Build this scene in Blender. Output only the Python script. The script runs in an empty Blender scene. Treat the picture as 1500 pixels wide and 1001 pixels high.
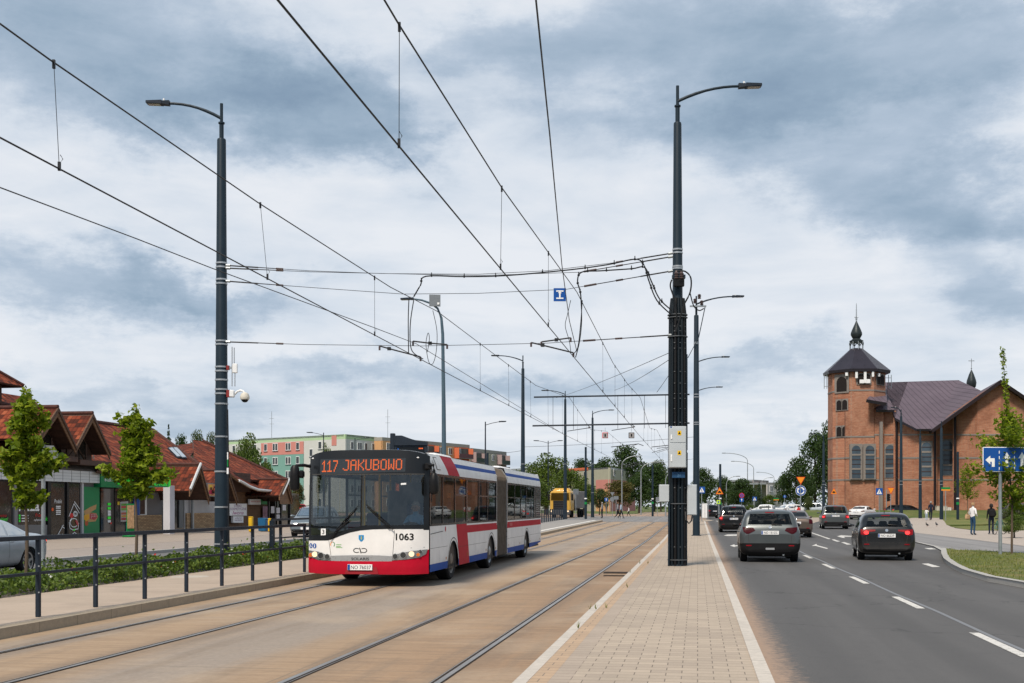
import bpy, bmesh, math, random
from mathutils import Vector, Matrix
from mathutils.bvhtree import BVHTree
from math import sin, cos, pi, radians, sqrt, atan2
random.seed(7)
C = bpy.context.scene.collection
F = 1750.0; CX = 750.0; HY = 742.0; EYE = 1.7
PSI = 0.1541; SP = sin(PSI); CP = cos(PSI)      # the street runs PSI to the right of the view axis
ROT = -PSI

def gy(y):
    """height of the ground: flat, then a gentle rise towards the roundabout"""
    return 0.0 if y < 60 else (0.005*(y-60) if y < 200 else 0.7)
def at(px, py, Y): return Vector(((px-CX)/F*Y, Y, EYE+(HY-py)/F*Y))
def gp(px, py, h=0.0):
    lo, hi = 3.0, 400.0
    for _ in range(60):
        m = (lo+hi)/2
        if F*(EYE-gy(m)-h)/m > py-HY: lo = m
        else: hi = m
    Y = (lo+hi)/2
    return Vector(((px-CX)/F*Y, Y, gy(Y)+h))
def st(s, t, z=None):
    x = s*SP+t*CP; y = s*CP-t*SP
    return Vector((x, y, gy(y) if z is None else z))
def side(px, py, t):
    r = (px-CX)/F; Y = t/(CP*r-SP); X = r*Y
    return SP*X+CP*Y, EYE+(HY-py)/F*Y
def lat(px, Y):
    X = (px-CX)/F*Y
    return SP*X+CP*Y, CP*X-SP*Y

# ---------------------------------------------------------------- materials
def nodes(name):
    m = bpy.data.materials.new(name); m.use_nodes = True
    nt = m.node_tree; nt.nodes.clear()
    o = nt.nodes.new('ShaderNodeOutputMaterial'); p = nt.nodes.new('ShaderNodeBsdfPrincipled')
    nt.links.new(p.outputs[0], o.inputs[0])
    return m, nt, p
def N(nt, t, **kw):
    n = nt.nodes.new(t)
    for k, v in kw.items():
        if k.startswith('_'): setattr(n, k[1:], v)
        else: n.inputs[k.replace('__', ' ')].default_value = v
    return n
def L(nt, a, b): nt.links.new(a, b)
def c4(c): return (c[0], c[1], c[2], 1.0)
def ramp(nt, fac, stops):
    r = nt.nodes.new('ShaderNodeValToRGB'); e = r.color_ramp.elements
    while len(e) > 1: e.remove(e[-1])
    e[0].position = stops[0][0]; e[0].color = c4(stops[0][1])
    for p, c in stops[1:]:
        k = e.new(p); k.color = c4(c)
    L(nt, fac, r.inputs[0]); return r.outputs[0]
def mix(nt, fac, a, b, mode='MIX'):
    n = nt.nodes.new('ShaderNodeMix'); n.data_type = 'RGBA'; n.blend_type = mode
    for s, v in ((n.inputs[0], fac), (n.inputs[6], a), (n.inputs[7], b)):
        if isinstance(v, (int, float)): s.default_value = v
        elif isinstance(v, tuple): s.default_value = c4(v)
        else: L(nt, v, s)
    return n.outputs[2]
def mth(nt, op, a, b=None, c=None, clamp=False):
    n = nt.nodes.new('ShaderNodeMath'); n.operation = op; n.use_clamp = clamp
    for i, v in enumerate((a, b, c)):
        if v is None: continue
        if isinstance(v, (int, float)): n.inputs[i].default_value = v
        else: L(nt, v, n.inputs[i])
    return n.outputs[0]
def sm(nt, v, lo, hi):
    n = nt.nodes.new('ShaderNodeMapRange'); n.interpolation_type = 'SMOOTHSTEP'
    L(nt, v, n.inputs[0]); n.inputs[1].default_value = lo; n.inputs[2].default_value = hi
    return n.outputs[0]
def coords(nt, scale=(1, 1, 1), rot=0.0, kind='Object'):
    t = nt.nodes.new('ShaderNodeTexCoord'); m = nt.nodes.new('ShaderNodeMapping')
    L(nt, t.outputs[kind], m.inputs[0]); m.inputs[3].default_value = scale; m.inputs[2].default_value = (0, 0, rot)
    return m.outputs[0]
def noise(nt, vec, scale, detail=4, rough=.55, dist=0.0):
    n = nt.nodes.new('ShaderNodeTexNoise'); L(nt, vec, n.inputs['Vector'])
    n.inputs['Scale'].default_value = scale; n.inputs['Detail'].default_value = detail
    n.inputs['Roughness'].default_value = rough; n.inputs['Distortion'].default_value = dist
    return n.outputs[0]
def bump(nt, p, h, strength=.3, dist=.01):
    b = nt.nodes.new('ShaderNodeBump'); b.inputs['Strength'].default_value = strength; b.inputs['Distance'].default_value = dist
    L(nt, h, b.inputs['Height']); L(nt, b.outputs[0], p.inputs['Normal'])
def mul(c, k): return tuple(min(1, x*k) for x in c)
_M = {}
def pm(name, col, rough=.6, metal=0.0, var=.12, scale=3.0, bmp=0.0, bscale=60.0, coat=0.0, spec=.22, emit=None, es=1.0):
    """a plain painted or natural surface with procedural wear"""
    if name in _M: return _M[name]
    m, nt, p = nodes(name)
    v = coords(nt)
    n = noise(nt, v, scale, 6, .6)
    L(nt, ramp(nt, n, [(.25, mul(col, 1-var)), (.75, mul(col, 1+var))]), p.inputs['Base Color'])
    n2 = noise(nt, v, scale*4, 3)
    L(nt, ramp(nt, n2, [(.3, (max(0, rough-.08),)*3), (.7, (min(1, rough+.08),)*3)]), p.inputs['Roughness'])
    p.inputs['Metallic'].default_value = metal
    p.inputs['Coat Weight'].default_value = coat
    p.inputs['Coat Roughness'].default_value = .06
    p.inputs['Specular IOR Level'].default_value = spec
    if bmp: bump(nt, p, noise(nt, v, bscale, 4), bmp)
    if emit: p.inputs['Emission Color'].default_value = c4(emit); p.inputs['Emission Strength'].default_value = es
    _M[name] = m; return m
def lin(r, g, b):
    f = lambda u: (u/255/12.92 if u/255 <= .04045 else ((u/255+.055)/1.055)**2.4)
    return (f(r), f(g), f(b))
def glass(name, tint=(.05, .06, .065), trans=.35, rough=.02, k=.62, k0=.0):
    """a thin pane: mirror-like by Fresnel, otherwise tinted see-through"""
    if name in _M: return _M[name]
    m = bpy.data.materials.new(name); m.use_nodes = True; nt = m.node_tree; nt.nodes.clear()
    o = nt.nodes.new('ShaderNodeOutputMaterial')
    tr = nt.nodes.new('ShaderNodeBsdfTransparent'); tr.inputs[0].default_value = (trans, trans*1.03, trans*1.02, 1)
    gl = nt.nodes.new('ShaderNodeBsdfGlossy'); gl.inputs['Roughness'].default_value = rough; gl.inputs[0].default_value = (.85, .9, .92, 1)
    v = coords(nt); b = nt.nodes.new('ShaderNodeBump'); b.inputs['Strength'].default_value = .02; b.inputs['Distance'].default_value = .05
    L(nt, noise(nt, v, 1.2, 1), b.inputs['Height']); L(nt, b.outputs[0], gl.inputs['Normal'])
    fr = nt.nodes.new('ShaderNodeFresnel'); fr.inputs[0].default_value = 1.55
    fa = mth(nt, 'MULTIPLY_ADD', fr.outputs[0], k, k0, True)
    mx = nt.nodes.new('ShaderNodeMixShader'); L(nt, fa, mx.inputs[0]); L(nt, tr.outputs[0], mx.inputs[1]); L(nt, gl.outputs[0], mx.inputs[2])
    L(nt, mx.outputs[0], o.inputs[0]); _M[name] = m; return m
def paint(name, col, metal=.0, rough=.32, dirt=.25, coat=None):
    """car paint with clear coat and road dust low down"""
    if name in _M: return _M[name]
    m, nt, p = nodes(name); v = coords(nt)
    sx = nt.nodes.new('ShaderNodeSeparateXYZ'); L(nt, v, sx.inputs[0])
    d = mth(nt, 'MULTIPLY', sm(nt, sx.outputs[2], .75, .15), noise(nt, v, 6, 5)); d = mth(nt, 'MULTIPLY', d, dirt*2)
    n = noise(nt, v, 2.5, 3)
    base = ramp(nt, n, [(.3, mul(col, .93)), (.7, mul(col, 1.06))])
    L(nt, mix(nt, d, base, (.16, .14, .12)), p.inputs['Base Color'])
    p.inputs['Metallic'].default_value = metal
    L(nt, mth(nt, 'MULTIPLY_ADD', d, .5, rough), p.inputs['Roughness'])
    p.inputs['Coat Weight'].default_value = .50 if metal > .2 else .2; p.inputs['Coat Roughness'].default_value = .05; p.inputs['Specular IOR Level'].default_value = .25
    if coat is not None: p.inputs['Coat Weight'].default_value = coat; p.inputs['Specular IOR Level'].default_value = .06
    _M[name] = m; return m

# ---------------------------------------------------------------- mesh builder
_txt = {}
def text_poly(s, shear=0.0, bold=0.0):
    k = (s, shear, bold)
    if k in _txt: return _txt[k]
    cu = bpy.data.curves.new('txt', 'FONT'); cu.body = s; cu.size = 1.0; cu.resolution_u = 3; cu.shear = shear; cu.offset = bold
    o = bpy.data.objects.new('txt', cu); C.objects.link(o)
    dg = bpy.context.evaluated_depsgraph_get(); me = bpy.data.meshes.new_from_object(o.evaluated_get(dg))
    vs = [v.co.copy() for v in me.vertices]; fs = [tuple(p.vertices) for p in me.polygons]
    bpy.data.objects.remove(o); bpy.data.curves.remove(cu); bpy.data.meshes.remove(me)
    x0 = min(v.x for v in vs); x1 = max(v.x for v in vs); y0 = min(v.y for v in vs); y1 = max(v.y for v in vs)
    _txt[k] = (vs, fs, x0, x1, y0, y1); return _txt[k]

class MB:
    def __init__(s): s.v = []; s.f = []; s.m = []; s.mats = []; s.sm = []
    def mi(s, m):
        if m not in s.mats: s.mats.append(m)
        return s.mats.index(m)
    def add(s, vs, fs, m, smooth=False):
        b = len(s.v); s.v += [Vector(v) for v in vs]; i = s.mi(m)
        for f in fs: s.f.append(tuple(b+k for k in f)); s.m.append(i); s.sm.append(smooth)
        return s
    def box(s, c, d, m, rz=0.0, bev=0.0, taper=1.0):
        x, y, z = d[0]/2, d[1]/2, d[2]/2; c = Vector(c); R = Matrix.Rotation(rz, 3, 'Z')
        if bev <= 0:
            vs = []
            for sz in (-1, 1):
                k = taper if sz > 0 else 1
                for sx, sy in ((-1, -1), (1, -1), (1, 1), (-1, 1)): vs.append(c+R@Vector((sx*x*k, sy*y*k, sz*z)))
            fs = [(3, 2, 1, 0), (4, 5, 6, 7), (0, 1, 5, 4), (1, 2, 6, 5), (2, 3, 7, 6), (3, 0, 4, 7)]
            return s.add(vs, fs, m)
        b = min(bev, x*.9, y*.9, z*.9)
        rings = []
        for zz, ins in ((-z, b), (-z+b, 0), (z-b, 0), (z, b)):
            k = 1+(taper-1)*(zz+z)/(2*z); r = []
            xx, yy = (x-ins)*k, (y-ins)*k; q = b if ins == 0 else b*.5
            for sx, sy, o in ((-1, -1, 0), (1, -1, 1), (1, 1, 0), (-1, 1, 1)):
                a = (sx*(xx-q), sy*yy); e = (sx*xx, sy*(yy-q))
                for u in ((e, a) if o == 0 else (a, e)): r.append(c+R@Vector((u[0], u[1], zz)))
            rings.append(r)
        return s.loft(rings, m, cap=True, smooth=True)
    def loft(s, rings, m, cap=True, smooth=True, closed=True):
        n = len(rings[0]); vs = [v for r in rings for v in r]; fs = []
        for i in range(len(rings)-1):
            for j in range(n if closed else n-1):
                a = i*n+j; b = i*n+(j+1) % n; fs.append((a, b, b+n, a+n))
        if cap: fs.append(tuple(range(n-1, -1, -1))); fs.append(tuple((len(rings)-1)*n+j for j in range(n)))
        return s.add(vs, fs, m, smooth)
    def tube(s, pts, r, m, n=8, cap=True, smooth=True):
        pts = [Vector(p) for p in pts]; rs = r if isinstance(r, (list, tuple)) else [r]*len(pts); rings = []
        for i, p in enumerate(pts):
            d = (pts[min(i+1, len(pts)-1)]-pts[max(i-1, 0)]).normalized()
            u = d.cross(Vector((0, 0, 1)) if abs(d.z) < .9 else Vector((0, 1, 0))).normalized(); w = d.cross(u)
            rings.append([p+(u*cos(2*pi*k/n)+w*sin(2*pi*k/n))*rs[i] for k in range(n)])
        return s.loft(rings, m, cap, smooth)
    def cyl(s, a, b, r, m, n=16, r2=None): return s.tube([a, b], [r, r if r2 is None else r2], m, n)
    def lathe(s, prof, m, n=16, c=(0, 0, 0), smooth=True):
        c = Vector(c)
        return s.loft([[c+Vector((r*cos(2*pi*k/n), r*sin(2*pi*k/n), z)) for k in range(n)] for r, z in prof], m, True, smooth)
    def prism(s, poly, axis, a, b, m):
        """poly in the two other axes, swept along axis from a to b"""
        def P(u, v, w): return {'x': (w, u, v), 'y': (u, w, v), 'z': (u, v, w)}[axis]
        n = len(poly); vs = [P(u, v, a) for u, v in poly]+[P(u, v, b) for u, v in poly]
        fs = [(i, (i+1) % n, (i+1) % n+n, i+n) for i in range(n)]+[tuple(range(n-1, -1, -1)), tuple(range(n, 2*n))]
        return s.add(vs, fs, m)
    def slab(s, top, th, m, m2=None):
        """a closed sheet: polygon of 3D points thickened along its normal, downwards"""
        top = [Vector(p) for p in top]; n = len(top)
        nn = Vector((0, 0, 0))
        for i in range(n): nn += (top[i]-top[0]).cross(top[(i+1) % n]-top[0])
        nn.normalize()
        if nn.z < 0: nn = -nn; top = top[::-1]
        lo = [p-nn*th for p in top]
        s.add(top+lo, [tuple(range(n))], m)
        b = len(s.v)-2*n
        i2 = s.mi(m2 or m)
        for f in [tuple(range(2*n-1, n-1, -1))]+[(i+n, (i+1) % n+n, (i+1) % n, i) for i in range(n)]:
            s.f.append(tuple(b+k for k in f)); s.m.append(i2); s.sm.append(False)
        return s
    def quad(s, a, b, c, d, m): return s.add([a, b, c, d], [(0, 1, 2, 3)], m)
    def text(s, str_, o, ux, uy, h, m, align='c', width=None, shear=0.0, bold=0.0, f=None):
        vs, fs, x0, x1, y0, y1 = text_poly(str_, shear, bold)
        o = Vector(o); ux = Vector(ux); uy = Vector(uy); k = h/(y1-y0); kx = k if width is None else width/(x1-x0)
        dx = {'c': (x0+x1)/2, 'l': x0, 'r': x1}[align]
        pts = [((v.x-dx)*kx, (v.y-(y0+y1)/2)*k) for v in vs]
        if f: P = [f(o.x+u, o.z+w) for u, w in pts]
        else: P = [o+ux*u+uy*w for u, w in pts]
        return s.add(P, fs, m)
    def patch(s, outline, f, m, cuts=(), grid=None, smooth=False):
        """flat outline (u,v), cut by lines (point, normal) and a grid, painted by m (a material or m(u,v)), carried to 3D by f(u,v)"""
        bm = bmesh.new(); vs = [bm.verts.new((u, v, 0)) for u, v in outline]
        fc = bm.faces.new(vs)
        fc.normal_update()
        if fc.normal.z < 0: fc.normal_flip()
        bmesh.ops.triangulate(bm, faces=bm.faces[:], ngon_method='EAR_CLIP')
        cs = list(cuts)
        us = [p[0] for p in outline]; ws = [p[1] for p in outline]
        if grid:
            n = int((max(us)-min(us))/grid)
            for i in range(1, n+1): cs.append(((min(us)+i*(max(us)-min(us))/(n+1), 0), (1, 0)))
            n = int((max(ws)-min(ws))/grid)
            for i in range(1, n+1): cs.append(((0, min(ws)+i*(max(ws)-min(ws))/(n+1)), (0, 1)))
        for p, nn in cs:
            bmesh.ops.bisect_plane(bm, geom=bm.verts[:]+bm.edges[:]+bm.faces[:], plane_co=(p[0], p[1], 0), plane_no=(nn[0], nn[1], 0), dist=1e-5)
        bmesh.ops.remove_doubles(bm, verts=bm.verts[:], dist=1e-4)
        bm.verts.index_update(); b = len(s.v); bad = set()
        for v in bm.verts:
            q = f(v.co.x, v.co.y)
            if q is None: bad.add(v.index); q = Vector((0, 0, 0))
            s.v.append(Vector(q))
        for fa in bm.faces:
            if any(v.index in bad for v in fa.verts): continue
            cc = fa.calc_center_median(); mm = m(cc.x, cc.y) if callable(m) else m
            s.f.append(tuple(b+v.index for v in fa.verts)); s.m.append(s.mi(mm)); s.sm.append(smooth)
        bm.free(); return s
    def build(s, name, parent=None, auto=None, weld=False):
        me = bpy.data.meshes.new(name); me.from_pydata([tuple(v) for v in s.v], [], s.f)
        for m in s.mats: me.materials.append(m)
        me.polygons.foreach_set('material_index', s.m); me.polygons.foreach_set('use_smooth', s.sm)
        if weld:
            bm = bmesh.new(); bm.from_mesh(me); bmesh.ops.remove_doubles(bm, verts=bm.verts[:], dist=1e-4)
            bmesh.ops.recalc_face_normals(bm, faces=bm.faces[:]); bm.to_mesh(me); bm.free()
        me.update()
        if any(s.sm): me.set_sharp_from_angle(angle=radians(auto or 38))
        o = bpy.data.objects.new(name, me); C.objects.link(o)
        if parent: o.parent = parent
        return o
def tag(o, label, cat, group=None, kind=None):
    if label: o['label'] = label
    if cat: o['category'] = cat
    if group: o['group'] = group
    if kind: o['kind'] = kind
    return o
def thing(name, loc, rz, label, cat, group=None):
    o = bpy.data.objects.new(name, None); C.objects.link(o); o.empty_display_size = .3
    o.location = loc; o.rotation_euler = (0, 0, rz); return tag(o, label, cat, group)
def struct(o): o['kind'] = 'structure'; return o
def copy_tree(o, parent=None):
    c = o.copy(); C.objects.link(c); c.parent = parent
    for ch in list(o.children): copy_tree(ch, c)
    return c
def base_on(mb, loc, rz):
    """local coordinates for world points"""
    R = Matrix.Rotation(-rz, 3, 'Z'); mb.v = [R@(v-Vector(loc)) for v in mb.v]; return mb

# common materials
NAVY = pm('navy_painted_steel', (.012, .024, .037), .5, .0, .15, 2.0)
NAVY2 = pm('anthracite_painted_steel', (.016, .024, .037), .5, .0, .15, 4.0)
BLACKP = pm('black_plastic', (.008, .008, .009), .45, 0, .2)
BLACKG = pm('black_gloss', (.005, .006, .008), .15, 0, .2, coat=.15)
RUBBER = pm('tyre_rubber', (.013, .013, .014), .8, 0, .25, 8)
STEELB = pm('galvanised_steel', (.33, .36, .38), .45, .6, .18, 6)
STEELD = pm('dull_steel_band', (.42, .44, .46), .4, .7, .15)
WHITEP = pm('white_paint', (.74, .75, .76), .35, 0, .04, coat=.3)
WHITES = pm('white_sign_film', (.78, .79, .8), .4, 0, .03)
BLUES = pm('blue_sign_film', (.010, .075, .31), .38, 0, .06)
YELS = pm('orange_sign_film', (.78, .26, .02), .4, 0, .05)
REDS = pm('red_sign_film', (.55, .02, .02), .4, 0, .06)
GREENS = pm('green_sign_film', (.01, .20, .05), .4, 0, .08)
BLKS = pm('black_sign_film', (.01, .01, .01), .5, 0, .1)
GREYBACK = pm('grey_sign_back', (.20, .22, .24), .5, .3, .1)
WIRE = pm('oxidised_wire', (.03, .032, .036), .5, .4, .2, 20)
CABLE = pm('black_cable', (.012, .013, .015), .5, 0, .2, 20)
INSUL = pm('brown_insulator', (.07, .05, .05), .3, 0, .2, 20)
CABIN = pm('grey_cabinet_paint', (.44, .48, .51), .45, 0, .06, 3)
# ---------------------------------------------------------------- camera, light, sky
cam_d = bpy.data.cameras.new('Camera'); cam = bpy.data.objects.new('Camera', cam_d); C.objects.link(cam)
cam.location = (0, 0, EYE); cam.rotation_euler = (pi/2, 0, 0)
cam_d.sensor_width = 36; cam_d.lens = F/1500*36; cam_d.shift_y = (HY-500.5)/1500
cam_d.clip_end = 6000; cam_d.clip_start = .1
sc = bpy.context.scene; sc.camera = cam
sc.view_settings.view_transform = 'Standard'; sc.view_settings.look = 'None'; sc.view_settings.exposure = 0.0; sc.view_settings.gamma = 1.0
sc.cycles.max_bounces = 6; sc.cycles.transparent_max_bounces = 24
SUN_AZ = radians(205); SUN_EL = radians(52)     # azimuth from +Y towards +X: behind the camera, a little to one side
sd = bpy.data.lights.new('sun', 'SUN'); sd.energy = 4.5; sd.angle = radians(11); sd.color = (1, .885, .745)
so = bpy.data.objects.new('sun', sd); C.objects.link(so)
sdir = Vector((sin(SUN_AZ)*cos(SUN_EL), cos(SUN_AZ)*cos(SUN_EL), sin(SUN_EL)))
so.rotation_euler = sdir.to_track_quat('Z', 'Y').to_euler(); so.location = (0, -20, 60)

w = bpy.data.worlds.new('World'); sc.world = w; w.use_nodes = True; nt = w.node_tree; nt.nodes.clear()
out = nt.nodes.new('ShaderNodeOutputWorld')
sky = nt.nodes.new('ShaderNodeTexSky'); sky.sky_type = 'NISHITA'; sky.sun_disc = False
sky.sun_elevation = SUN_EL; sky.sun_rotation = SUN_AZ
bg1 = nt.nodes.new('ShaderNodeBackground'); bg1.inputs[1].default_value = .10; L(nt, sky.outputs[0], bg1.inputs[0])
tc = nt.nodes.new('ShaderNodeTexCoord'); sx = nt.nodes.new('ShaderNodeSeparateXYZ'); L(nt, tc.outputs['Generated'], sx.inputs[0])
X, Yc, Z = sx.outputs
az = mth(nt, 'ARCTAN2', X, Yc); el = mth(nt, 'ARCSINE', Z)
# the cloud deck: noise on a plane high above, seen in perspective
zz = mth(nt, 'ADD', mth(nt, 'MAXIMUM', Z, 0.0), .085)
pl = nt.nodes.new('ShaderNodeCombineXYZ'); L(nt, mth(nt, 'DIVIDE', X, zz), pl.inputs[0]); L(nt, mth(nt, 'DIVIDE', Yc, zz), pl.inputs[1])
def mp(vec, loc, sca):
    m = nt.nodes.new('ShaderNodeMapping'); L(nt, vec, m.inputs[0]); m.inputs[1].default_value = loc; m.inputs[3].default_value = sca; return m.outputs[0]
n_big = noise(nt, mp(pl.outputs[0], (3.1, 7.7, 0), (.62, .62, 1)), 1.0, 8, .55, .35)
n_fine = noise(nt, mp(pl.outputs[0], (9.3, 1.7, 2), (1.6, 1.6, 1)), 1.0, 10, .62, .5)
ang = nt.nodes.new('ShaderNodeCombineXYZ'); L(nt, az, ang.inputs[0]); L(nt, el, ang.inputs[1])
n_w1 = noise(nt, mp(ang.outputs[0], (1, 2, 0), (6, 11, 1)), 1.0, 9, .66)
n_w2 = noise(nt, mp(ang.outputs[0], (7, 5, 0), (6, 11, 1)), 1.0, 9, .66)
n_puff = noise(nt, mp(ang.outputs[0], (4, 9, 3), (8, 24, 1)), 1.0, 8, .55, .3)
azd = mth(nt, 'MULTIPLY_ADD', mth(nt, 'SUBTRACT', n_w1, .5), .34, az)
eld = mth(nt, 'MULTIPLY_ADD', mth(nt, 'SUBTRACT', n_w2, .5), .17, el)
def blob(px, py, wx, wy, amp):
    a0 = atan2(px-CX, F); e0 = math.atan((HY-py)/F*cos(a0)); wa = wx/F; we = wy/F
    u = mth(nt, 'DIVIDE', mth(nt, 'SUBTRACT', azd, a0), wa); v = mth(nt, 'DIVIDE', mth(nt, 'SUBTRACT', eld, e0), we)
    d = mth(nt, 'SQRT', mth(nt, 'ADD', mth(nt, 'MULTIPLY', u, u), mth(nt, 'MULTIPLY', v, v)))
    return mth(nt, 'MULTIPLY', sm(nt, d, 1.4, .15), amp)
bl = None
for b in BLOBS if 'BLOBS' in globals() else [
        (170, 60, 330, 120, .75), (420, 165, 280, 80, .9), (40, 20, 160, 60, .3), (560, 190, 90, 40, .35),
        (1010, 60, 330, 120, .9), (1180, 190, 230, 80, .8), (1330, 70, 260, 90, .55), (1400, 285, 190, 75, 1.0), (1480, 30, 150, 60, .5),
        (130, 420, 240, 60, .8), (330, 420, 160, 38, .45), (640, 560, 260, 45, .5), (420, 545, 180, 28, .35),
        (1090, 540, 110, 26, .35), (880, 560, 220, 40, .3), (230, 590, 240, 30, .4), (1480, 420, 120, 60, .6), (1180, 640, 90, 16, .25), (700, 60, 120, 50, .35)]:
    q = blob(*b); bl = q if bl is None else mth(nt, 'ADD', bl, q)
tex = mth(nt, 'ADD', mth(nt, 'MULTIPLY', mth(nt, 'SUBTRACT', n_big, .5), .75), mth(nt, 'MULTIPLY', mth(nt, 'SUBTRACT', n_fine, .5), .5))
tex = mth(nt, 'ADD', tex, mth(nt, 'MULTIPLY', mth(nt, 'SUBTRACT', n_puff, .5), .62))
over = mth(nt, 'MAXIMUM', sm(nt, el, .46, .95), mth(nt, 'MULTIPLY', sm(nt, Yc, .2, -.5), .75))     # added darkening of the unseen sky overhead and behind, to cut fill light
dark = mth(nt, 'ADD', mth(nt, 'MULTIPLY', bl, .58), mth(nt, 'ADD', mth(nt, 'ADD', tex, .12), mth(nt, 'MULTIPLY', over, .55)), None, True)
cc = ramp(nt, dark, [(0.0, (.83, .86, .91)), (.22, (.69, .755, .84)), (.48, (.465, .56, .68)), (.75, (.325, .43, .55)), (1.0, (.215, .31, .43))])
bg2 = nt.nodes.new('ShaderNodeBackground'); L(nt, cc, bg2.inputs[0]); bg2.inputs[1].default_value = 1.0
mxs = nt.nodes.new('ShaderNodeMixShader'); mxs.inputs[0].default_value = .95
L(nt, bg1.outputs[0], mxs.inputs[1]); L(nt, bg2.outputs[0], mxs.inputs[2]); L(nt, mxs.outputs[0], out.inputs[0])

# ---------------------------------------------------------------- ground materials (street coordinates: x across, y along)
def street(nt, scale=(1, 1, 1)): 
    t = nt.nodes.new('ShaderNodeTexCoord'); m = nt.nodes.new('ShaderNodeMapping'); m.inputs[2].default_value = (0, 0, PSI)
    L(nt, t.outputs['Object'], m.inputs[0]); m2 = nt.nodes.new('ShaderNodeMapping'); m2.inputs[3].default_value = scale
    L(nt, m.outputs[0], m2.inputs[0]); return m2.outputs[0]
def sepx(nt, v):
    s = nt.nodes.new('ShaderNodeSeparateXYZ'); L(nt, v, s.inputs[0]); return s.outputs
def m_track():
    m, nt, p = nodes('stained_track_concrete'); v = street(nt); x = sepx(nt, v)
    brush = noise(nt, street(nt, (.45, 7, 1)), 1.0, 8, .78); blot = noise(nt, v, .35, 6, .6, .4); fine = noise(nt, v, 14, 5, .7)
    streak = noise(nt, street(nt, (2.2, .16, 1)), 1.0, 5, .6)
    tan = ramp(nt, brush, [(.30, (.15, .088, .044)), (.48, (.285, .182, .098)), (.70, (.40, .275, .165))])
    # right-hand track is rustier, a grey worn lane runs between the tracks
    rust = mth(nt, 'MULTIPLY', sm(nt, x[0], -5.0, -2.2), .85)
    col = mix(nt, rust, tan, ramp(nt, brush, [(.32, (.10, .048, .019)), (.5, (.235, .125, .052)), (.68, (.355, .205, .095))]))
    wob = mth(nt, 'MULTIPLY_ADD', mth(nt, 'SUBTRACT', streak, .5), 1.3, x[0])
    lane = mth(nt, 'MULTIPLY', sm(nt, mth(nt, 'ABSOLUTE', mth(nt, 'ADD', wob, 5.5)), 1.1, .3), .75)
    lane2 = mth(nt, 'MULTIPLY', sm(nt, mth(nt, 'ABSOLUTE', mth(nt, 'ADD', wob, 8.05)), .55, .15), .65)
    lane = mth(nt, 'MAXIMUM', lane, lane2)
    col = mix(nt, lane, col, mix(nt, fine, (.165, .15, .14), (.265, .24, .22)))
    st_ = mth(nt, 'MULTIPLY', sm(nt, streak, .46, .72), .62)
    col = mix(nt, st_, col, (.13, .088, .055))
    # rust haloes along each rail
    for rt in (-8.0, -6.57, -3.93, -2.49):
        h = mth(nt, 'MULTIPLY', sm(nt, mth(nt, 'ABSOLUTE', mth(nt, 'SUBTRACT', wob if rt > -5 else x[0], rt)), .42, .02), mth(nt, 'MULTIPLY_ADD', brush, .9, .12))
        col = mix(nt, h, col, (.105, .062, .034))
    cracks = nt.nodes.new('ShaderNodeTexBrick'); L(nt, v, cracks.inputs[0])
    cracks.inputs['Scale'].default_value = 1; cracks.inputs['Brick Width'].default_value = 4.1; cracks.inputs['Row Height'].default_value = 6.0; cracks.inputs['Mortar Size'].default_value = .014
    cracks.inputs['Mortar Smooth'].default_value = .4; cracks.offset = 0
    col = mix(nt, mth(nt, 'MULTIPLY', cracks.outputs['Fac'], .7), col, (.10, .075, .05))
    col = mix(nt, mth(nt, 'MULTIPLY', sm(nt, blot, .48, .68), .5), col, (.43, .33, .23))
    col = mix(nt, .28, col, mix(nt, fine, (.10, .08, .06), (.55, .46, .36)))
    L(nt, col, p.inputs['Base Color']); p.inputs['Roughness'].default_value = .8
    bump(nt, p, mth(nt, 'ADD', brush, fine), .35, .008); return m
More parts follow.
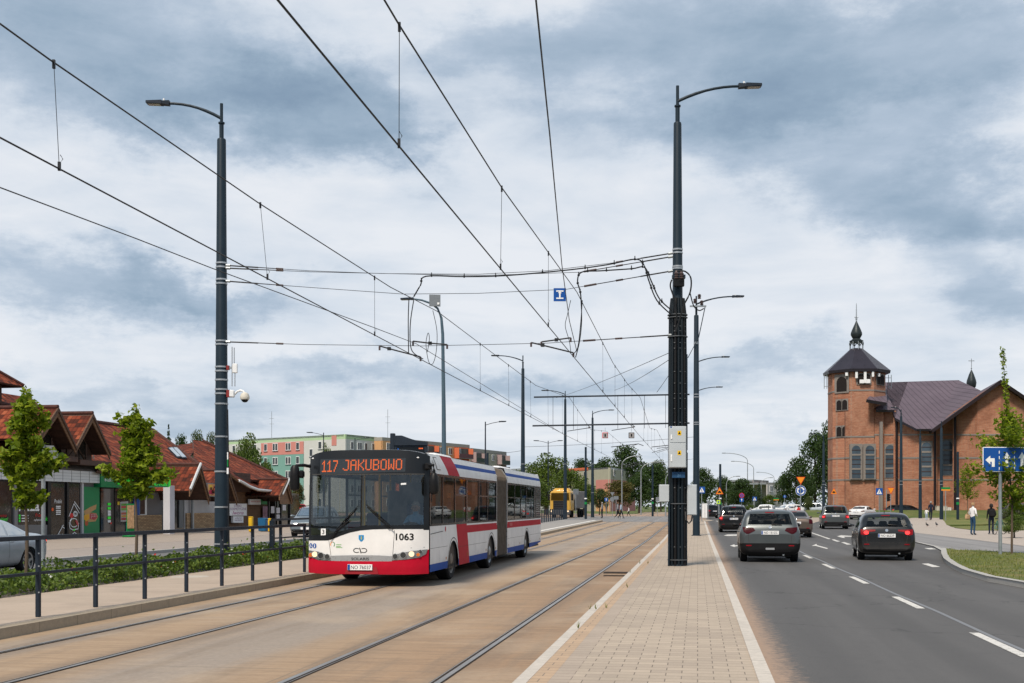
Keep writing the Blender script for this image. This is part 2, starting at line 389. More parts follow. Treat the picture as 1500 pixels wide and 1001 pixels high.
def m_asphalt(name, a=.042, sand=True):
    m, nt, p = nodes(name); v = street(nt); x = sepx(nt, v)
    fine = noise(nt, v, 55, 4, .8); mid = noise(nt, v, 3, 6, .65); track = noise(nt, street(nt, (1.6, .07, 1)), 1.0, 4)
    col = mix(nt, fine, (a*.45, a*.45, a*.46), (a*1.75, a*1.70, a*1.68))
    col = mix(nt, mth(nt, 'MULTIPLY', sm(nt, track, .35, .75), .35), col, (a*1.8, a*1.75, a*1.75))
    col = mix(nt, mth(nt, 'MULTIPLY', sm(nt, mid, .5, .8), .3), col, (a*.6, a*.6, a*.62))
    tyre = mth(nt, 'ABSOLUTE', mth(nt, 'SUBTRACT', mth(nt, 'ABSOLUTE', mth(nt, 'SUBTRACT', mth(nt, 'PINGPONG', mth(nt, 'SUBTRACT', x[0], .7), 1.48), .0)), .75))
    col = mix(nt, mth(nt, 'MULTIPLY', sm(nt, tyre, .38, .05), mth(nt, 'MULTIPLY', track, .42)), col, (a*.55, a*.55, a*.58))
    spot = noise(nt, v, 1.7, 3, .5); col = mix(nt, mth(nt, 'MULTIPLY', sm(nt, spot, .70, .76), .55), col, (a*.42, a*.42, a*.45))
    vor = nt.nodes.new('ShaderNodeTexVoronoi'); vor.feature = 'DISTANCE_TO_EDGE'; vd = nt.nodes.new('ShaderNodeVectorMath'); vd.operation = 'ADD'; L(nt, v, vd.inputs[0]); nd_ = nt.nodes.new('ShaderNodeTexNoise'); L(nt, v, nd_.inputs[0]); nd_.inputs['Scale'].default_value = 2.2; L(nt, nd_.outputs['Color'], vd.inputs[1]); L(nt, vd.outputs[0], vor.inputs['Vector']); vor.inputs['Scale'].default_value = .16
    col = mix(nt, mth(nt, 'MULTIPLY', sm(nt, vor.outputs[0], .006, .002), .5), col, (a*.3, a*.3, a*.3))
    if sand:
        e = mth(nt, 'MULTIPLY_ADD', mth(nt, 'SUBTRACT', noise(nt, v, 9, 6, .75), .5), .75, x[0])
        col = mix(nt, mth(nt, 'MULTIPLY', sm(nt, e, 1.12, .72), .85), col, (.34, .235, .165))
    L(nt, col, p.inputs['Base Color']); p.inputs['Roughness'].default_value = .82
    bump(nt, p, fine, .5, .006); return m
def m_pavers(name, bw, rh, cA, cB, mortar, msize=.006, x0=0.0, bmpk=.35, off=.5):
    m, nt, p = nodes(name); v = street(nt)
    b = nt.nodes.new('ShaderNodeTexBrick'); mm = nt.nodes.new('ShaderNodeMapping'); mm.inputs[1].default_value = (x0, 0, 0); L(nt, v, mm.inputs[0]); L(nt, mm.outputs[0], b.inputs[0])
    b.inputs['Scale'].default_value = 1; b.inputs['Brick Width'].default_value = bw; b.inputs['Row Height'].default_value = rh
    b.inputs['Mortar Size'].default_value = msize; b.inputs['Mortar Smooth'].default_value = .2; b.offset = off
    b.inputs['Color1'].default_value = c4(cA); b.inputs['Color2'].default_value = c4(cB); b.inputs['Mortar'].default_value = c4(mortar); b.inputs['Bias'].default_value = -.15
    n1 = noise(nt, v, .8, 6, .65); n2 = noise(nt, v, 30, 4, .7)
    col = mix(nt, mth(nt, 'MULTIPLY', sm(nt, n1, .45, .72), .5), b.outputs[0], mul(cA, .62))
    col = mix(nt, .22, col, mix(nt, n2, (.08, .07, .06), (.6, .52, .44)))
    L(nt, col, p.inputs['Base Color']); p.inputs['Roughness'].default_value = .85
    h = mth(nt, 'SUBTRACT', mth(nt, 'MULTIPLY', n2, .3), b.outputs['Fac']); bump(nt, p, h, bmpk, .006); return m
def m_stone(name, col, var=.2, scale=12, rough=.8, bm=.3, joint=0.0):
    m, nt, p = nodes(name); v = street(nt); n = noise(nt, v, scale, 6, .75); n2 = noise(nt, v, .9, 5); n3 = noise(nt, v, 70, 3, .7)
    c = ramp(nt, n, [(.25, mul(col, 1-var)), (.75, mul(col, 1+var))]); c = mix(nt, mth(nt, 'MULTIPLY', sm(nt, n2, .5, .8), .4), c, mul(col, .62))
    c = mix(nt, .2, c, mix(nt, n3, (.05, .05, .05), (.65, .62, .58)))
    if joint:
        y = sepx(nt, v)[1]; fr = mth(nt, 'FRACT', mth(nt, 'DIVIDE', y, joint)); j = sm(nt, mth(nt, 'ABSOLUTE', mth(nt, 'SUBTRACT', fr, .5)), .492, .498)
        c = mix(nt, mth(nt, 'MULTIPLY', j, .8), c, mul(col, .3))
    L(nt, c, p.inputs['Base Color']); p.inputs['Roughness'].default_value = rough; bump(nt, p, mth(nt, 'ADD', n, n3), bm, .006); return m
def m_grass(name, g=(.075, .105, .022), dry=(.16, .145, .05)):
    m, nt, p = nodes(name); v = coords(nt); n = noise(nt, v, .5, 7, .7); n2 = noise(nt, v, 22, 5, .8); n3 = noise(nt, v, 3.5, 5, .7)
    c = mix(nt, sm(nt, n, .42, .68), g, dry); c = mix(nt, mth(nt, 'MULTIPLY', sm(nt, n3, .5, .75), .6), c, mul(g, .55))
    c = mix(nt, mth(nt, 'MULTIPLY', n2, .55), c, mul(g, .35)); L(nt, c, p.inputs['Base Color']); p.inputs['Roughness'].default_value = .95
    bump(nt, p, n2, .9, .05); return m
TRACK = m_track(); ASPH = m_asphalt('dark_road_asphalt', .066); ASPH2 = m_asphalt('side_road_asphalt', .105, False)
PAVER = m_pavers('tan_clay_pavers', .31, .2, (.415, .34, .262), (.31, .252, .198), (.09, .07, .052))
PAVER_T = m_pavers('ochre_paver_row', .6, .2, (.46, .31, .19), (.38, .26, .16), (.1, .08, .06))
PAVER_G = m_pavers('grey_paver_row', .6, .2, (.37, .30, .24), (.32, .26, .205), (.1, .08, .06))
SLAB = m_pavers('platform_concrete_slabs', .8, .4, (.40, .315, .245), (.36, .285, .22), (.26, .20, .155), .004, 0, .2)
SLABG = m_pavers('grey_concrete_slabs', .4, .4, (.25, .245, .24), (.22, .215, .21), (.13, .13, .12), .008)
LOTP = m_pavers('pink_grey_block_paving', .2, .1, (.30, .255, .225), (.25, .215, .19), (.16, .13, .12), .01)
KERB = m_stone('weathered_granite_kerb', (.31, .24, .155), .25, 10, .85, .35, 1.0)
KERB_L = m_stone('pale_granite_kerb', (.50, .455, .40), .24, 11, .8, .3, 1.0)
KERB_C = m_stone('grey_concrete_kerb', (.34, .335, .32), .16, 14, .85, .3)
GRASS = m_grass('dry_lawn', (.12, .155, .025), (.25, .21, .065)); GRASS2 = m_grass('rough_meadow_grass', (.08, .12, .02), (.16, .16, .045))
EARTH = m_stone('bare_soil', (.055, .034, .026), .4, 6, .95, .6)
def m_line():
    m, nt, p = nodes('worn_white_road_paint'); v = street(nt); n = noise(nt, v, 9, 7, .8); f = noise(nt, v, 55, 4, .8); c = mix(nt, f, (.42, .41, .39), (.66, .65, .62)); c = mix(nt, mth(nt, 'MULTIPLY', sm(nt, n, .52, .64), .75), c, (.075, .075, .077)); L(nt, c, p.inputs['Base Color']); p.inputs['Roughness'].default_value = .8; return m
LINEW = m_line()
SEAM = m_stone('tar_seam', (.105, .115, .135), .15, 10, .5, .1)
RAILS = pm('polished_rail_steel', (.27, .265, .26), .36, .5, .25, 1.5)
GROOVE = pm('rusty_rail_groove', (.035, .024, .018), .8, .2, .3, 20)

def conform(cuts): return [((0, 60), (0, 1)), ((0, 200), (0, 1))]+list(cuts)
def ground_poly(name, pts, h, m, th=0.0, m2=None):
    mb = MB(); P = [(p[0], p[1]) for p in pts]
    mb.patch(P, lambda x, y: Vector((x, y, gy(y)+h)), m, conform([]))
    if th:
        n = len(P)
        for i in range(n):
            a, b = P[i], P[(i+1) % n]
            cutp = [0.0]+sorted(k for k in ((yy-a[1])/(b[1]-a[1]) if abs(b[1]-a[1]) > 1e-6 else -1 for yy in (60, 200)) if 0 < k < 1)+[1.0]
            q = [(a[0]+(b[0]-a[0])*k, a[1]+(b[1]-a[1])*k) for k in cutp]
            for u, v in zip(q, q[1:]):
                mb.quad((u[0], u[1], gy(u[1])+h), (u[0], u[1], gy(u[1])+h-th), (v[0], v[1], gy(v[1])+h-th), (v[0], v[1], gy(v[1])+h), m2 or m)
    return struct(mb.build(name))
def strip(name, s0, s1, t0, t1, h, m, th=0.0, m2=None):
    return ground_poly(name, [st(s0, t0), st(s0, t1), st(s1, t1), st(s1, t0)], h, m, th, m2)
def curve_strip(name, pts, w, h, m, th):
    """a kerb that follows ground points (x,y): box section of width w to the inner (left-hand) side"""
    mb = MB(); P = [Vector((p[0], p[1], 0)) for p in pts]; ring = []
    for i, p in enumerate(P):
        d = (P[min(i+1, len(P)-1)]-P[max(i-1, 0)]).normalized(); nrm = Vector((-d.y, d.x, 0))
        a = p; b = p+nrm*w; z = gy(p.y)
        ring.append([Vector((a.x, a.y, z+h-th)), Vector((a.x, a.y, z+h-.015)), Vector((a.x, a.y, z+h))+nrm*.015, Vector((b.x, b.y, z+h)), Vector((b.x, b.y, z+h-th))])
    mb.loft(ring, m, True, False); return struct(mb.build(name))

# ---------------------------------------------------------------- the ground and the street
mb = MB()
mb.patch([(-3500, -60), (3500, -60), (3500, 5500), (-3500, 5500)], lambda x, y: Vector((x, y, gy(y)-.05)), GRASS2, conform([]))
struct(mb.build('ground'))
S0, S1 = -8, 124
ED = lambda px, py, h=0: (gp(px, py, h).x, gp(px, py, h).y)
strip('track_bed', S0, 210, -8.85, -1.72, 0.0, TRACK)
road_edge = [ED(1500, 862), ED(1446, 852), ED(1410, 841), ED(1394, 832.5), ED(1383, 824), ED(1379.5, 816), ED(1379, 808), ED(1368, 802), ED(1340.7, 795.4)]
near = [(st(S0, 6.75).x, st(S0, 6.75).y), (st(10, 6.75).x, st(10, 6.75).y)]
edge2 = [ED(1322, 786), ED(1312, 778), ED(1310, 771), ED(1316, 764), ED(1336, 759.5)]
ground_poly('road', [(st(S0, .7).x, st(S0, .7).y)]+near+road_edge+edge2+[(75, 150), (140, 160), (140, 176), (20, 176), (-40, 200), (-160, 205), (-160, 182), (-60, 172), (-2, 150), (st(116, -1.0).x, st(116, -1.0).y), (st(114, .7).x, st(114, .7).y)], .004, ASPH)
strip('junction_pavement', 112, 150, -14, -1.5, .008, m_asphalt('junction_asphalt', .16, False))
# kerbs and pavements of the central median
strip('kerb', S0, 116, -1.72, -1.59, .045, KERB_L, .1)
strip('paver_edging', S0, 116, -1.59, -1.40, .042, PAVER_T, .1)
strip('paver_edging', S0, 116, -1.40, -1.20, .041, PAVER_G, .1)
strip('median_pavement', S0, 116, -1.20, .57, .04, PAVER, .1)
strip('kerb', S0, 113, .57, .715, .055, KERB_L, .12)
ground_poly('median_island', [(p.x, p.y) for p in (st(116, -1.72), st(113, .715), st(119, 1.6), st(123, 1.0), st(124, -1.2))], .04, PAVER, .1, KERB_L)
# tram stop platform
strip('kerb', S0, 112, -9.0, -8.80, .14, KERB, .2)
strip('tactile_line', 44, 112, -9.62, -9.35, .147, pm('white_tactile_slab', (.62, .6, .56), .8, 0, .12, 5, .2), .02)
strip('platform', S0, 46, -11.7, -9.0, .138, SLAB, .2)
strip('platform', 46, 112, -13.2, -9.0, .138, SLABG, .2)
strip('planting_soil', S0, 46, -13.75, -11.7, .10, EARTH, .15)
strip('kerb', S0, 60, -13.9, -13.75, .12, KERB_C, .15)
strip('side_road', S0, 140, -19.3, -13.9, .002, ASPH2)
strip('kerb', S0, 140, -19.5, -19.3, .11, KERB_C, .15)
strip('verge_pavement', S0, 110, -23.4, -19.5, .10, LOTP, .15)
strip('parking_pavement', S0, 110, -31.4, -23.4, .104, m_pavers('sandy_block_paving', .2, .1, (.34, .275, .225), (.29, .235, .19), (.18, .145, .12), .01), .15)
# the lawn with its curved kerb
lawn_in = [ED(1500, 856, .12), ED(1464, 850, .12), ED(1419, 838.6, .12), ED(1401, 830, .12), ED(1392, 822, .12), ED(1388, 814, .12), ED(1387.5, 808, .12)]
lawn_back = [ED(1420, 805.5, .12), ED(1470, 808, .12), ED(1500, 810, .12), (30, 42)]
NEARL = [(st(S0, 7.0).x, st(S0, 7.0).y), (st(10, 7.0).x, st(10, 7.0).y)]
FARR = [(40, 30), (40, 0)]
curve_strip('kerb', near+road_edge[:-2], -.17, .13, KERB_C, .2)
curve_strip('kerb', [road_edge[-3], road_edge[-2], road_edge[-1]], -.14, .05, KERB_C, .1)
lp = [Vector((p[0], p[1], 0)) for p in near+road_edge[:-2]]
inner = []
for i, p in enumerate(lp):
    d = (lp[min(i+1, len(lp)-1)]-lp[max(i-1, 0)]).normalized(); q = p+Vector((d.y, -d.x, 0))*.16; inner.append((q.x, q.y))
LAWN = inner+[ED(1400, 806, .11), ED(1440, 807, .11), ED(1500, 811, .11), (32, 38), (32, 0)]
ground_poly('lawn', LAWN, .12, GRASS, .15)
# paths and the second lawn behind
ground_poly('cycle_path', [ED(1379, 808), ED(1368, 802), ED(1340.7, 795.4), ED(1322, 786), ED(1338, 781, .03), ED(1420, 790.5, .03), ED(1500, 800.8, .03), (60, 56), (60, 38), ED(1500, 811.5, .03), ED(1440, 807.4, .03), ED(1400, 806.4, .03)], .045, m_asphalt('cycle_path_asphalt', .17, False), .08)
ground_poly('footpath', [ED(1322, 786), ED(1312, 778), ED(1310, 771), ED(1316, 764), ED(1336, 759.5), ED(1374, 757.2), ED(1384, 764), ED(1388, 770.5), ED(1400, 775), ED(1430, 778.6), ED(1500, 778.5), (75, 78), (75, 62), ED(1500, 800.6, .03), ED(1420, 790.3, .03), ED(1338, 780.8, .03)], .05, m_pavers('pale_concrete_blocks', .2, .2, (.40, .345, .30), (.36, .31, .27), (.25, .21, .18), .01), .08)
ground_poly('lawn', [ED(1374, 757), ED(1500, 754.5), (150, 120), (110, 84), ED(1500, 766.8), ED(1440, 769.5), ED(1387, 770.5), ED(1383, 764)], .07, GRASS, .1)
ground_poly('lawn', [ED(1392, 772.6), ED(1440, 771.6), ED(1500, 768.5), (80, 95), (78, 80), ED(1500, 778), ED(1430, 778.2), ED(1402, 774.8)], .072, GRASS, .1)
ground_poly('traffic_island', [ED(1183, 770.5), ED(1206, 763), ED(1218, 758.5), ED(1196, 756.5), ED(1150, 757.5), ED(1120, 764), ED(1150, 768)], .08, m_pavers('island_block_paving', .2, .2, (.36, .29, .235), (.31, .25, .2), (.2, .17, .14), .01), .12, KERB_L)
# grassy bank in front of the church
mb = MB(); ring = []
for i in range(13):
    px = 1180+i*40; ring.append([at(px, 0, 133).xy.to_3d()+Vector((0, 0, gy(133)-.05)), Vector(((px-750)/F*137, 137, gy(137)+.55)), Vector(((px-750)/F*141, 141, gy(141)+.85)), Vector(((px-750)/F*160, 160, gy(160)+.6))])
mb.loft(ring, GRASS2, False, True, False); struct(mb.build('grass_bank'))
# markings
def dash(s0, t0, s1, t1, w, name='road_marking'):
    a = st(s0, t0); b = st(s1, t1); d = (b-a).normalized(); n = Vector((d.y, -d.x, 0)).normalized()*w/2
    q = [a-n, a+n, b+n, b-n]; return ground_poly(name, [(p.x, p.y) for p in q], .009, LINEW)
for k in range(-1, 5):
    s0 = 14.15+6.45*k; dash(s0, 3.66, s0+2.62, 3.66, .135)
mb = MB(); a = [st(s, 3.80+.02*sin(s*.7)) for s in range(-6, 60, 2)]
for p, q in zip(a, a[1:]):
    n = Vector((CP, -SP, 0))*.035; mb.quad(p-n+Vector((0, 0, .007)), p+n+Vector((0, 0, .007)), q+n+Vector((0, 0, .007)), q-n+Vector((0, 0, .007)), SEAM)
struct(mb.build('tar_seam'))
def mark_px(poly):
    return ground_poly('road_marking', [ED(*p) for p in poly], .009, LINEW)
mark_px([(1350, 826.4), (1360, 826), (1377.5, 831), (1366, 831.4)])
mark_px([(1186, 780.4), (1188, 780), (1217, 789.8), (1213.5, 790.2)])
for q in ([(1218, 790.8), (1222, 790.6), (1231, 793.6), (1226, 794)], [(1232, 795), (1237, 794.7), (1247, 798), (1241, 798.4)], [(1249, 799.3), (1253, 799), (1262, 802), (1257, 802.5)],
          [(1189, 800.2), (1196, 797.2), (1196.5, 799), (1213, 803.6), (1211, 804.6), (1195, 800.2)], [(1069, 800), (1076, 797.8), (1076, 799.2), (1082, 799.4), (1082, 800.6), (1076, 801), (1077, 802)],
          [(1060, 784.8), (1066, 783.4), (1084, 783.4), (1084, 785.2), (1066, 785.6)], [(1226, 786), (1232, 784.6), (1249, 785.6), (1249, 786.6), (1236, 786.8), (1238, 788.6), (1234, 788.4)],
          [(1354, 803.4), (1364, 803.2), (1372, 805), (1361, 805.3)], [(1048, 763.5), (1056, 763.3), (1062, 764.6), (1053, 764.9)]):
    mark_px(q)
for k in range(5): dash(118+k*.01, 5+k*1.0, 121, 5+k*1.0, .5)
# side-road entry: faint light patches on the asphalt by the kerb
# rails: head, groove and lip, each pair one track
def track(name, ta, tb, label):
    r = thing(name, st(0, (ta+tb)/2, 0), 0, label, 'tram track', 'tram tracks')
    for t in (ta, tb):
        mb = MB()
        for o0, o1, h, m in ((-.068, -.052, .004, GROOVE), (-.052, .006, .010, RAILS), (.006, .038, .006, GROOVE), (.038, .05, .010, RAILS), (.05, .062, .004, GROOVE)):
            sgn = 1 if t == ta else -1
            mb.patch([(p.x, p.y) for p in (st(S0, t+sgn*o0), st(S0, t+sgn*o1), st(200, t+sgn*o1), st(200, t+sgn*o0))], lambda x, y: Vector((x, y, gy(y)+h)), m, conform([]))
        mb.v = [v-r.location for v in mb.v]
        mb.build('rail', r)
track('tram_track', -8.0, -6.57, 'embedded steel tram track running under the articulated bus')
track('tram_track', -3.93, -2.49, 'embedded steel tram track in rusty concrete beside the paved median')
mb = MB(); q = st(30.5, -1.95)
mb.box(st(30.5, -2.05, .012), (.62, .5, .02), GROOVE, ROT)
struct(mb.build('drain_cover'))
# ---------------------------------------------------------------- the articulated bus
BW = paint('bus_white_paint', (.74, .74, .735), 0, .4, .34, .04); BR = paint('bus_crimson_paint', (.42, .004, .022), 0, .5, .05, .03)
BB = paint('bus_blue_paint', (.006, .065, .31), 0, .5, .08, .0); BK = paint('bus_black_panel', (.008, .010, .013), 0, .4, .03)
BGL = glass('bus_window_glass', trans=.30); BWS = glass('bus_windscreen_glass', trans=.78, k=1.0, k0=.045)
SIL = pm('silver_trim', (.42, .43, .44), .32, .5, .05)
LED = pm('orange_led', (.4, .08, .02), .5, 0, 0, emit=(1, .17, .05), es=.55)
LAMP = pm('lit_headlamp_bulb', (.7, .6, .45), .3, 0, 0, emit=(1, .66, .32), es=.75)
LENS = pm('headlamp_reflector', (.34, .36, .38), .15, .7, .2, 8, coat=.8)
LENSD = pm('dark_lamp_lens', (.05, .055, .06), .12, .4, .2, coat=.8)
AMBER = pm('amber_lens', (.55, .14, .02), .2, 0, .1, coat=.5)
BELLOW = pm('bellows_fabric', (.13, .108, .088), .85, 0, .3, 6, .2)
SEAT = pm('blue_seat_fabric', (.02, .035, .09), .85, 0, .3, 12); YPOLE = pm('yellow_grab_pole', (.75, .45, .02), .35, 0, .05)
INNER = pm('grey_bus_lining', (.14, .145, .15), .7, 0, .1); FLOORM = pm('bus_floor_vinyl', (.05, .052, .055), .7, 0, .2)
SEAMB = pm('panel_gap', (.05, .05, .05), .8, 0, .1)
bus = thing('articulated_bus', st(24.5, -6.95, 0), ROT, 'white, crimson and blue articulated city bus showing route 117 at the tram stop', 'bus')
HW = 1.275; bus.scale = (1.038, 1.03, 1)
def yf(x, z):      # how far the front face lies behind its foremost point
    return .25*(abs(x)/HW)**5+.13*max(0, (z-1.15)/1.75)**2
def FR(off=0.0): return lambda x, z: Vector((x, yf(x, z)-off, z))
def cp(cx, cy): return ((cx-564)/302.7, 3.352-cy/295.2)
def CPX(*pts): return [cp(*p) for p in pts]
# roof height at the front edge
ztop = lambda x: 2.90-.13*(abs(x)/HW)**5
# lower edge of the black mask
mask_low = [(-HW, .965), (-.80, .975), (-.70, 1.0), (-.52, 1.075), (-.32, 1.145), (-.10, 1.19), (.15, 1.213), (.45, 1.222), (.9, 1.222), (HW, 1.222)]
xs = [-HW, -1.2, -1.1, -.95, -.7, -.35, 0, .35, .7, .95, 1.1, 1.2, HW]
top = [(x, ztop(x)) for x in xs]
# white front panel
bump_top = [(-HW, .66), (-.98, .61), (-.72, .56), (-.3, .545), (.3, .545), (.58, .56), (.95, .61), (HW, .79)]
mb = MB(); mb.patch(mask_low+bump_top[::-1], FR(), BW, grid=.08, smooth=True)
front = mb.build('front_panel', bus)
# bumper
bl = [(HW, .275), (.8, .262), (-.8, .262), (-HW, .275)]
mb = MB(); mb.patch(bump_top+bl, lambda x, z: Vector((x, yf(x, z)-.012-.02*max(0, 1-abs(z-.42)/.2), z)), BR, grid=.07, smooth=True)
mb.patch([(-.38, .42), (.25, .42), (.29, .27), (-.42, .27)], lambda x, z: Vector((x, yf(x, z)-.036, z)), paint('bus_crimson_recess', (.30, .006, .018), 0, .4, .1), grid=.1)
bumper = mb.build('bumper', bus)
# silver strip with the maker's lettering
mb = MB(); mb.patch(CPX((342, 797), (500, 793), (640, 793), (740, 797), (736, 829), (640, 833), (500, 833), (346, 829)), FR(.02), SIL, grid=.08, smooth=True)
mb.text('SOLARIS', (.0-.10, 0, .59), (1, 0, 0), (0, 0, 1), .055, BLKS, 'c', .37, f=FR(.027)); mb.build('grille_strip', bus)
# black mask and windscreen
mb = MB(); band = [(-HW, 2.37), (HW, 2.37)]
mb.patch(top+[(HW, 2.37), (-HW, 2.37)], FR(.004), BK, grid=.08, smooth=True)
mb.patch(CPX((178, 672), (330, 662), (420, 640), (500, 618), (560, 606), (945, 602))[::1]+mask_low[::-1], FR(.004), BK, grid=.08, smooth=True)
mb.patch([(-HW, 2.38), (-1.215, 2.38), (-1.215, 1.06), (-HW, 1.06)], FR(.004), BK, grid=.1); mb.patch([(1.18, 2.38), (HW, 2.38), (HW, 1.2), (1.18, 1.2)], FR(.004), BK, grid=.1)
mb.patch([(-.10, 2.38), (-.075, 2.38), (-.075, 1.24), (-.10, 1.24)], FR(.006), BLACKP, grid=.1)
mb.patch([(-1.2, 2.395), (1.19, 2.395), (1.19, 2.37), (-1.2, 2.37)], FR(.007), SEAMB, grid=.1)
mb.build('front_mask', bus)
mb = MB(); mb.patch([(-1.22, 2.375), (1.19, 2.375)]+CPX((945, 606), (560, 612), (500, 624), (420, 646), (330, 668), (178, 676))[:-1]+[(-1.22, 1.07)], FR(.0), BWS, grid=.1, smooth=True)
mb.build('windscreen', bus)
# destination display with a dot matrix
FONT = {'1': '00100 01100 10100 00100 00100 00100 00100 00100 11111', '7': '11111 00001 00001 00010 00010 00100 00100 01000 01000', 'J': '00111 00001 00001 00001 00001 00001 00001 10001 01110',
        'A': '01110 10001 10001 10001 11111 10001 10001 10001 10001', 'K': '10001 10001 10010 10100 11000 10100 10010 10001 10001', 'U': '10001 10001 10001 10001 10001 10001 10001 10001 01110',
        'B': '11110 10001 10001 10001 11110 10001 10001 10001 11110', 'O': '01110 10001 10001 10001 10001 10001 10001 10001 01110', 'W': '10001 10001 10001 10001 10101 10101 10101 11011 10001'}
mb = MB(); mb.patch(CPX((262, 190), (812, 186), (812, 272), (262, 286)), FR(.010), pm('display_glass', (.030, .036, .042), .25, 0, .1, coat=.4), grid=.1)
disp = mb.build('destination_display', bus)
mb = MB()
def led_word(s, cx0, cx1, cya, cyb, wide):
    n = len(s); cell = (cx1-cx0)/n
    for i, ch in enumerate(s):
        for r, row in enumerate(FONT[ch].split()):
            for q, b in enumerate(row):
                if b == '1':
                    for h in range(2):
                        for g in range(2):
                            px = cx0+i*cell+(q+.25+.5*h)*cell*.82/5; py = cya+(r+.25+.5*g)*(cyb-cya)/9; py -= (px-540)*.012
                            hw = cell*.82/5*.21*(1.15 if wide else 1); hh = (cyb-cya)/9*.21
                            mb.patch(CPX((px-hw, py-hh), (px+hw, py-hh), (px+hw, py+hh), (px-hw, py+hh)), FR(.014), LED)
led_word('117', 276, 388, 196, 268, True); led_word('JAKUBOWO', 415, 800, 194, 262, False)
mb.build('led_text', disp)
# marker lamps
for cx in (203, 884):
    x, z = cp(cx, 183); mb = MB(); mb.box((x, yf(x, z)-.01, z), (.05, .03, .03), WHITES, 0, .01); mb.build('marker_lamp', bus)
# headlights
for sgn in (-1, 1):
    mb = MB()
    if sgn < 0: out = CPX((180, 766), (258, 772), (330, 796), (346, 829), (262, 826), (186, 806)); bulbs = [(202, 795, 13, AMBER), (234, 790, 17, LAMP), (278, 797, 18, LENSD), (322, 803, 15, LENSD)]
    else: out = CPX((738, 790), (850, 766), (945, 756), (936, 786), (900, 806), (820, 818), (734, 824)); bulbs = [(757, 798, 15, LENSD), (806, 790, 18, LENSD), (856, 784, 17, LAMP), (894, 788, 11, AMBER), (906, 770, 11, LENSD)]
    mb.patch(out, FR(.026), LENS, grid=.05, smooth=True); hl = mb.build('headlight', bus)
    for bx, by, r, m in bulbs:
        x, z = cp(bx, by); mb = MB(); y = yf(x, z)
        mb.cyl((x, y-.026, z), (x, y-.044, z), r/302.7*1.18, SIL, 20); mb.cyl((x, y-.04, z), (x, y-.05, z), r/302.7, m, 20); mb.build('lamp', hl)
# plate
mb = MB(); mb.box((-.095, -.055, .413), (.52, .02, .125), WHITEP, 0, .004); mb.box((-.325, -.066, .413), (.05, .006, .115), BLUES)
mb.text('NO 76037', (-.07, -.0675, .413), (1, 0, 0), (0, 0, 1), .075, BLKS, 'c', .42); mb.build('number_plate', bus)
# seams, badge, numbers, pictograms on the front panel
mb = MB()
for a, b in (((330, 700), (344, 797)), ((750, 636), (738, 800))):
    mb = MB()
    (x0, z0), (x1, z1) = cp(*a), cp(*b); mb.patch([(x0-.004, z0), (x0+.004, z0), (x1+.004, z1), (x1-.004, z1)], FR(.003), SEAMB, grid=.1); mb.build('panel_joint', bus)
for cx in (197, 228):
    mb = MB(); x, z = cp(cx, 737); mb.patch([(x+.047*cos(k*pi/10), z+.055*sin(k*pi/10)) for k in range(20)], FR(.004), BLUES); mb.build('pictogram_disc', bus)
mb = MB(); x, z = cp(197, 737); mb.patch([(x-.008, z+.035), (x+.006, z+.035), (x+.006, z+.005), (x+.028, z-.025), (x+.015, z-.03), (x, z-.005), (x-.01, z-.005)], FR(.006), WHITES)
mb.patch([(x+.0+.022*cos(a), z-.015+.022*sin(a)) for a in [pi*.6+k*.35 for k in range(10)]]+[(x+.014*cos(a), z-.015+.014*sin(a)) for a in [pi*.6+k*.35 for k in range(9, -1, -1)]], FR(.006), WHITES)
mb.build('wheelchair_symbol', bus); mb = MB(); x, z = cp(228, 737); mb.patch([(x-.012, z+.012), (x+.012, z+.012), (x+.009, z-.036), (x-.009, z-.036)], FR(.006), WHITES); mb.patch([(x+.011*cos(k*pi/5), z+.028+.011*sin(k*pi/5)) for k in range(10)], FR(.006), WHITES)
mb.build('person_symbol', bus); mb = MB()
mb.text('1063', cp(812, 677)[:1]+(0,)+cp(812, 677)[1:], (1, 0, 0), (0, 0, 1), .15, BLKS, 'c', .36, f=FR(.004), bold=.025)
mb.build('fleet_number', bus); mb = MB()
sh = CPX((523, 667), (556, 667), (556, 692), (548, 703), (539, 709), (531, 703), (523, 692)); mb.patch(sh, FR(.004), pm('light_blue_film', (.02, .25, .55), .4, 0, .05)); mb.patch(CPX((537, 674), (543, 672), (545, 690), (540, 700), (536, 690)), FR(.006), pm('gold_film', (.5, .4, .12), .4, .2, .1))
mb.build('coat_of_arms', bus); mb = MB()
def arc(cx, cy, rx, ry, a0, a1, wd, m, n=18):
    o = [(cx+rx*cos(a0+(a1-a0)*k/n), cy-ry*sin(a0+(a1-a0)*k/n)) for k in range(n+1)]; i = [(cx+(rx-wd)*cos(a0+(a1-a0)*k/n), cy-(ry-wd*.8)*sin(a0+(a1-a0)*k/n)) for k in range(n, -1, -1)]
    mb.patch(CPX(*(o+i)), FR(.005), m)
arc(510, 763, 22, 15, pi*.25, pi*1.75, 5, BLKS); arc(555, 763, 22, 15, -pi*.75, pi*.75, 5, BLKS)
mb.patch(CPX((526, 746), (532, 746), (541, 780), (535, 780)), FR(.006), BLKS)
mb.build('oval_emblem', bus); mb = MB()
arc(355, 726, 15, 17, pi*.5, pi*1.2, 4, YELS); arc(355, 726, 15, 17, -pi*.3, pi*.5, 4, GREENS)
for k, (yy, ww) in enumerate(((727, 34), (738, 30), (745, 40))): mb.patch(CPX((378, yy-2.2), (378+ww, yy-2.2), (378+ww, yy+2.2), (378, yy+2.2)), FR(.005), pm('pale_green_film', (.3, .5, .25), .5, 0, .1))
mb.build('transport_logo', bus); mb = MB()
mb.patch(CPX((848, 745), (928, 741), (928, 744), (848, 748)), FR(.005), GREYBACK)
mb.build('small_print', bus); mb = MB()
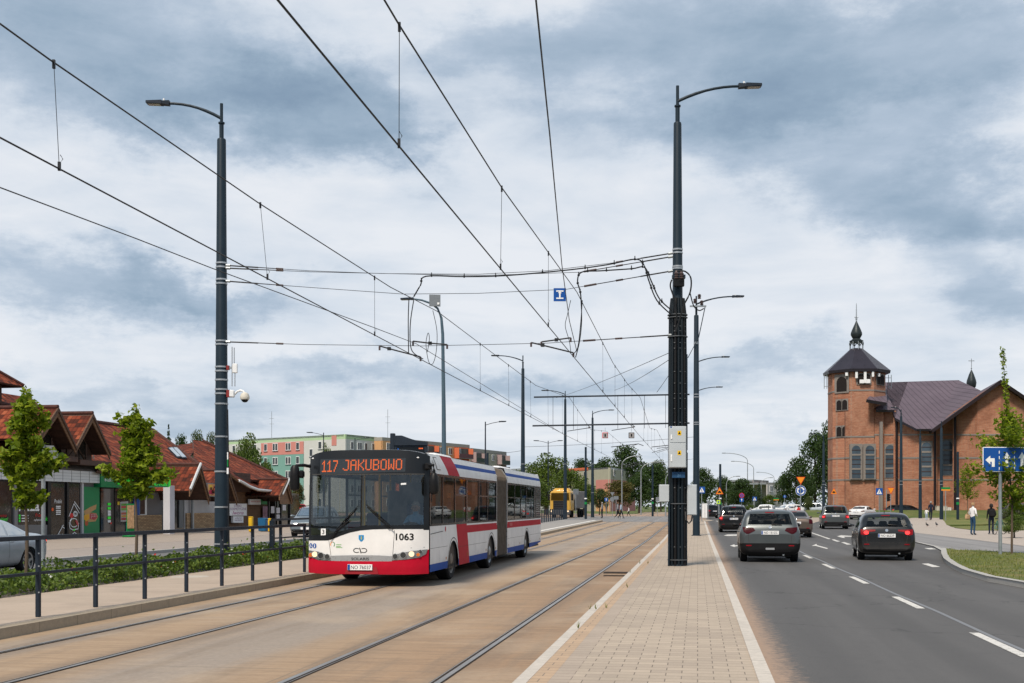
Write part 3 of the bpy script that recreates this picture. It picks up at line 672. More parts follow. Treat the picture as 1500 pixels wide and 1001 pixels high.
mb.patch(CPX((276, 628), (310, 627), (310, 668), (276, 670)), FR(.012), WHITES)
x, z = cp(293, 648); mb.text('3', (x, 0, z), (1, 0, 0), (0, 0, 1), .095, BLKS, 'c', f=FR(.016), bold=.01)
mb.build('number_sticker', bus); mb = MB()
mb.patch(CPX((786, 343), (818, 341), (818, 352), (786, 354)), FR(.004), WHITES)
mb.build('windscreen_sticker', bus)
# wipers
def fpt(cx, cy, o): x, z = cp(cx, cy); return Vector((x, yf(x, z)-o, z))
mb = MB(); mb.tube([fpt(470, 575, .05), fpt(450, 590, .06), fpt(395, 635, .055)], .014, BLACKP, 6); mb.tube([fpt(522, 484, .045), fpt(430, 580, .05), fpt(338, 692, .05)], [.006, .011, .008], BLACKP, 6); mb.tube([fpt(512, 500, .03), fpt(350, 690, .03)], .01, RUBBER, 5); mb.build('wiper', bus)
mb = MB(); mb.tube([fpt(570, 475, .045), fpt(660, 555, .05), fpt(745, 632, .05)], [.006, .011, .012], BLACKP, 6); mb.tube([fpt(578, 492, .03), fpt(720, 628, .03)], .01, RUBBER, 5); mb.build('wiper', bus)
# mirrors
mb = MB(); a = Vector((-1.24, .22, 2.56))
mb.tube([a, a+Vector((-.08, -.16, .02)), a+Vector((-.19, -.28, .01)), a+Vector((-.23, -.30, -.08))], .035, BLACKP, 8)
mb.loft([[Vector((-1.47+.10*cos(t)*k, -.07+.10*sin(t)*k, z)) for t in [i*pi/8 for i in range(16)]] for z, k in ((2.58, .5), (2.52, .9), (2.35, 1), (2.15, 1), (2.06, .85), (2.03, .4))], BLACKP)
mb.loft([[Vector((-1.33+.06*cos(t)*k, -.05+.08*sin(t)*k, z)) for t in [i*pi/6 for i in range(12)]] for z, k in ((2.47, .5), (2.43, 1), (2.34, 1), (2.30, .5))], BLACKP); mb.build('mirror', bus)
mb = MB(); a = Vector((1.24, .30, 2.56))
mb.box((1.27, .22, 2.55), (.14, .12, .14), BLACKP, 0, .02); mb.tube([(1.3, .16, 2.57), (1.40, .10, 2.57), (1.42, .08, 2.45), (1.42, .08, 2.35)], .03, BLACKP, 8)
mb.loft([[Vector((1.42+.10*cos(t)*k, .06+.10*sin(t)*k, z)) for t in [i*pi/8 for i in range(16)]] for z, k in ((2.40, .5), (2.34, .85), (2.2, 1), (2.03, 1), (1.98, .85), (1.95, .4))], BLACKP); mb.build('mirror', bus)
# sides -----------------------------------------------------------------
AX = [2.72, 8.62-.88, 14.45]
def arch(yc, r=.60, n=14): return [(yc-r*cos(pi*k/n), .30+r*.30+(r+.02)*sin(pi*k/n)*.98-.18) if 0 < k < n else (yc-r*cos(pi*k/n), .30) for k in range(n+1)]
def side_outline(y0, y1, axes, f0=True):
    o = [(y0, .30)]
    for a in axes: o += arch(a)
    return o+[(y1, .30 if y1 < 17 else .42), (y1, 1.28), (y0, 1.28)]
def sidecol(y, z):
    e0 = 3.05+(1.28-z)*.36; e1 = e0+1.26
    if e0 < y < e1: return BR
    if z < .46 and not (8.68 < y < 10.5): return BB
    if 1.05 < z < 1.235 and y > e1: return BR
    return BW
sc_cuts = [((0, .46), (0, 1)), ((0, 1.05), (0, 1)), ((0, 1.235), (0, 1)), ((3.05, 1.28), (1, .36)), ((4.31, 1.28), (1, .36))]
for sx in (1, -1):
    SD = (lambda sx: lambda off=0.0: (lambda y, z: Vector((sx*(HW+off+.006*sin(min(1, max(0, (z-.3)/1))*pi)), y, z))))(sx)
    nm = 'side_panel'
    mb = MB(); mb.patch(side_outline(.33, 8.70, AX[:2]), SD(), sidecol, sc_cuts, grid=.4)
    mb.patch(side_outline(10.45, 17.95, AX[2:]), SD(), sidecol, sc_cuts, grid=.4)
    for y0, y1, z in ((.35, 2.05, .80), (3.38, 7.0, .74), (10.5, 13.8, .74), (15.1, 17.9, .74)): mb.patch([(y0, z-.003), (y1, z-.003), (y1, z+.003), (y0, z+.003)], SD(.004), SEAMB, grid=.5)
    for y in (1.2, 3.9, 5.4, 6.6, 8.45, 11.9, 13.2, 16.2): mb.patch([(y-.003, .31), (y+.003, .31), (y+.003, .74), (y-.003, .74)], SD(.004), SEAMB)
    for yc in AX:
        a = arch(yc, .66); b = arch(yc, .645); mb.patch(a+b[::-1], SD(.004), SEAMB)
    for y in (1.9, 4.35, 6.9, 8.4, 10.7, 12.9, 15.25, 17.6): mb.patch([(y-.035, .50), (y+.035, .50), (y+.035, .56), (y-.035, .56)], SD(.008), AMBER)
    mb.patch([(1.85+.05*cos(k*pi/6), 1.19+.06*sin(k*pi/6)) for k in range(12)], SD(.006), BR); mb.patch([(.36, 1.10), (1.6, 1.14), (1.6, 1.155), (.36, 1.115)], SD(.005), SEAMB)
    mb.patch([(10.85, 1.11), (11.4, 1.11), (11.4, 1.20), (10.85, 1.20)], SD(.007), pm('crimson_vent_flap', (.42, .015, .03), .4, 0, .1))
    sp = mb.build(nm, bus)
    # cove above the windows and the roof edge
    def covcol(y, z):
        e0 = 2.22-(z-2.41)*1.25; e1 = 3.48-(z-2.41)*1.35
        if e0 < y < e1: return BR
        if 2.61 < z < 2.705 and y > e1: return BB
        return BW
    def cov(y, z): return Vector((sx*(HW-.10*max(0, (z-2.41)/.43)**1.6), y+.13*max(0, (z-1.15)/1.75)**2*max(0, 1-(y-.3)/1.0), z))
    cut = [((2.22, 2.41), (1, 1.25)), ((3.48, 2.41), (1, 1.35)), ((0, 2.61), (0, 1)), ((0, 2.705), (0, 1))]
    mb = MB()
    for y0, y1 in ((.36, 8.70), (10.45, 17.95)): mb.patch([(y0, 2.41), (y1, 2.41), (y1, 2.84), (y0, 2.84)], cov, covcol, cut, grid=.1, smooth=True)
    mb.patch([(1.02, 2.50), (1.42, 2.50), (1.22, 2.78), (.86, 2.78)], lambda y, z: cov(y, z)+Vector((sx*.006, 0, 0)), SEAMB, grid=.1); mb.patch([(1.05, 2.515), (1.39, 2.515), (1.2, 2.765), (.90, 2.765)], lambda y, z: cov(y, z)+Vector((sx*.009, 0, 0)), BW, grid=.1)
    mb.patch([(.30, 2.41), (.55, 2.41), (.44, 2.84), (.30, 2.84)], lambda y, z: cov(y, z)+Vector((sx*.004, 0, 0)), BK, grid=.1)
    if sx > 0: mb.text('1063', (.62, 0, 2.66), (0, 0, 0), (0, 0, 0), .07, BLKS, 'l', .18, f=lambda y, z: cov(y, z)+Vector((.008, 0, 0)))
    mb.build('roof_cove', bus)
    # window band with pillars
    mb = MB()
    for y0, y1 in ((.34, 8.66), (10.5, 16.35)): mb.patch([(y0, 1.28), (y1, 1.28), (y1, 2.41), (y0, 2.41)], SD(-.012), BGL, grid=.6)
    wg = mb.build('window_glass', bus)
    mb = MB()
    for y, w_ in ((.38, .1), (1.62, .08), (2.95, .10), (4.35, .16), (5.95, .10), (7.2, .07), (8.6, .12), (10.55, .12), (11.95, .09), (13.2, .07), (14.4, .10), (15.6, .07), (16.3, .12)): mb.box((sx*(HW-.015), y, 1.845), (.03, w_, 1.13), BLACKG)
    for y0, y1 in ((3.0, 4.3), (6.0, 8.55), (10.6, 13.2), (14.4, 16.3)): mb.box((sx*(HW-.012), (y0+y1)/2, 1.97), (.03, y1-y0, .035), BLACKG)
    for y0, y1 in ((.34, 8.66), (10.5, 16.35)):
        mb.box((sx*(HW-.014), (y0+y1)/2, 2.385), (.03, y1-y0, .055), BLACKG); mb.box((sx*(HW-.014), (y0+y1)/2, 1.30), (.03, y1-y0, .05), BLACKG)
    mb.build('window_pillar', wg)
    mb = MB(); mb.box((sx*(HW-.02), 17.13, 1.85), (.04, 1.55, 1.12), BLACKP)
    for k in range(14): mb.box((sx*(HW+.002), 17.2, 1.37+k*.073), (.012, 1.2, .03), BLACKG)
    mb.build('engine_grille', bus)
    if sx > 0:
        for y0, y1, z0, z1 in ((5.1, 5.6, 1.98, 2.28), (5.6, 5.85, 1.62, 1.98), (4.55, 4.95, 1.38, 1.70), (13.2, 13.6, 2.02, 2.28), (13.6, 13.85, 1.7, 2.02), (12.5, 12.95, 1.42, 1.72)): mb = MB(); mb.box((HW-.03, (y0+y1)/2, (z0+z1)/2), (.006, y1-y0, z1-z0), pm('paper_notice', (.42, .46, .50), .7, 0, .08)); mb.build('window_notice', bus)
        for y in (1.35, 2.3, 2.5): mb = MB(); mb.box((HW-.03, y, 1.72), (.006, .16, .16), BLUES); mb.build('window_pictogram', bus)
        mb = MB(); mb.box((HW-.03, 2.4, 1.95), (.006, .42, .12), AMBER)
        mb.build('window_notice', bus)
# roof shells
mb = MB()
for y0, y1 in ((.32, 8.70), (10.45, 17.95)):
    def roof(x, y): return Vector((x, y+.13*max(0, 1-(y-.3)/1.0), 2.90-.06*(abs(x)/1.18)**3))
    mb.patch([(-1.178, y0), (1.178, y0), (1.178, y1), (-1.178, y1)], roof, BW, grid=.3, smooth=True)
mb.box((0, 4.2, 2.93), (1.5, 1.8, .10), BW, 0, .04); mb.box((0, 13.5, 2.93), (1.5, 2.4, .10), BW, 0, .04); mb.build('roof', bus)
mb = MB(); mb.patch([(-1.178, 0), (1.178, 0), (1.178, .5), (-1.178, .5)], lambda x, y: Vector((x, yf(x, ztop(x))+y*(1-abs(x)/HW*.3), ztop(x)+.012*min(1, y/.2))), BK, grid=.1, smooth=True); mb.build('roof_brow', bus)
# rear and floor, ceiling
mb = MB(); mb.patch([(-HW, .42), (HW, .42), (HW, 2.41), (1.17, 2.86), (-1.17, 2.86), (-HW, 2.41)], lambda x, z: Vector((x, 17.95+.06*(1-abs(x)/HW), z)), BW, grid=.3); mb.box((0, 17.97, 2.78), (2.2, .14, .16), BB, 0, .03); mb.build('rear_panel', bus)
mb = MB(); mb.box((0, 9.1, .33), (2.46, 17.2, .06), FLOORM); mb.box((0, 9.1, 2.60), (2.3, 17.2, .04), INNER); mb.box((0, .55, .62), (2.3, .5, .5), BLACKP, 0, .1); mb.box((.0, .42, .98), (2.3, .3, .25), BLACKP, 0, .1)
mb.box((.15, 1.75, 1.2), (.04, .9, 1.7), INNER); mb.box((.70, 2.25, 1.3), (1.1, .05, 1.9), INNER); mb.build('interior_lining', bus)
mb = MB()
for yc in AX:
    for sx in (-1, 1): mb.box((sx*1.03, yc, .62), (.40, 1.26, .70), BLACKP)
mb.box((0, 9.0, .42), (1.9, 17, .3), BLACKP); mb.build('underframe', bus)
for y in (3.4, 4.3, 5.2, 6.1, 7.0, 8.0, 11.2, 12.1, 13.0, 14.2, 15.1, 16.0):
    for x in (-.85, .85):
        if x < 0 and y in (3.4, 7.0, 12.1): continue
        mb = MB(); mb.box((x, y, .83), (.75, .42, .10), SEAT, 0, .04); mb.box((x, y+.2, 1.18), (.75, .09, .72), SEAT, 0, .04); mb.box((x, y, .57), (.5, .1, .45), INNER); mb.build('seat', bus)
for x, y in ((-.38, 1.3), (-.10, 1.5), (-.75, 2.4), (-.3, 3.2), (.35, 4.2), (-.35, 5.4), (.35, 6.4), (-.35, 7.4), (.35, 11.5), (-.35, 12.8), (.35, 14.5)):
    mb = MB(); mb.tube([(x, y, .36), (x, y, 2.58)], .024, YPOLE, 10); mb.build('grab_pole', bus)
mb = MB(); mb.tube([(-.86, .75, 1.06), (-.82, .75, 1.12), (-.4, .78, 1.16), (-.38, 1.2, 1.16)], .024, YPOLE, 8); mb.build('grab_pole', bus)
mb = MB(); mb.lathe([(.20, -.012), (.225, -.01), (.225, .012), (.20, .012)], BLACKP, 20); mb.box((0, 0, -.01), (.4, .05, .02), BLACKP); mb.box((0, 0, -.01), (.05, .4, .02), BLACKP)
sw = mb.build('steering_wheel', bus); sw.location = (.70, .92, 1.22); sw.rotation_euler = (radians(35), 0, 0)
mb = MB(); mb.box((.72, 1.62, 1.32), (.5, .12, .9), SEAT, 0, .05); mb.box((.72, 1.4, .92), (.5, .5, .14), SEAT, 0, .05); mb.box((.72, 1.45, .6), (.4, .4, .5), BLACKP); mb.build('driver_seat', bus)
# bellows
mb = MB(); rings = []
prof = [(-1.24, .30), (-1.24, 2.55), (-1.10, 2.78), (-.8, 2.86), (.8, 2.86), (1.10, 2.78), (1.24, 2.55), (1.24, .30)]
nb = 27
for k in range(nb):
    y = 8.69+(10.46-8.69)*k/(nb-1); q = 1.0 if k in (0, nb-1) else (1.015 if k % 2 else .955)
    rings.append([Vector((x*q, y, (z-1.5)*(1+(q-1)*.7)+1.5)) for x, z in prof])
mb.loft(rings, BELLOW, False, False); bel = mb.build('bellows', bus)
mb = MB()
for y in (8.66, 10.49): mb.loft([[Vector((x*1.03, y+d, (z-1.5)*1.015+1.5)) for x, z in prof] for d in (-.03, .03)], SIL, True, False)
mb.build('bellows_frame', bel)
# wheels
def wheel_mb(r, w, rim, hub=True, n=28):
    t = MB(); prof = [(r*.70, -w/2+.01), (r*.92, -w/2), (r, -w/2+w*.12), (r, w/2-w*.12), (r*.92, w/2), (r*.70, w/2-.01)]
    rings = [[Vector((z, q*cos(2*pi*k/n), q*sin(2*pi*k/n))) for k in range(n)] for q, z in prof]; t.loft(rings, RUBBER, False, True); return t
def disc_mb(r, w, m, holes=8, spokes=0):
    t = MB(); n = 28
    P = [(r*.70, w/2-.015), (r*.64, w/2-.05), (r*.60, w/2-.09), (r*.36, w/2-.035), (r*.30, w/2-.02), (r*.15, w/2+.01), (.001, w/2+.012)]
    if spokes: P = [(r*.72, w/2-.004), (r*.66, w/2-.014), (r*.62, w/2-.07), (r*.2, w/2-.07), (.001, w/2-.07)]
    t.loft([[Vector((z, q*cos(2*pi*k/n), q*sin(2*pi*k/n))) for k in range(n)] for q, z in P], m if not spokes else LENSD, False, True)
    if spokes:
        t.loft([[Vector((z, q*cos(2*pi*k/n), q*sin(2*pi*k/n))) for k in range(n)] for q, z in ((r*.73, w/2-.002), (r*.64, w/2-.010), (r*.62, w/2-.07))], m, False, True)
        for i in range(spokes):
            a = 2*pi*i/spokes+.3; u = Vector((0, cos(a), sin(a))); v = Vector((0, -sin(a), cos(a)))
            t.add([Vector((w/2-.006, 0, 0))+u*r*.12+v*r*.11, Vector((w/2-.006, 0, 0))+u*r*.12-v*r*.11, Vector((w/2-.010, 0, 0))+u*r*.66-v*r*.085, Vector((w/2-.010, 0, 0))+u*r*.66+v*r*.085,
                   Vector((w/2-.05, 0, 0))+u*r*.12+v*r*.11, Vector((w/2-.05, 0, 0))+u*r*.12-v*r*.11, Vector((w/2-.05, 0, 0))+u*r*.66-v*r*.085, Vector((w/2-.05, 0, 0))+u*r*.66+v*r*.085], [(0, 1, 2, 3), (0, 3, 7, 4), (1, 5, 6, 2), (2, 6, 7, 3)], m)
        t.cyl((w/2-.06, 0, 0), (w/2-.002, 0, 0), r*.2, m, 14)
    elif holes:
        for i in range(holes):
            a = 2*pi*i/holes; t.cyl((w/2-.03, r*.43*cos(a), r*.43*sin(a)), (w/2-.02, r*.43*cos(a), r*.43*sin(a)), r*.055, BLACKP, 8)
    return t
for yc in AX:
    for sx in (-1, 1):
        wl = wheel_mb(.485, .30, 0).build('wheel', bus); wl.location = (sx*1.09, yc, .485); wl.rotation_euler = (0, 0, 0 if sx > 0 else pi)
        disc_mb(.485, .30, STEELB if yc > 3 else pm('dusty_wheel_disc', (.20, .18, .16), .5, .4, .2)).build('rim', wl)
# ---------------------------------------------------------------- cars
CGL = glass('tinted_car_glass', (.02, .03, .03), .30); CGL2 = glass('clear_car_glass', trans=.82)
TLR = pm('red_tail_lens', (.22, .004, .008), .3, 0, .2, 8, coat=.05); TLD = pm('dark_red_tail_lens', (.042, .002, .006), .3, 0, .25, 8, coat=.03, spec=.12)
BRK = pm('lit_brake_lens', (.6, .02, .02), .2, 0, 0, emit=(1, .05, .05), es=1.6)
CHR = pm('chrome_trim', (.6, .61, .62), .12, .95, .05)
ALLOY = pm('silver_alloy', (.45, .46, .47), .3, .8, .08); DALLOY = pm('dark_alloy', (.08, .085, .09), .35, .6, .1)
def car_stations(kind, Lc, W, H, b):
    h = W/2; rr = {'suv': .40, 'hatch': .52, 'wagon': .62}.get(kind, .5)
    front = [(Lc*.62, .19, h, b-.02, H-.06, .67*h), (Lc*.69, .19, h, b-.03, H-.20, .68*h), (Lc*.775, .2, h, b-.03, b+.09, .76*h), (Lc*.81, .2, h, b-.02, b+.04, .80*h), (Lc*.94, .22, .96*h, b-.13, b-.08, .77*h), (Lc*.985, .25, .87*h, b-.28, b-.24, .72*h), (Lc, .34, .78*h, .52, .57, .66*h)]
    if kind == 'sedan':
        return [(0, .34, .84*h, .78, .84, .70*h), (.05, .26, .95*h, b-.04, b+.03, .76*h), (.16, .21, .99*h, b, b+.09, .78*h), (.62, .2, h, b+.01, b+.11, .78*h), (.80, .2, h, b+.01, b+.16, .76*h), (1.30, .2, h, b, H-.10, .68*h), (1.6, .19, h, b, H-.01, .67*h), (Lc*.5, .19, h, b-.01, H, .67*h)]+front
    return [(0, .34, .84*h, .80, .86, .72*h), (.05, .26, .95*h, b-.03, b+.05, .78*h), (.12, .21, .99*h, b+.01, b+.16, .77*h), (rr*.58, .2, h, b+.02, H-.26, .745*h), (rr*.92, .2, h, b+.02, H-.03, .71*h), (rr+.4, .19, h, b+.01, H+.01, .70*h), (Lc*.5, .19, h, b, H, .68*h)]+front
def build_body(kind, Lc, W, H, b, wr, wy, PM, lvl, clad=None, cladz=.42, holes=None):
    rings = []; wk = 1.14 if kind != 'sedan' else 1.10
    for (y, zb, w, zt, zr, wrf) in car_stations(kind, Lc, W, H, b):
        w *= 1.03; wrf *= wk if zr-zt > .2 else 1.04
        half = [(0, zb), (w*.80, zb), (w*.965, zb+.10), (w*1.01, zb+(zt-zb)*.5), (w*.99, zt-.09), (w*.945, zt+.01), (wrf*1.03, zr-(.055 if zr-zt > .2 else .02)), (wrf*.80, zr-.002), (0, zr+.02)]
        rings.append([Vector((x, y, z)) for x, z in half]+[Vector((-x, y, z)) for x, z in half[7:0:-1]])
    t = MB(); t.loft(rings, PM, False, True); n = 16
    for base, rev in ((0, False), ((len(rings)-1)*n, True)):
        for j in range(8):
            a = [j, j+1, (16-j-1) % 16, (16-j) % 16]; a = list(dict.fromkeys(a))
            f = tuple(base+k for k in (a if not rev else a[::-1])); t.f.append(f); t.m.append(0); t.sm.append(True)
    o = t.build('tmp'); s = o.modifiers.new('s', 'SUBSURF'); s.levels = s.render_levels = lvl
    cut = MB()
    for yy in wy:
        cut.cyl((-W, yy, wr*1.0), (W, yy, wr*1.0), wr*1.17, BLACKP, 28)
    co = cut.build('tmpcut'); co.data.materials.clear(); co.data.materials.append(BLACKP)
    bo = o.modifiers.new('b', 'BOOLEAN'); bo.object = co; bo.operation = 'DIFFERENCE'; bo.solver = 'EXACT'
    try: bo.material_mode = 'TRANSFER'
    except Exception: pass
    hs = []
    for ax_, poly in holes or []:
        hm = MB(); hm.prism(poly, ax_, -1 if ax_ == 'y' else -W, Lc*.80 if ax_ == 'y' else W, BLACKP); ho = hm.build('tmphole', weld=True); hs.append(ho)
        hb = o.modifiers.new('h', 'BOOLEAN'); hb.object = ho; hb.operation = 'DIFFERENCE'; hb.solver = 'EXACT'; hb.material_mode = 'TRANSFER'
    dg = bpy.context.evaluated_depsgraph_get(); dg.update()
    me = bpy.data.meshes.new_from_object(o.evaluated_get(dg)); full = None
    for md in [m_ for m_ in o.modifiers if m_.type == 'BOOLEAN']: o.modifiers.remove(md)
    dg.update(); me2 = bpy.data.meshes.new_from_object(o.evaluated_get(dg))
    bvh = BVHTree.FromPolygons([v.co.copy() for v in me2.vertices], [tuple(p.vertices) for p in me2.polygons])
    bpy.data.objects.remove(o); bpy.data.objects.remove(co); bpy.data.meshes.remove(me2)
    for ho in hs: bpy.data.objects.remove(ho)
    if clad:
        me.materials.append(clad); k = len(me.materials)-1
        for p in me.polygons:
            c = p.center
            arch_ = any((c.y-yy)**2+(c.z-wr)**2 < (wr*1.17+.06)**2 for yy in wy) and abs(c.x) > W*.4
            if me.materials[p.material_index] != BLACKP and (c.z < cladz or arch_): p.material_index = k
    for p in me.polygons: p.use_smooth = True
    me.set_sharp_from_angle(angle=radians(42)); me.name = 'body'
    return me, bvh
def ray_f(bvh, axis, off):
    def f(u, v):
        if axis == 'r': o, d = Vector((u, -4, v)), Vector((0, 1, 0))
        elif axis == 'f': o, d = Vector((u, 12, v)), Vector((0, -1, 0))
        elif axis == '+': o, d = Vector((4, u, v)), Vector((-1, 0, 0))
        else: o, d = Vector((-4, u, v)), Vector((1, 0, 0))
        h = bvh.ray_cast(o, d)
        if h[0] is None: return None
        n = h[1] if h[1].dot(d) < 0 else -h[1]
        return h[0]+n*off
    return f
def sym(poly): return poly, [(-x, z) for x, z in poly]
def make_car(label, loc, rz, kind, dims, color, detail=2, belt=.93, tail=None, brake=False, plate='NO', clad=None, metal=.45, group=None, rw=None, rim=None, glassm=None, low=None, wheel=.33, name='car', cat='car', extra=None, cladz=.42, plate_z=.80, plate_c=WHITEP):
    Lc, W, H = dims; h = W/2; wy = (Lc*.205, Lc*.80); g = glassm or CGL
    PM = color
    r = thing(name, loc, rz, label, cat, group)
    gs = .07 if detail > 1 else .16
    zr0, zr1 = belt+.09, H-.13
    if kind == 'sedan': rw = rw or [(-.62*h, zr1+.02), (.62*h, zr1+.02), (.72*h, belt+.15), (-.72*h, belt+.15)]
    rw = rw or [(-.68*h, zr1+.03), (.68*h, zr1+.03), (.79*h, zr0), (-.79*h, zr0)]
    yb, yf_ = Lc*.40, Lc*.745; y0 = {'suv': .42, 'hatch': .55, 'wagon': .62}.get(kind, 1.05); bl_ = belt+.055; tp = H-.10
    if kind == 'sedan': spol = [[(1.0, bl_), (yb-.04, bl_), (yb-.04, tp), (1.55, tp-.02)], [(yb+.04, bl_), (yf_-.04, bl_), (Lc*.645, tp-.05), (yb+.04, tp)]]
    else: spol = [[(y0-.05, bl_+.1), (y0+.62, bl_+.01), (y0+.62, tp-.02), (y0+.12, tp-.05)], [(y0+.70, bl_), (yb+.06, bl_), (yb+.06, tp), (y0+.70, tp-.02)], [(yb+.14, bl_), (yf_-.04, bl_), (Lc*.645, tp-.06), (yb+.14, tp)]]
    shr = lambda q, k=.985: [(sum(p[0] for p in q)/len(q)+(a-sum(p[0] for p in q)/len(q))*k, sum(p[1] for p in q)/len(q)+(c-sum(p[1] for p in q)/len(q))*k) for a, c in q]
    me, bvh = build_body(kind, Lc, W, H, belt, wheel, wy, PM, 3 if detail > 1 else 2, clad, cladz, [('y', shr(rw))]+[('x', shr(q)) for q in spol] if detail > 1 else None)
    bo = bpy.data.objects.new('body', me); C.objects.link(bo); bo.parent = r
    if detail > 1:
        for x, y in ((-.36, Lc*.56), (.36, Lc*.56), (-.40, Lc*.36), (.40, Lc*.36), (0, Lc*.36)):
            t = MB(); t.box((x, y, belt+.16), (.25, .10, .20), BLACKP, 0, .04); t.box((x, y+.02, belt), (.44, .12, .3), BLACKP, 0, .04); t.build('headrest', r)
    t = MB(); t.patch(rw, ray_f(bvh, 'r', .004), g, grid=gs, smooth=True); t.build('rear_window', r)
    t = MB(); t.patch([(-.62*h, H-.12), (.62*h, H-.12), (.74*h, belt+.11), (-.74*h, belt+.11)], ray_f(bvh, 'f', .004), g, grid=gs, smooth=True); t.build('windscreen', r)
    for sx in '+-':
        t = MB()
        polys = spol
        for q in polys: t.patch(q, ray_f(bvh, sx, .004), g, grid=gs*1.5, smooth=True)
        t.build('side_window', r)
        if detail > 1:
            t = MB()
            for ys in (yb+.1 if kind != 'sedan' else yb, yf_-.03, Lc*.25 if kind != 'hatch' else yb+.1): t.patch([(ys-.004, .28), (ys+.004, .28), (ys+.004, belt), (ys-.004, belt)], ray_f(bvh, sx, .003), SEAMB, grid=.1)
            t.build('door_gap', r)
            for ys in (yb-.12, yf_-.95):
                hpt = ray_f(bvh, sx, .012)(ys, belt-.10)
                if hpt: t = MB(); t.box(hpt, (.035, .17, .03), PM, 0, .01); t.build('door_handle', r)
    tl = tail or [(.93*h, belt-.02), (.95*h, belt-.22), (.74*h, belt-.24), (.60*h, belt-.06)]
    lm = BRK if brake else TLD if detail > 1 else TLR
    if brake == 'half': lm = TLR
    for q in sym(tl):
        t = MB(); t.patch(q, ray_f(bvh, 'r', .012), lm if brake is not True else TLR, grid=.05, smooth=True); tlo = t.build('tail_light', r)
        if brake:
            cx = sum(p[0] for p in q)/len(q); cz = sum(p[1] for p in q)/len(q); cx *= 1.06; cz -= .02
            t = MB(); t.patch([(cx+.075*cos(k*pi/6), cz+.055*sin(k*pi/6)) for k in range(12)], ray_f(bvh, 'r', .02), BRK, grid=.06); t.build('brake_lamp', tlo)
    f = ray_f(bvh, 'r', .02)
    t = MB(); t.patch([(-.26, plate_z-.057), (.26, plate_z-.057), (.26, plate_z+.057), (-.26, plate_z+.057)], lambda u, v: (f(0, plate_z) or Vector((0, 0, plate_z)))*1+Vector((u, -.004, v-plate_z)), plate_c)
    pp = f(0, plate_z) or Vector((0, 0, plate_z))
    t.add([pp+Vector((x, -.007, z)) for x, z in ((-.255, -.05), (-.215, -.05), (-.215, .05), (-.255, .05))], [(0, 1, 2, 3)], BLUES)
    if plate: t.text(plate, pp+Vector((.02, -.008, 0)), (1, 0, 0), (0, 0, 1), .068, BLKS, 'c', .40)
    t.build('number_plate', r)
    # bumper bottom, exhaust, reflectors, wiper, high brake lamp
    t = MB(); lw = low or [(-.86*h, .30), (.86*h, .30), (.86*h, .46), (.7*h, .50), (-.7*h, .50), (-.86*h, .46)]
    t.patch(lw, ray_f(bvh, 'r', .008), BLACKP, grid=gs*1.2, smooth=True); t.build('bumper_trim', r)
    t = MB()
    for q in sym([(.80*h, .50), (.62*h, .50), (.62*h, .535), (.80*h, .535)]): t.patch(q, ray_f(bvh, 'r', .016), TLR, grid=.1)
    t.build('reflector', r)
    if detail > 1:
        t = MB(); fw = ray_f(bvh, 'r', .02); a = fw(.05, zr0+.05); b_ = fw(.40*h, zr0+.035)
        if a and b_ and kind != 'sedan': t.tube([a, (a+b_)/2+Vector((0, -.01, .012)), b_], [.02, .014, .008], BLACKP, 6)
        t.patch([(-.13, H-.085), (.13, H-.085), (.13, H-.105), (-.13, H-.105)], ray_f(bvh, 'r', .012), TLR, grid=.1)
        t.tube([(0, .95, H-.01), (0, .86, H+.14)], [.012, .004], BLACKP, 6)
        t.patch([(x*.045, plate_z+.16+z*.045) for x, z in [(cos(k*pi/8), sin(k*pi/8)) for k in range(16)]], ray_f(bvh, 'r', .014), CHR)
        for q in ([(-.70*h, .56), (-.69*h, .56), (-.74*h, belt+.03), (-.75*h, belt+.03)],): 
            for qq in sym(q): t.patch(qq, ray_f(bvh, 'r', .003), SEAMB, grid=.1)
        t.patch([(-.70*h, .557), (.70*h, .557), (.70*h, .565), (-.70*h, .565)], ray_f(bvh, 'r', .003), SEAMB, grid=.1)
        t.build('tailgate_trim', r)
    for sx in (-1, 1):
        t = MB(); t.loft([[Vector((sx*(h+.02+k2*.17), Lc*.685+.06*cos(a)*q+k2*.02, belt+.10+.065*sin(a)*q)) for a in [i*pi/5 for i in range(10)]] for k2, q in ((-.35, .3), (.15, .7), (.5, 1), (.9, .9), (1.05, .5))], PM if clad is None else BLACKP, True, True); t.build('wing_mirror', r)
        t = MB(); q = [(.92*h*sx, belt-.20), (.90*h*sx, belt-.34), (.55*h*sx, belt-.36), (.50*h*sx, belt-.26)]
        t.patch(q, ray_f(bvh, 'f', .012), LENS, grid=.08, smooth=True); t.build('headlight', r)
    t = MB(); t.patch([(-.48*h, belt-.26), (.48*h, belt-.26), (.42*h, belt-.42), (-.42*h, belt-.42)], ray_f(bvh, 'f', .01), BLACKP, grid=.1)
    t.patch([(-.80*h, .42), (.80*h, .42), (.74*h, .28), (-.74*h, .28)], ray_f(bvh, 'f', .008), BLACKP, grid=.1); t.build('grille', r)
    pf = ray_f(bvh, 'f', .02)(0, .47)
    if pf: t = MB(); t.box(pf+Vector((0, .005, 0)), (.52, .012, .114), WHITEP); t.build('number_plate', r)
    for yy in wy:
        for sx in (-1, 1):
            wl = wheel_mb(wheel, .215, 0).build('wheel', r); wl.location = (sx*(h-.125), yy, wheel); wl.rotation_euler = (0, 0, 0 if sx > 0 else pi)
            disc_mb(wheel, .215, rim or ALLOY, 0, 5 if detail > 1 else 0).build('rim', wl)
    t = MB(); t.box((0, Lc*.5, .24), (W*.72, Lc*.86, .14), BLACKP); t.cyl((-.0, .2, .26), (.0, .9, .26), .09, BLACKP, 10); t.cyl((.45*h, .06, .24), (.45*h, .4, .24), .03, STEELB, 8); t.build('underbody', r)
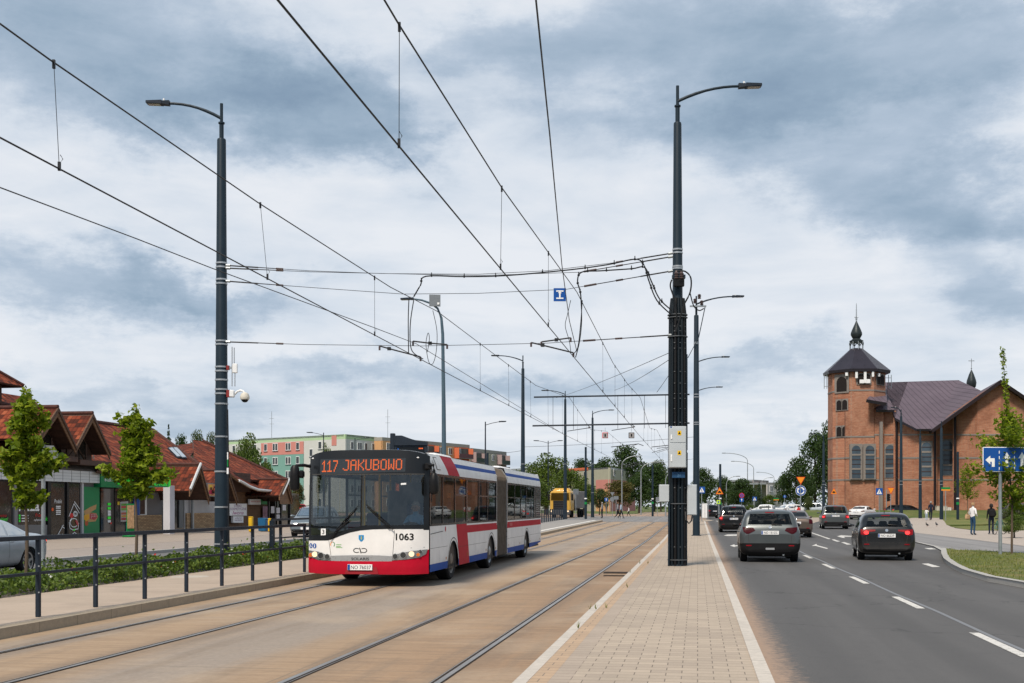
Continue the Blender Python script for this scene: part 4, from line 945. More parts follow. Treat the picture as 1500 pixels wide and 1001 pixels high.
    if kind in ('suv', 'wagon') and detail > 1:
        t = MB()
        for sx in (-1, 1):
            pts = [ray for ray in (bvh.ray_cast(Vector((sx*.60*h, y, 5)), Vector((0, 0, -1)))[0] for y in (.75, 1.2, 1.8, Lc*.58)) if ray]
            t.tube([pts[0]]+[p+Vector((0, 0, .045)) for p in pts]+[pts[-1]], .018, SIL if clad else BLACKP, 6)
        t.build('roof_rail', r)
    return r
def gpx(px, py): p = gp(px, py); return p
def carpos(px, py, W, Lh=0): return gp(px, py)
P_GREY = paint('metallic_grey_green_paint', (.088, .10, .105), .5, .3); P_BLK = paint('black_car_paint', (.010, .011, .013), .1, .28); P_DGREY = paint('dark_graphite_paint', (.014, .016, .019), .3, .25)
P_SIL = paint('silver_car_paint', (.34, .36, .38), .6, .3); P_WHITE = paint('white_car_paint', (.68, .69, .70), 0, .25); P_BROWN = paint('grey_brown_paint', (.12, .095, .08), .5, .3); P_SILB = paint('pale_blue_silver_paint', (.42, .47, .52), .45, .3); P_STEEL = paint('steel_blue_grey_paint', (.16, .20, .23), .45, .3)
vF = lambda cx, cy: ((cx-461)/241, (925-cy)/241)
vit = make_car('grey compact crossover with black lower cladding and dark red lights on the near road', gp(1128, 824.5), ROT-.01, 'suv', (4.17, 1.775, 1.60), P_GREY, 2, 1.0,
    tail=[vF(655, 668), vF(650, 700), vF(628, 716), vF(612, 716), vF(566, 692), vF(580, 672)], plate='NO 131CC', clad=BLACKP, cladz=.57, plate_z=.90, rw=[vF(322, 570), vF(600, 570), vF(620, 648), vF(302, 648)],
    low=[vF(262, 784), vF(650, 784), vF(652, 840), vF(610, 868), vF(310, 868), vF(256, 840)], rim=DALLOY, wheel=.345, glassm=glass('dark_privacy_glass', trans=.30))
t = MB(); t.box((0, .02, .46), (1.05, .05, .10), pm('dark_grey_skid_trim', (.06, .062, .066), .45, 0, .1), 0, .02); t.box((0, -.02, .42), (.26, .02, .06), SIL); t.build('skid_plate', vit)
yF = lambda cx, cy: ((cx-387)/261, (685-cy)/261)
make_car('dark graphite small hatchback with bright red tail lamps driving in the second lane', gp(1299, 822), ROT-.065, 'hatch', (3.95, 1.695, 1.50), P_DGREY, 2, .97,
    tail=[yF(590, 430), yF(588, 470), yF(560, 478), yF(538, 452), yF(476, 444), yF(476, 432)], brake=True, plate='NO 66229', plate_z=.79, rw=[yF(246, 333), yF(530, 333), yF(556, 408), yF(224, 408)],
    low=[yF(200, 590), yF(580, 590), yF(560, 628), yF(215, 628)], glassm=CGL2, wheel=.315)
make_car('black boxy crossover with red tail lamps farthest along the near kerb lane', gp(1075, 780.5), ROT, 'suv', (4.3, 1.80, 1.66), P_BLK, 2, 1.0, tail=[(.80, 1.06), (.82, .78), (.68, .78), (.66, 1.04)], brake='half', plate='NO 4C712', plate_z=.86, clad=None, wheel=.34)
make_car('brown-grey sedan mostly hidden behind the grey crossover', gp(1166, 788), ROT-.01, 'sedan', (4.5, 1.78, 1.47), P_BROWN, 2, .98, tail=[(.86, 1.0), (.87, .74), (.68, .76), (.68, .98)], plate='NO 5512', wheel=.32)
make_car('silver-grey upright luxury crossover braking in the outermost lane', gp(1224, 775.5), ROT-.05, 'suv', (4.5, 1.84, 1.66), P_GREY, 2, 1.02, tail=[(.86, 1.0), (.88, .76), (.66, .76), (.66, .98)], brake=True, plate='NO 77031', plate_z=.92, wheel=.36)
make_car('white saloon turning away in front of the church', gp(1254, 761.5), ROT-.42, 'sedan', (4.63, 1.78, 1.43), P_WHITE, 2, .98, tail=[(.86, .98), (.84, .82), (.5, .84), (.52, .92)], plate='NO 118', wheel=.32)
make_car('black estate car crossing in front of the church bank', gp(1302, 757.6), ROT-1.05, 'wagon', (4.7, 1.82, 1.48), P_BLK, 1, .97, brake='half', wheel=.33)
make_car('silver off-roader seen side-on crossing the junction', gp(1208, 755.6), ROT+1.45, 'suv', (4.6, 1.84, 1.72), P_SILB, 2, 1.02, wheel=.36)
make_car('white hatchback queueing at the roundabout behind the black crossover', gp(1120, 760), ROT-.2, 'hatch', (4.1, 1.75, 1.55), P_WHITE, 1, .97, brake='half', wheel=.32)
make_car('white low saloon waiting in the middle of the roundabout', gp(1146, 757.5), ROT+.9, 'sedan', (4.5, 1.78, 1.44), P_WHITE, 1, .97, wheel=.32)
make_car('silver-roofed car directly ahead of the black crossover', gp(1079, 766), ROT, 'hatch', (4.2, 1.76, 1.60), P_SIL, 1, .98, brake='half', wheel=.32)
make_car('dark car beside the post with the orange tram warning triangle', gp(1047, 759.5), ROT+.5, 'hatch', (4.2, 1.76, 1.52), P_BLK, 1, .97, wheel=.32)
make_car('small white car with a red bonnet stripe on the roundabout', gp(1172, 756.5), ROT+2.2, 'hatch', (3.9, 1.68, 1.5), P_WHITE, 1, .97, wheel=.31)
make_car('silver parked saloon on the far side of the lawn behind the woman in white', gp(1392, 757.2), ROT-1.35, 'sedan', (4.6, 1.8, 1.46), P_SIL, 1, .97, wheel=.32)
make_car('grey-brown parked crossover behind the lawn beside the young maple', gp(1468, 764.5), ROT-1.5, 'suv', (4.5, 1.84, 1.72), P_BROWN, 2, 1.02, wheel=.36)
# parked on the side road by the shops
make_car('pale silver saloon parked on the side road in front of the pizza shop', (st(28.75, -17.5).x, st(28.75, -17.5).y, .004), ROT+pi, 'sedan', (4.55, 1.77, 1.41), P_SILB, 2, .93, plate='NO 25541', wheel=.32, brake='half', glassm=CGL, tail=[(.86, .95), (.86, .74), (.62, .76), (.62, .93)])
q = st(57, -16.0); make_car('steel-grey crossover facing the tram stop on the side road', (st(63, -20.2).x, st(63, -20.2).y, .105), ROT+pi+.1, 'suv', (4.4, 1.82, 1.60), P_STEEL, 2, 1.0, wheel=.34)
make_car('pale car with lit lamps waiting beyond the rear of the bus', (st(96, -16.8).x, st(96, -16.8).y, .2), ROT+pi, 'hatch', (4.1, 1.75, 1.5), P_SILB, 1, .95, wheel=.32)
make_car('small red car on the side street beyond the wooden kiosk', (st(158.5, -54).x, st(158.5, -54).y, .55), ROT+.6, 'hatch', (4.0, 1.7, 1.48), paint('red_car_paint', (.35, .01, .012), 0, .3), 1, .95, wheel=.32)
# the yellow lorry
TY = paint('lorry_yellow_paint', (.50, .29, .05), 0, .4)
lp_ = at(826, 758, 1); lo = gp(826, 758.5); r = thing('lorry', lo, ROT+pi-.12, 'yellow lorry with a black grille and lit lamps beyond the bus', 'lorry')
# local: +y is the front
t = MB(); t.box((0, .95, 1.9), (2.45, 2.0, 2.3), TY, 0, .14, .96); t.box((0, .75, 3.15), (2.2, 1.5, .5), TY, 0, .16, .8); t.build('cab', r)
t = MB(); t.patch([(-1.08, 2.0), (1.08, 2.0), (1.02, 2.85), (-1.02, 2.85)], lambda u, v: Vector((u, 1.975-.02*(v-2), v)), CGL); t.build('windscreen', r)
t = MB(); t.box((0, 1.96, 1.42), (1.6, .06, 1.1), BLACKP)
for k in range(5): t.box((0, 2.0, 1.0+k*.2), (1.55, .03, .07), pm('grille_slat', (.04, .04, .045), .4, 0, .1))
t.build('grille', r)
t = MB(); t.box((0, 2.0, .62), (2.46, .25, .55), pm('grey_bumper_plastic', (.07, .07, .075), .5, 0, .1), 0, .06); t.build('bumper', r)
for sx in (-1, 1):
    t = MB(); t.box((sx*.98, 2.1, .75), (.36, .06, .2), LENS, 0, .02); t.cyl((sx*.98, 2.12, .75), (sx*.98, 2.15, .75), .09, LAMP, 14); t.build('headlight', r)
    t = MB(); t.box((sx*1.38, 1.7, 2.35), (.22, .14, .75), BLACKP, 0, .05); t.tube([(sx*1.2, 1.6, 2.8), (sx*1.38, 1.7, 2.7)], .03, BLACKP, 6); t.build('mirror', r)
    for yy in (.6, -3.5, -4.9): wl = wheel_mb(.5, .32, 0).build('wheel', r); wl.location = (sx*1.03, yy, .5)
t = MB(); t.box((0, -3.2, .95), (1.0, 6.6, .3), BLACKP); t.box((0, -3.4, 2.1), (2.5, 5.6, 2.0), pm('dull_grey_tipper', (.22, .21, .20), .6, .3, .2), 0, .05); t.build('tipper_body', r)

# ---------------------------------------------------------------- people
SKIN = pm('skin', (.42, .24, .17), .55, 0, .08, 12)
def person(label, loc, rz, H, top, leg, shoe, hair, pose=None, hair_long=False, sit=False, group=None, skirt=None):
    k = H/1.72; P = dict(pelvis=(0, 0, .95), spine=(0, -.01, 1.13), chest=(0, 0, 1.33), neck=(0, 0, 1.47), jaw=(0, .025, 1.555), head=(0, .012, 1.635), crown=(0, .0, 1.70),
        shr=(.16, 0, 1.395), elr=(.215, -.03, 1.13), wrr=(.215, .05, .90), har=(.21, .075, .83), shl=(-.16, 0, 1.395), ell=(-.215, -.03, 1.13), wrl=(-.215, .05, .90), hal=(-.21, .075, .83),
        hir=(.085, 0, .90), knr=(.095, .025, .50), anr=(.10, -.02, .09), tor=(.115, .13, .035), hil=(-.085, 0, .90), knl=(-.095, .025, .50), anl=(-.10, -.02, .09), tol=(-.115, .13, .035))
    P.update(pose or {})
    R = dict(pelvis=.135, spine=.115, chest=.135, neck=.052, jaw=.066, head=.088, crown=.070, sh=.066, el=.043, wr=.031, ha=.032, hi=.088, kn=.060, an=.045, to=.040)
    names = list(P); idx = {n: i for i, n in enumerate(names)}
    E_ = [('pelvis', 'spine', 'top'), ('spine', 'chest', 'top'), ('chest', 'neck', 'top'), ('neck', 'jaw', 'skin'), ('jaw', 'head', 'skin'), ('head', 'crown', 'skin')]
    for s_ in 'rl': E_ += [('chest', 'sh'+s_, 'top'), ('sh'+s_, 'el'+s_, 'top'), ('el'+s_, 'wr'+s_, 'top'), ('wr'+s_, 'ha'+s_, 'skin'), ('pelvis', 'hi'+s_, 'leg'), ('hi'+s_, 'kn'+s_, 'leg'), ('kn'+s_, 'an'+s_, 'leg'), ('an'+s_, 'to'+s_, 'shoe')]
    me = bpy.data.meshes.new('b'); me.from_pydata([Vector(P[n])*k for n in names], [(idx[a], idx[b]) for a, b, c in E_], []); o = bpy.data.objects.new('b', me); C.objects.link(o)
    md = o.modifiers.new('s', 'SKIN'); md.use_smooth_shade = True
    for i, n in enumerate(names):
        rr = R.get(n, R.get(n[:2], .05))*k; sv = me.skin_vertices[0].data[i]; sv.radius = (rr*(1.15 if n in ('chest', 'pelvis') else 1), rr*(.8 if n in ('chest', 'pelvis', 'spine') else 1)); sv.use_root = n == 'pelvis'
    sb = o.modifiers.new('u', 'SUBSURF'); sb.levels = sb.render_levels = 2
    dg = bpy.context.evaluated_depsgraph_get(); dg.update(); m2 = bpy.data.meshes.new_from_object(o.evaluated_get(dg)); bpy.data.objects.remove(o)
    mats = {'top': top, 'leg': leg, 'shoe': shoe, 'skin': SKIN}; keys = list(mats); m2.materials.clear()
    for q in keys: m2.materials.append(mats[q])
    segs = [(Vector(P[a])*k, Vector(P[b])*k, c, R.get(a, R.get(a[:2], .05))*k) for a, b, c in E_]
    for p in m2.polygons:
        best = None
        for a, b, c, rr in segs:
            d = b-a; u = max(0, min(1, (p.center-a).dot(d)/max(1e-9, d.dot(d)))); q = (p.center-a-d*u).length-rr*.6
            if best is None or q < best[0]: best = (q, c)
        c = best[1]
        if c == 'top' and p.center.z < P['pelvis'][2]*k-.0 and not sit: c = 'leg'
        p.material_index = keys.index(c); p.use_smooth = True
    bm = bmesh.new(); bm.from_mesh(m2); b0 = len(bm.faces)
    # five fingers on each hand, grown from the palm; nose and ears
    tmp = MB()
    for s_, sg in (('r', 1), ('l', -1)):
        w_, h_ = Vector(P['wr'+s_])*k, Vector(P['ha'+s_])*k; d = (h_-w_).normalized(); sd_ = Vector((0, 1, 0))-d*d.y
        sd_ = sd_.normalized() if sd_.length > .1 else Vector((1, 0, 0)); inn = d.cross(sd_).normalized()*sg
        for j, (o_, ln) in enumerate(((-.026, .058), (-.009, .072), (.009, .076), (.026, .068))):
            a = h_+sd_*o_*k; tmp.tube([a, a+(d*ln*.55)*k, a+(d*ln*.9+inn*.02)*k], [.009*k, .0085*k, .006*k], SKIN, 6)
        a = w_+d*.03*k+sd_*.025*k; tmp.tube([a, a+(sd_*.03+d*.025)*k, a+(sd_*.035+d*.055)*k], [.011*k, .010*k, .007*k], SKIN, 6)
    hd = Vector(P['head'])*k; jw = Vector(P['jaw'])*k; c = (hd+jw)/2+Vector((0, .0, .01*k))
    tmp.tube([c+Vector((0, .075, .02))*k, c+Vector((0, .098, -.015))*k, c+Vector((0, .08, -.025))*k], [.010*k, .015*k, .008*k], SKIN, 6)
    for sx in (-1, 1): tmp.loft([[c+Vector((sx*(.080+q), .012+.022*cos(t_), .0+.034*sin(t_)))*k for t_ in [i*pi/4 for i in range(8)]] for q in (-.01, .012)], SKIN)
    tmp.tube([c+Vector((-.022, .078, -.045))*k, c+Vector((0, .083, -.047))*k, c+Vector((.022, .078, -.045))*k], .006*k, pm('lips', (.33, .12, .10), .5), 5)
    for sx in (-1, 1): tmp.lathe([(.001, -.010*k), (.009*k, -.005*k), (.009*k, .005*k), (.001, .010*k)], BLKS, 8, c+Vector((sx*.032, .070, .022))*k)
    ms = list(m2.materials)
    for q in tmp.mats:
        if q not in ms: m2.materials.append(q); ms.append(q)
    vv = [bm.verts.new(v) for v in tmp.v]
    for f_, mi_ in zip(tmp.f, tmp.m):
        fc = bm.faces.new([vv[i] for i in f_]); fc.material_index = ms.index(tmp.mats[mi_]); fc.smooth = True
    bm.to_mesh(m2); bm.free(); m2.name = 'person'
    ob = bpy.data.objects.new('person', m2); C.objects.link(ob); ob.location = loc; ob.rotation_euler = (0, 0, rz); tag(ob, label, 'person', group)
    # hair: a cap over the skull, longer at the back if asked
    t = MB(); rings = []
    low_ = -.10 if hair_long else -.035
    for i in range(7):
        z = .115-(.115-low_)*i/6; q = sqrt(max(.02, 1-max(0, z-.01)**2/.118**2)) if z > .0 else (1 if not hair_long else 1.06)
        rings.append([hd+Vector((.098*q*cos(a), -.006+.108*q*sin(a)*(1 if sin(a) < .15 else (.93 if z > .035 else .45)), z))*k for a in [j*2*pi/18 for j in range(18)]])
    t.loft(rings, hair, True, True); t.build('hair', ob)
    return ob
JEANS = pm('blue_denim', (.018, .055, .11), .85, 0, .25, 14); DNAVY = pm('dark_navy_cloth', (.012, .018, .035), .85, 0, .2, 12); BLKCL = pm('black_cloth', (.010, .010, .012), .85, 0, .3, 12); WCL = pm('white_cotton', (.66, .66, .66), .85, 0, .06, 12)
PALEB = pm('pale_blue_cloth', (.32, .40, .50), .85, 0, .1, 12); GREYC = pm('grey_cloth', (.22, .23, .25), .85, 0, .15, 12); SHOE = pm('dark_shoe_leather', (.02, .017, .015), .6, 0, .2); SHOEW = pm('white_trainer', (.6, .6, .6), .6, 0, .1); SHOEB = pm('grey_blue_trainer', (.16, .22, .28), .6, 0, .1)
HBL = pm('fair_hair', (.30, .19, .10), .6, 0, .25, 30); HDK = pm('dark_hair', (.012, .009, .008), .5, 0, .3, 30); HBR = pm('brown_hair', (.10, .05, .025), .55, 0, .3, 30); HGR = pm('grey_hair', (.24, .23, .22), .6, 0, .2, 30)
wloc = gp(1425, 784, .05)
wm = person('woman in a white blouse and blue jeans standing on the pale path', wloc, -1.1, 1.80, WCL, JEANS, SHOE, HBL, dict(elr=(.27, -.05, 1.14), wrr=(.16, .14, 1.03), har=(.10, .19, 1.03), ell=(-.25, -.02, 1.14), wrl=(-.20, .15, 1.0), hal=(-.17, .21, .98)))
def local_thing(par, name, label, cat, mb):
    o = mb.build(name); o.location = par.location; o.rotation_euler = par.rotation_euler; return tag(o, label, cat)
TAN = pm('tan_bag_leather', (.42, .28, .16), .6, 0, .15, 8)
bag = thing('shoulder_bag', wloc, -1.1, 'tan leather shoulder bag hanging at the side of the woman in white', 'bag')
t = MB(); t.box((-.30, -.06, 1.02), (.14, .42, .30), TAN, 0, .06, 1.0); t.build('bag_body', bag); t = MB(); t.tube([(-.28, .10, 1.14), (-.20, .04, 1.38), (-.15, -.02, 1.475), (-.19, -.10, 1.38), (-.28, -.20, 1.14)], .014, TAN, 6); t.build('strap', bag)
bloc = gp(1452, 783, .05)
bk = person('dark-clothed woman with long black hair standing beside the bicycle', bloc, -.15, 1.74, BLKCL, DNAVY, SHOEB, HDK, dict(wrr=(.22, .20, 1.0), har=(.21, .27, 1.0), elr=(.24, -.04, 1.13)), True)
t = MB(); t.box((0, -.20, 1.22), (.30, .17, .44), BLKCL, 0, .07); pk = local_thing(bk, 'backpack', 'black backpack worn by the dark-haired woman beside the bicycle', 'backpack', t)
t = MB(); 
for sx in (-1, 1): t.tube([(sx*.10, -.13, 1.40), (sx*.12, -.02, 1.475), (sx*.12, .10, 1.40), (sx*.13, .11, 1.22), (sx*.13, -.12, 1.08)], .018, BLKCL, 6)
t.build('strap', pk)
man = person('man in a dark navy suit walking away towards the church', gp(1363.5, 762.5, .05), ROT+.05, 1.84, DNAVY, DNAVY, SHOE, HGR, dict(knr=(.09, .10, .50), anr=(.09, .16, .12), tor=(.09, .30, .07), anl=(-.09, -.18, .12), tol=(-.09, -.05, .03), hal=(-.27, .03, .86), wrl=(-.27, .0, .93)))
person('small child in white and pale blue walking hand in hand with the man in navy', gp(1357.3, 762.8, .05), ROT+.05, 1.18, WCL, PALEB, SHOEW, HBR, dict(wrr=(.28, .05, 1.28), har=(.33, .05, 1.34), elr=(.27, -.03, 1.2), knr=(.09, .08, .50), anr=(.09, .1, .1), tor=(.09, .24, .05)), True)
walk = dict(knr=(.09, .18, .52), anr=(.09, .26, .12), tor=(.09, .40, .07), knl=(-.09, -.03, .50), anl=(-.09, -.33, .16), tol=(-.09, -.22, .05), wrr=(.25, -.12, .93), har=(.25, -.15, .86), wrl=(-.25, .20, .96), hal=(-.25, .26, .9))
person('pedestrian in a grey top and dark shorts striding across the tram tracks', gp(905, 760.5), -1.57, 1.80, GREYC, BLKCL, SHOEW, HBR, walk)
bq = person('teenager with a blue-grey jacket striding just behind the grey-topped pedestrian', gp(909.5, 760), -1.57, 1.72, PALEB, BLKCL, SHOE, HBR, walk)
person('small child in a white shirt and black trousers running across the tracks', gp(921, 757.5), 1.57, 1.22, WCL, BLKCL, SHOE, HDK, walk)
person('person in a grey jacket waiting at the end of the platform', gp(882, 759.5, .05), 1.2, 1.74, GREYC, DNAVY, SHOE, HGR)
person('person dressed in black waiting farther along behind the platform end', gp(888.5, 752.5, .05), 2.4, 1.74, BLKCL, BLKCL, SHOE, HDK)
# the driver at the wheel, seen through the windscreen
SHB = pm('light_blue_shirt', (.12, .32, .52), .8, 0, .08, 12)
dl = st(24.5+1.46, -6.95+.75, .02)
person('bus driver in a light blue shirt seated behind the steering wheel', dl, ROT+pi, 1.76, SHB, DNAVY, SHOE, HGR,
    dict(hir=(.10, .05, .92), knr=(.13, .46, .93), anr=(.13, .50, .52), tor=(.13, .62, .47), hil=(-.10, .05, .92), knl=(-.13, .46, .93), anl=(-.13, .50, .52), tol=(-.13, .62, .47),
         elr=(.26, .16, 1.14), wrr=(.19, .40, 1.20), har=(.17, .46, 1.22), ell=(-.26, .16, 1.14), wrl=(-.19, .40, 1.20), hal=(-.17, .46, 1.22)), sit=True)
# bicycle and pigeons
FRM = pm('teal_bicycle_paint', (.01, .14, .13), .35, 0, .1, coat=.4)
b_ = thing('bicycle', gp(1463.5, 783, .05), -.85, 'teal bicycle held by the dark-haired woman on the path', 'bicycle')
for yy in (-.53, .53):
    t = MB(); t.loft([[Vector(((.018*cos(c_)), (.335+.018*sin(c_))*cos(a), .345+(.335+.018*sin(c_))*sin(a))) for a in [i*2*pi/28 for i in range(28)]] for c_ in [j*2*pi/6 for j in range(7)]], RUBBER, False)
    for i in range(12): a = i*pi/6; t.tube([(0, 0, .345), (0, .325*cos(a), .345+.325*sin(a))], .0025, STEELB, 4)
    t.v = [v+Vector((0, yy, 0)) for v in t.v]; t.build('wheel', b_)
t = MB(); bb = (0, -.06, .30); sv_ = (0, -.20, .80); hd_ = (0, .36, .78)
for p_, q_ in ((bb, sv_), (bb, hd_), ((0, -.17, .70), (0, .36, .74)), (bb, (0, -.53, .345)), (sv_, (0, -.53, .345)), ((0, .34, .86), (0, .53, .345))): t.tube([p_, q_], .018, FRM, 7)
t.build('frame', b_)
t = MB(); t.tube([(-.28, .26, .98), (-.1, .34, 1.0), (.1, .34, 1.0), (.28, .26, .98)], .014, BLACKP, 6); t.tube([(0, .34, .84), (0, .34, 1.0)], .014, STEELB, 6); t.build('handlebar', b_)
t = MB(); t.box((0, -.24, .90), (.15, .27, .06), BLACKP, 0, .03); t.tube([(0, -.20, .78), (0, -.22, .90)], .014, STEELB, 6); t.build('saddle', b_)
def pigeon(px, py, rz, label):
    r = MB(); PG = pm('pigeon_grey_feather', (.035, .038, .045), .7, 0, .3, 20)
    sec = [(-.17, .10, .006, .012), (-.10, .115, .03, .016), (-.02, .13, .055, .055), (.05, .145, .055, .06), (.10, .17, .038, .045), (.115, .215, .026, .028), (.13, .25, .028, .028), (.155, .255, .018, .018), (.175, .248, .004, .004)]
    r.loft([[Vector((w_*cos(a), y, z+h_*sin(a))) for a in [i*pi/5 for i in range(10)]] for y, z, w_, h_ in sec], PG)
    for sx in (-1, 1): r.tube([(sx*.02, .0, .10), (sx*.02, .01, .03), (sx*.02, .03, .0)], .005, pm('pigeon_leg', (.3, .08, .06), .6), 5)
    o = r.build('pigeon'); o.location = gp(px, py, .05); o.rotation_euler = (0, 0, rz); o.scale = (1.25,)*3; tag(o, label, 'pigeon', 'pigeons on the path')
pigeon(1358.5, 772.3, 2.2, 'dark pigeon with lowered head walking on the pale path'); pigeon(1372.3, 771.6, .1, 'dark pigeon standing upright on the pale path near the lawn edge')
# ---------------------------------------------------------------- poles, lamps and overhead line
LUM = pm('lamp_glass', (.40, .36, .33), .3, 0, .05, coat=.5)
def band(t, z, r, h=.03, m=STEELD): t.lathe([(r-.01, z-h/2), (r, z-h/2), (r, z+h/2), (r-.01, z+h/2)], m, 20)
def luminaire(par, tip, d, name='luminaire'):
    """an LED street-lamp head whose neck is at tip, pointing along d"""
    t = MB(); d = Vector(d).normalized(); n = d.cross(Vector((0, 0, 1))).normalized(); u = n.cross(d)
    def blk(a, b, w0, w1, h0, h1, m): 
        t.loft([[tip+d*a+n*sx*w0+u*sz for sx, sz in ((-1, h0), (1, h0), (1, h1), (-1, h1))], [tip+d*b+n*sx*w1+u*sz for sx, sz in ((-1, h0*.6), (1, h0*.6), (1, h1*.6), (-1, h1*.6))]], m, True, False)
    blk(0, .20, .08, .12, -.06, .07, NAVY2); blk(.20, .64, .13, .12, -.045, .06, NAVY2)
    t.lathe([(.03, .06), (.03, .13), (.001, .13)], WHITES, 10, tip+d*.16)
    o = t.build(name, par); t = MB(); q = [tip+d*a+n*w-u*.047 for a, w in ((.26, -.10), (.26, .10), (.60, .09), (.60, -.09))]; q2 = [p-u*.006 for p in q]; t.loft([q, q2], LUM, True, False); t.build('lens', o); return o
def catenary_pole(label, loc, zt, zm, arm, alen=2.05, r0=.2, r1=.135, bands=(), group='catenary poles with street lamps', azx=(1, 0, 0), mesh=NAVY):
    r = thing('catenary_pole', loc, 0, label, 'tram pole', group); b = loc[2]
    zt -= b; zm -= b
    t = MB(); t.tube([(0, 0, -.1), (0, 0, .02), (0, 0, zt-.04), (0, 0, zt)], [r0*1.02, r0, r1*1.0, r1*.9], mesh, 12, True, False)
    t.tube([(0, 0, .0), (0, 0, .04)], [r0*1.35, r0*1.3], mesh, 12)
    t.build('shaft', r)
    t = MB(); mr = .052
    t.tube([(0, 0, zt-.05), (0, 0, zt+(zm-zt)*.45)], mr*1.2, mesh, 12); t.tube([(0, 0, zt+(zm-zt)*.45), (0, 0, zm)], mr*.85, mesh, 12); band(t, zt+(zm-zt)*.45, mr*1.7, .04, mesh); t.build('mast_tube', r)
    if arm:
        d = Vector(azx)*arm; zb = zt+(zm-zt)*.58; p = [Vector((0, 0, zb))+d*alen*k+Vector((0, 0, .42*(1-(1-k)**2))) for k in (0, .15, .3, .45, .6, .75, .9, 1)]
        t = MB(); t.tube(p, [.045]*3+[.038]*5, mesh, 8); t.build('lamp_arm', r); luminaire(r, p[-1], (p[-1]-p[-2]))
    if bands:
        for z in bands: t = MB(); rr = r0+(r1-r0)*(z-b)/zt+.012; band(t, z-b, rr, .045); t.build('clamp_band', r)
    return r
L1 = at(324.5, 831, 33.4); L1.z = .13; R1 = at(992.5, 832, 33.4); R1.z = .04
zY = lambda py, Y=33.4: EYE+(HY-py)/F*Y
pL = catenary_pole('tall dark navy pole among the platform hedge carrying the dome camera', L1, zY(204), zY(152), -1, 1.45, .205, .125, [zY(v) for v in (386, 392, 410, 416, 500, 505, 538, 544, 557, 571, 577, 592, 640, 691, 743, 797)])
pR = catenary_pole('tall dark navy pole on the median wrapped with cable ducts above its cabinets', R1, zY(180), zY(126), 1, 1.7, .195, .11, [zY(v) for v in (366, 371, 391, 394)])
# cable ducts strapped to the median pole
t = MB(); 
for k in range(9):
    a = -pi*1.02+k*pi*1.04/8; rr = .235; t.tube([(rr*cos(a), rr*sin(a), .02), (rr*cos(a)*.97, rr*sin(a)*.97, 5.0), (rr*cos(a)*.9, rr*sin(a)*.9, zY(462)), (rr*.7*cos(a), rr*.7*sin(a), zY(440))], .042 if k % 2 else .034, pm('blackish_navy_duct', (.006, .012, .018), .55) if k % 3 else BLACKP, 7)
t.build('cable_duct', pR)
for py in (462, 466, 480, 487, 494, 504, 512, 546, 563, 578, 585, 600, 620, 715, 738, 745, 801, 820):
    t = MB(); z = zY(py)-R1.z
    if py in (462, 466, 738, 820, 494): band(t, z, .283, .022, pm('tarnished_band', (.12, .13, .14), .5, .4))
    else:
        for a0 in (-2.0, -1.45, -.9): t.tube([(.284*cos(a0+q), .284*sin(a0+q), z) for q in (-.06, 0, .06)], .010, pm('tarnished_band', (.12, .13, .14), .5, .4), 6)
    t.build('clamp_band', pR)
t = MB()
for x in (-.02, .12): t.lathe([(.05, 0), (.075, .03), (.05, .06), (.075, .09), (.05, .12), (.075, .15), (.05, .18), (.03, .24)], INSUL, 12, (x-.05, -.27, zY(412)-R1.z))
t.box((0, -.22, zY(408)-R1.z), (.36, .16, .10), NAVY); t.box((.0, -.26, zY(417)-R1.z), (.30, .1, .22), BLACKP, 0, .02); t.build('surge_arrester', pR)
# second median pole and those beyond it, nearly in line
R2 = gp(1020, 785, .04)
pR2 = catenary_pole('dark navy median pole carrying the two cantilever beams, second from the camera', R2, zY(462, R2.y), zY(434, R2.y), 1, 2.0, .20, .13, [zY(v, R2.y) for v in (502, 504, 578, 582, 619, 622)])
t = MB()
for x, z in ((-.12, 0), (.12, .25), (.25, -.1)): t.lathe([(.06, 0), (.11, .04), (.06, .08), (.11, .12), (.06, .16), (.11, .20), (.05, .26)], INSUL, 12, (x, -.3, zY(446, R2.y)-R2.z+z))
t.box((.05, -.28, zY(450, R2.y)-R2.z), (.9, .12, .08), STEELB)
t.tube([(.45, -.28, zY(450, R2.y)-R2.z), (.1, -.22, zY(495, R2.y)-R2.z), (-.5, -.25, zY(525, R2.y)-R2.z)], .025, NAVY, 6)
t.tube([(-.55, -.25, zY(520, R2.y)-R2.z), (-.55, -.25, zY(660, R2.y)-R2.z)], .03, NAVY, 6); t.tube([(-.62, -.2, zY(455, R2.y)-R2.z), (-.62, -.2, zY(655, R2.y)-R2.z)], .02, NAVY, 6)
t.box((-.62, -.2, zY(690, R2.y)-R2.z), (.2, .2, 2.0), BLACKP); t.build('switch_gear', pR2)
for Y, lab in ((95.6, 'third'), (121, 'fourth')):
    p = at(1020.5, 0, Y); p.z = gy(Y); catenary_pole('dark navy median pole half hidden in line, %s from the camera along the paving' % lab, p, p.z+12.3, p.z+13.6, 1, 2.0, .2, .13)
for px, py, lab, zt, zm, arm in ((766, 764, 'dark navy pole with an outward lamp standing behind the bus roof', 540, 521, -1), (828, 762, 'dark navy pole with an outward lamp in front of the yellow lorry', 585, 573, -1), (868, 761, 'dark navy pole whose lamp reaches inward over the platform end', 612, 602, 1)):
    Y = {766: 95.6, 828: 127, 868: 140}[px]; p = at(px, 0, Y); p.z = gy(Y)+.05
    catenary_pole(lab, p, zY(zt, Y), zY(zm, Y), arm, 1.9, .20, .12, [zY(680, Y), zY(722, Y)])
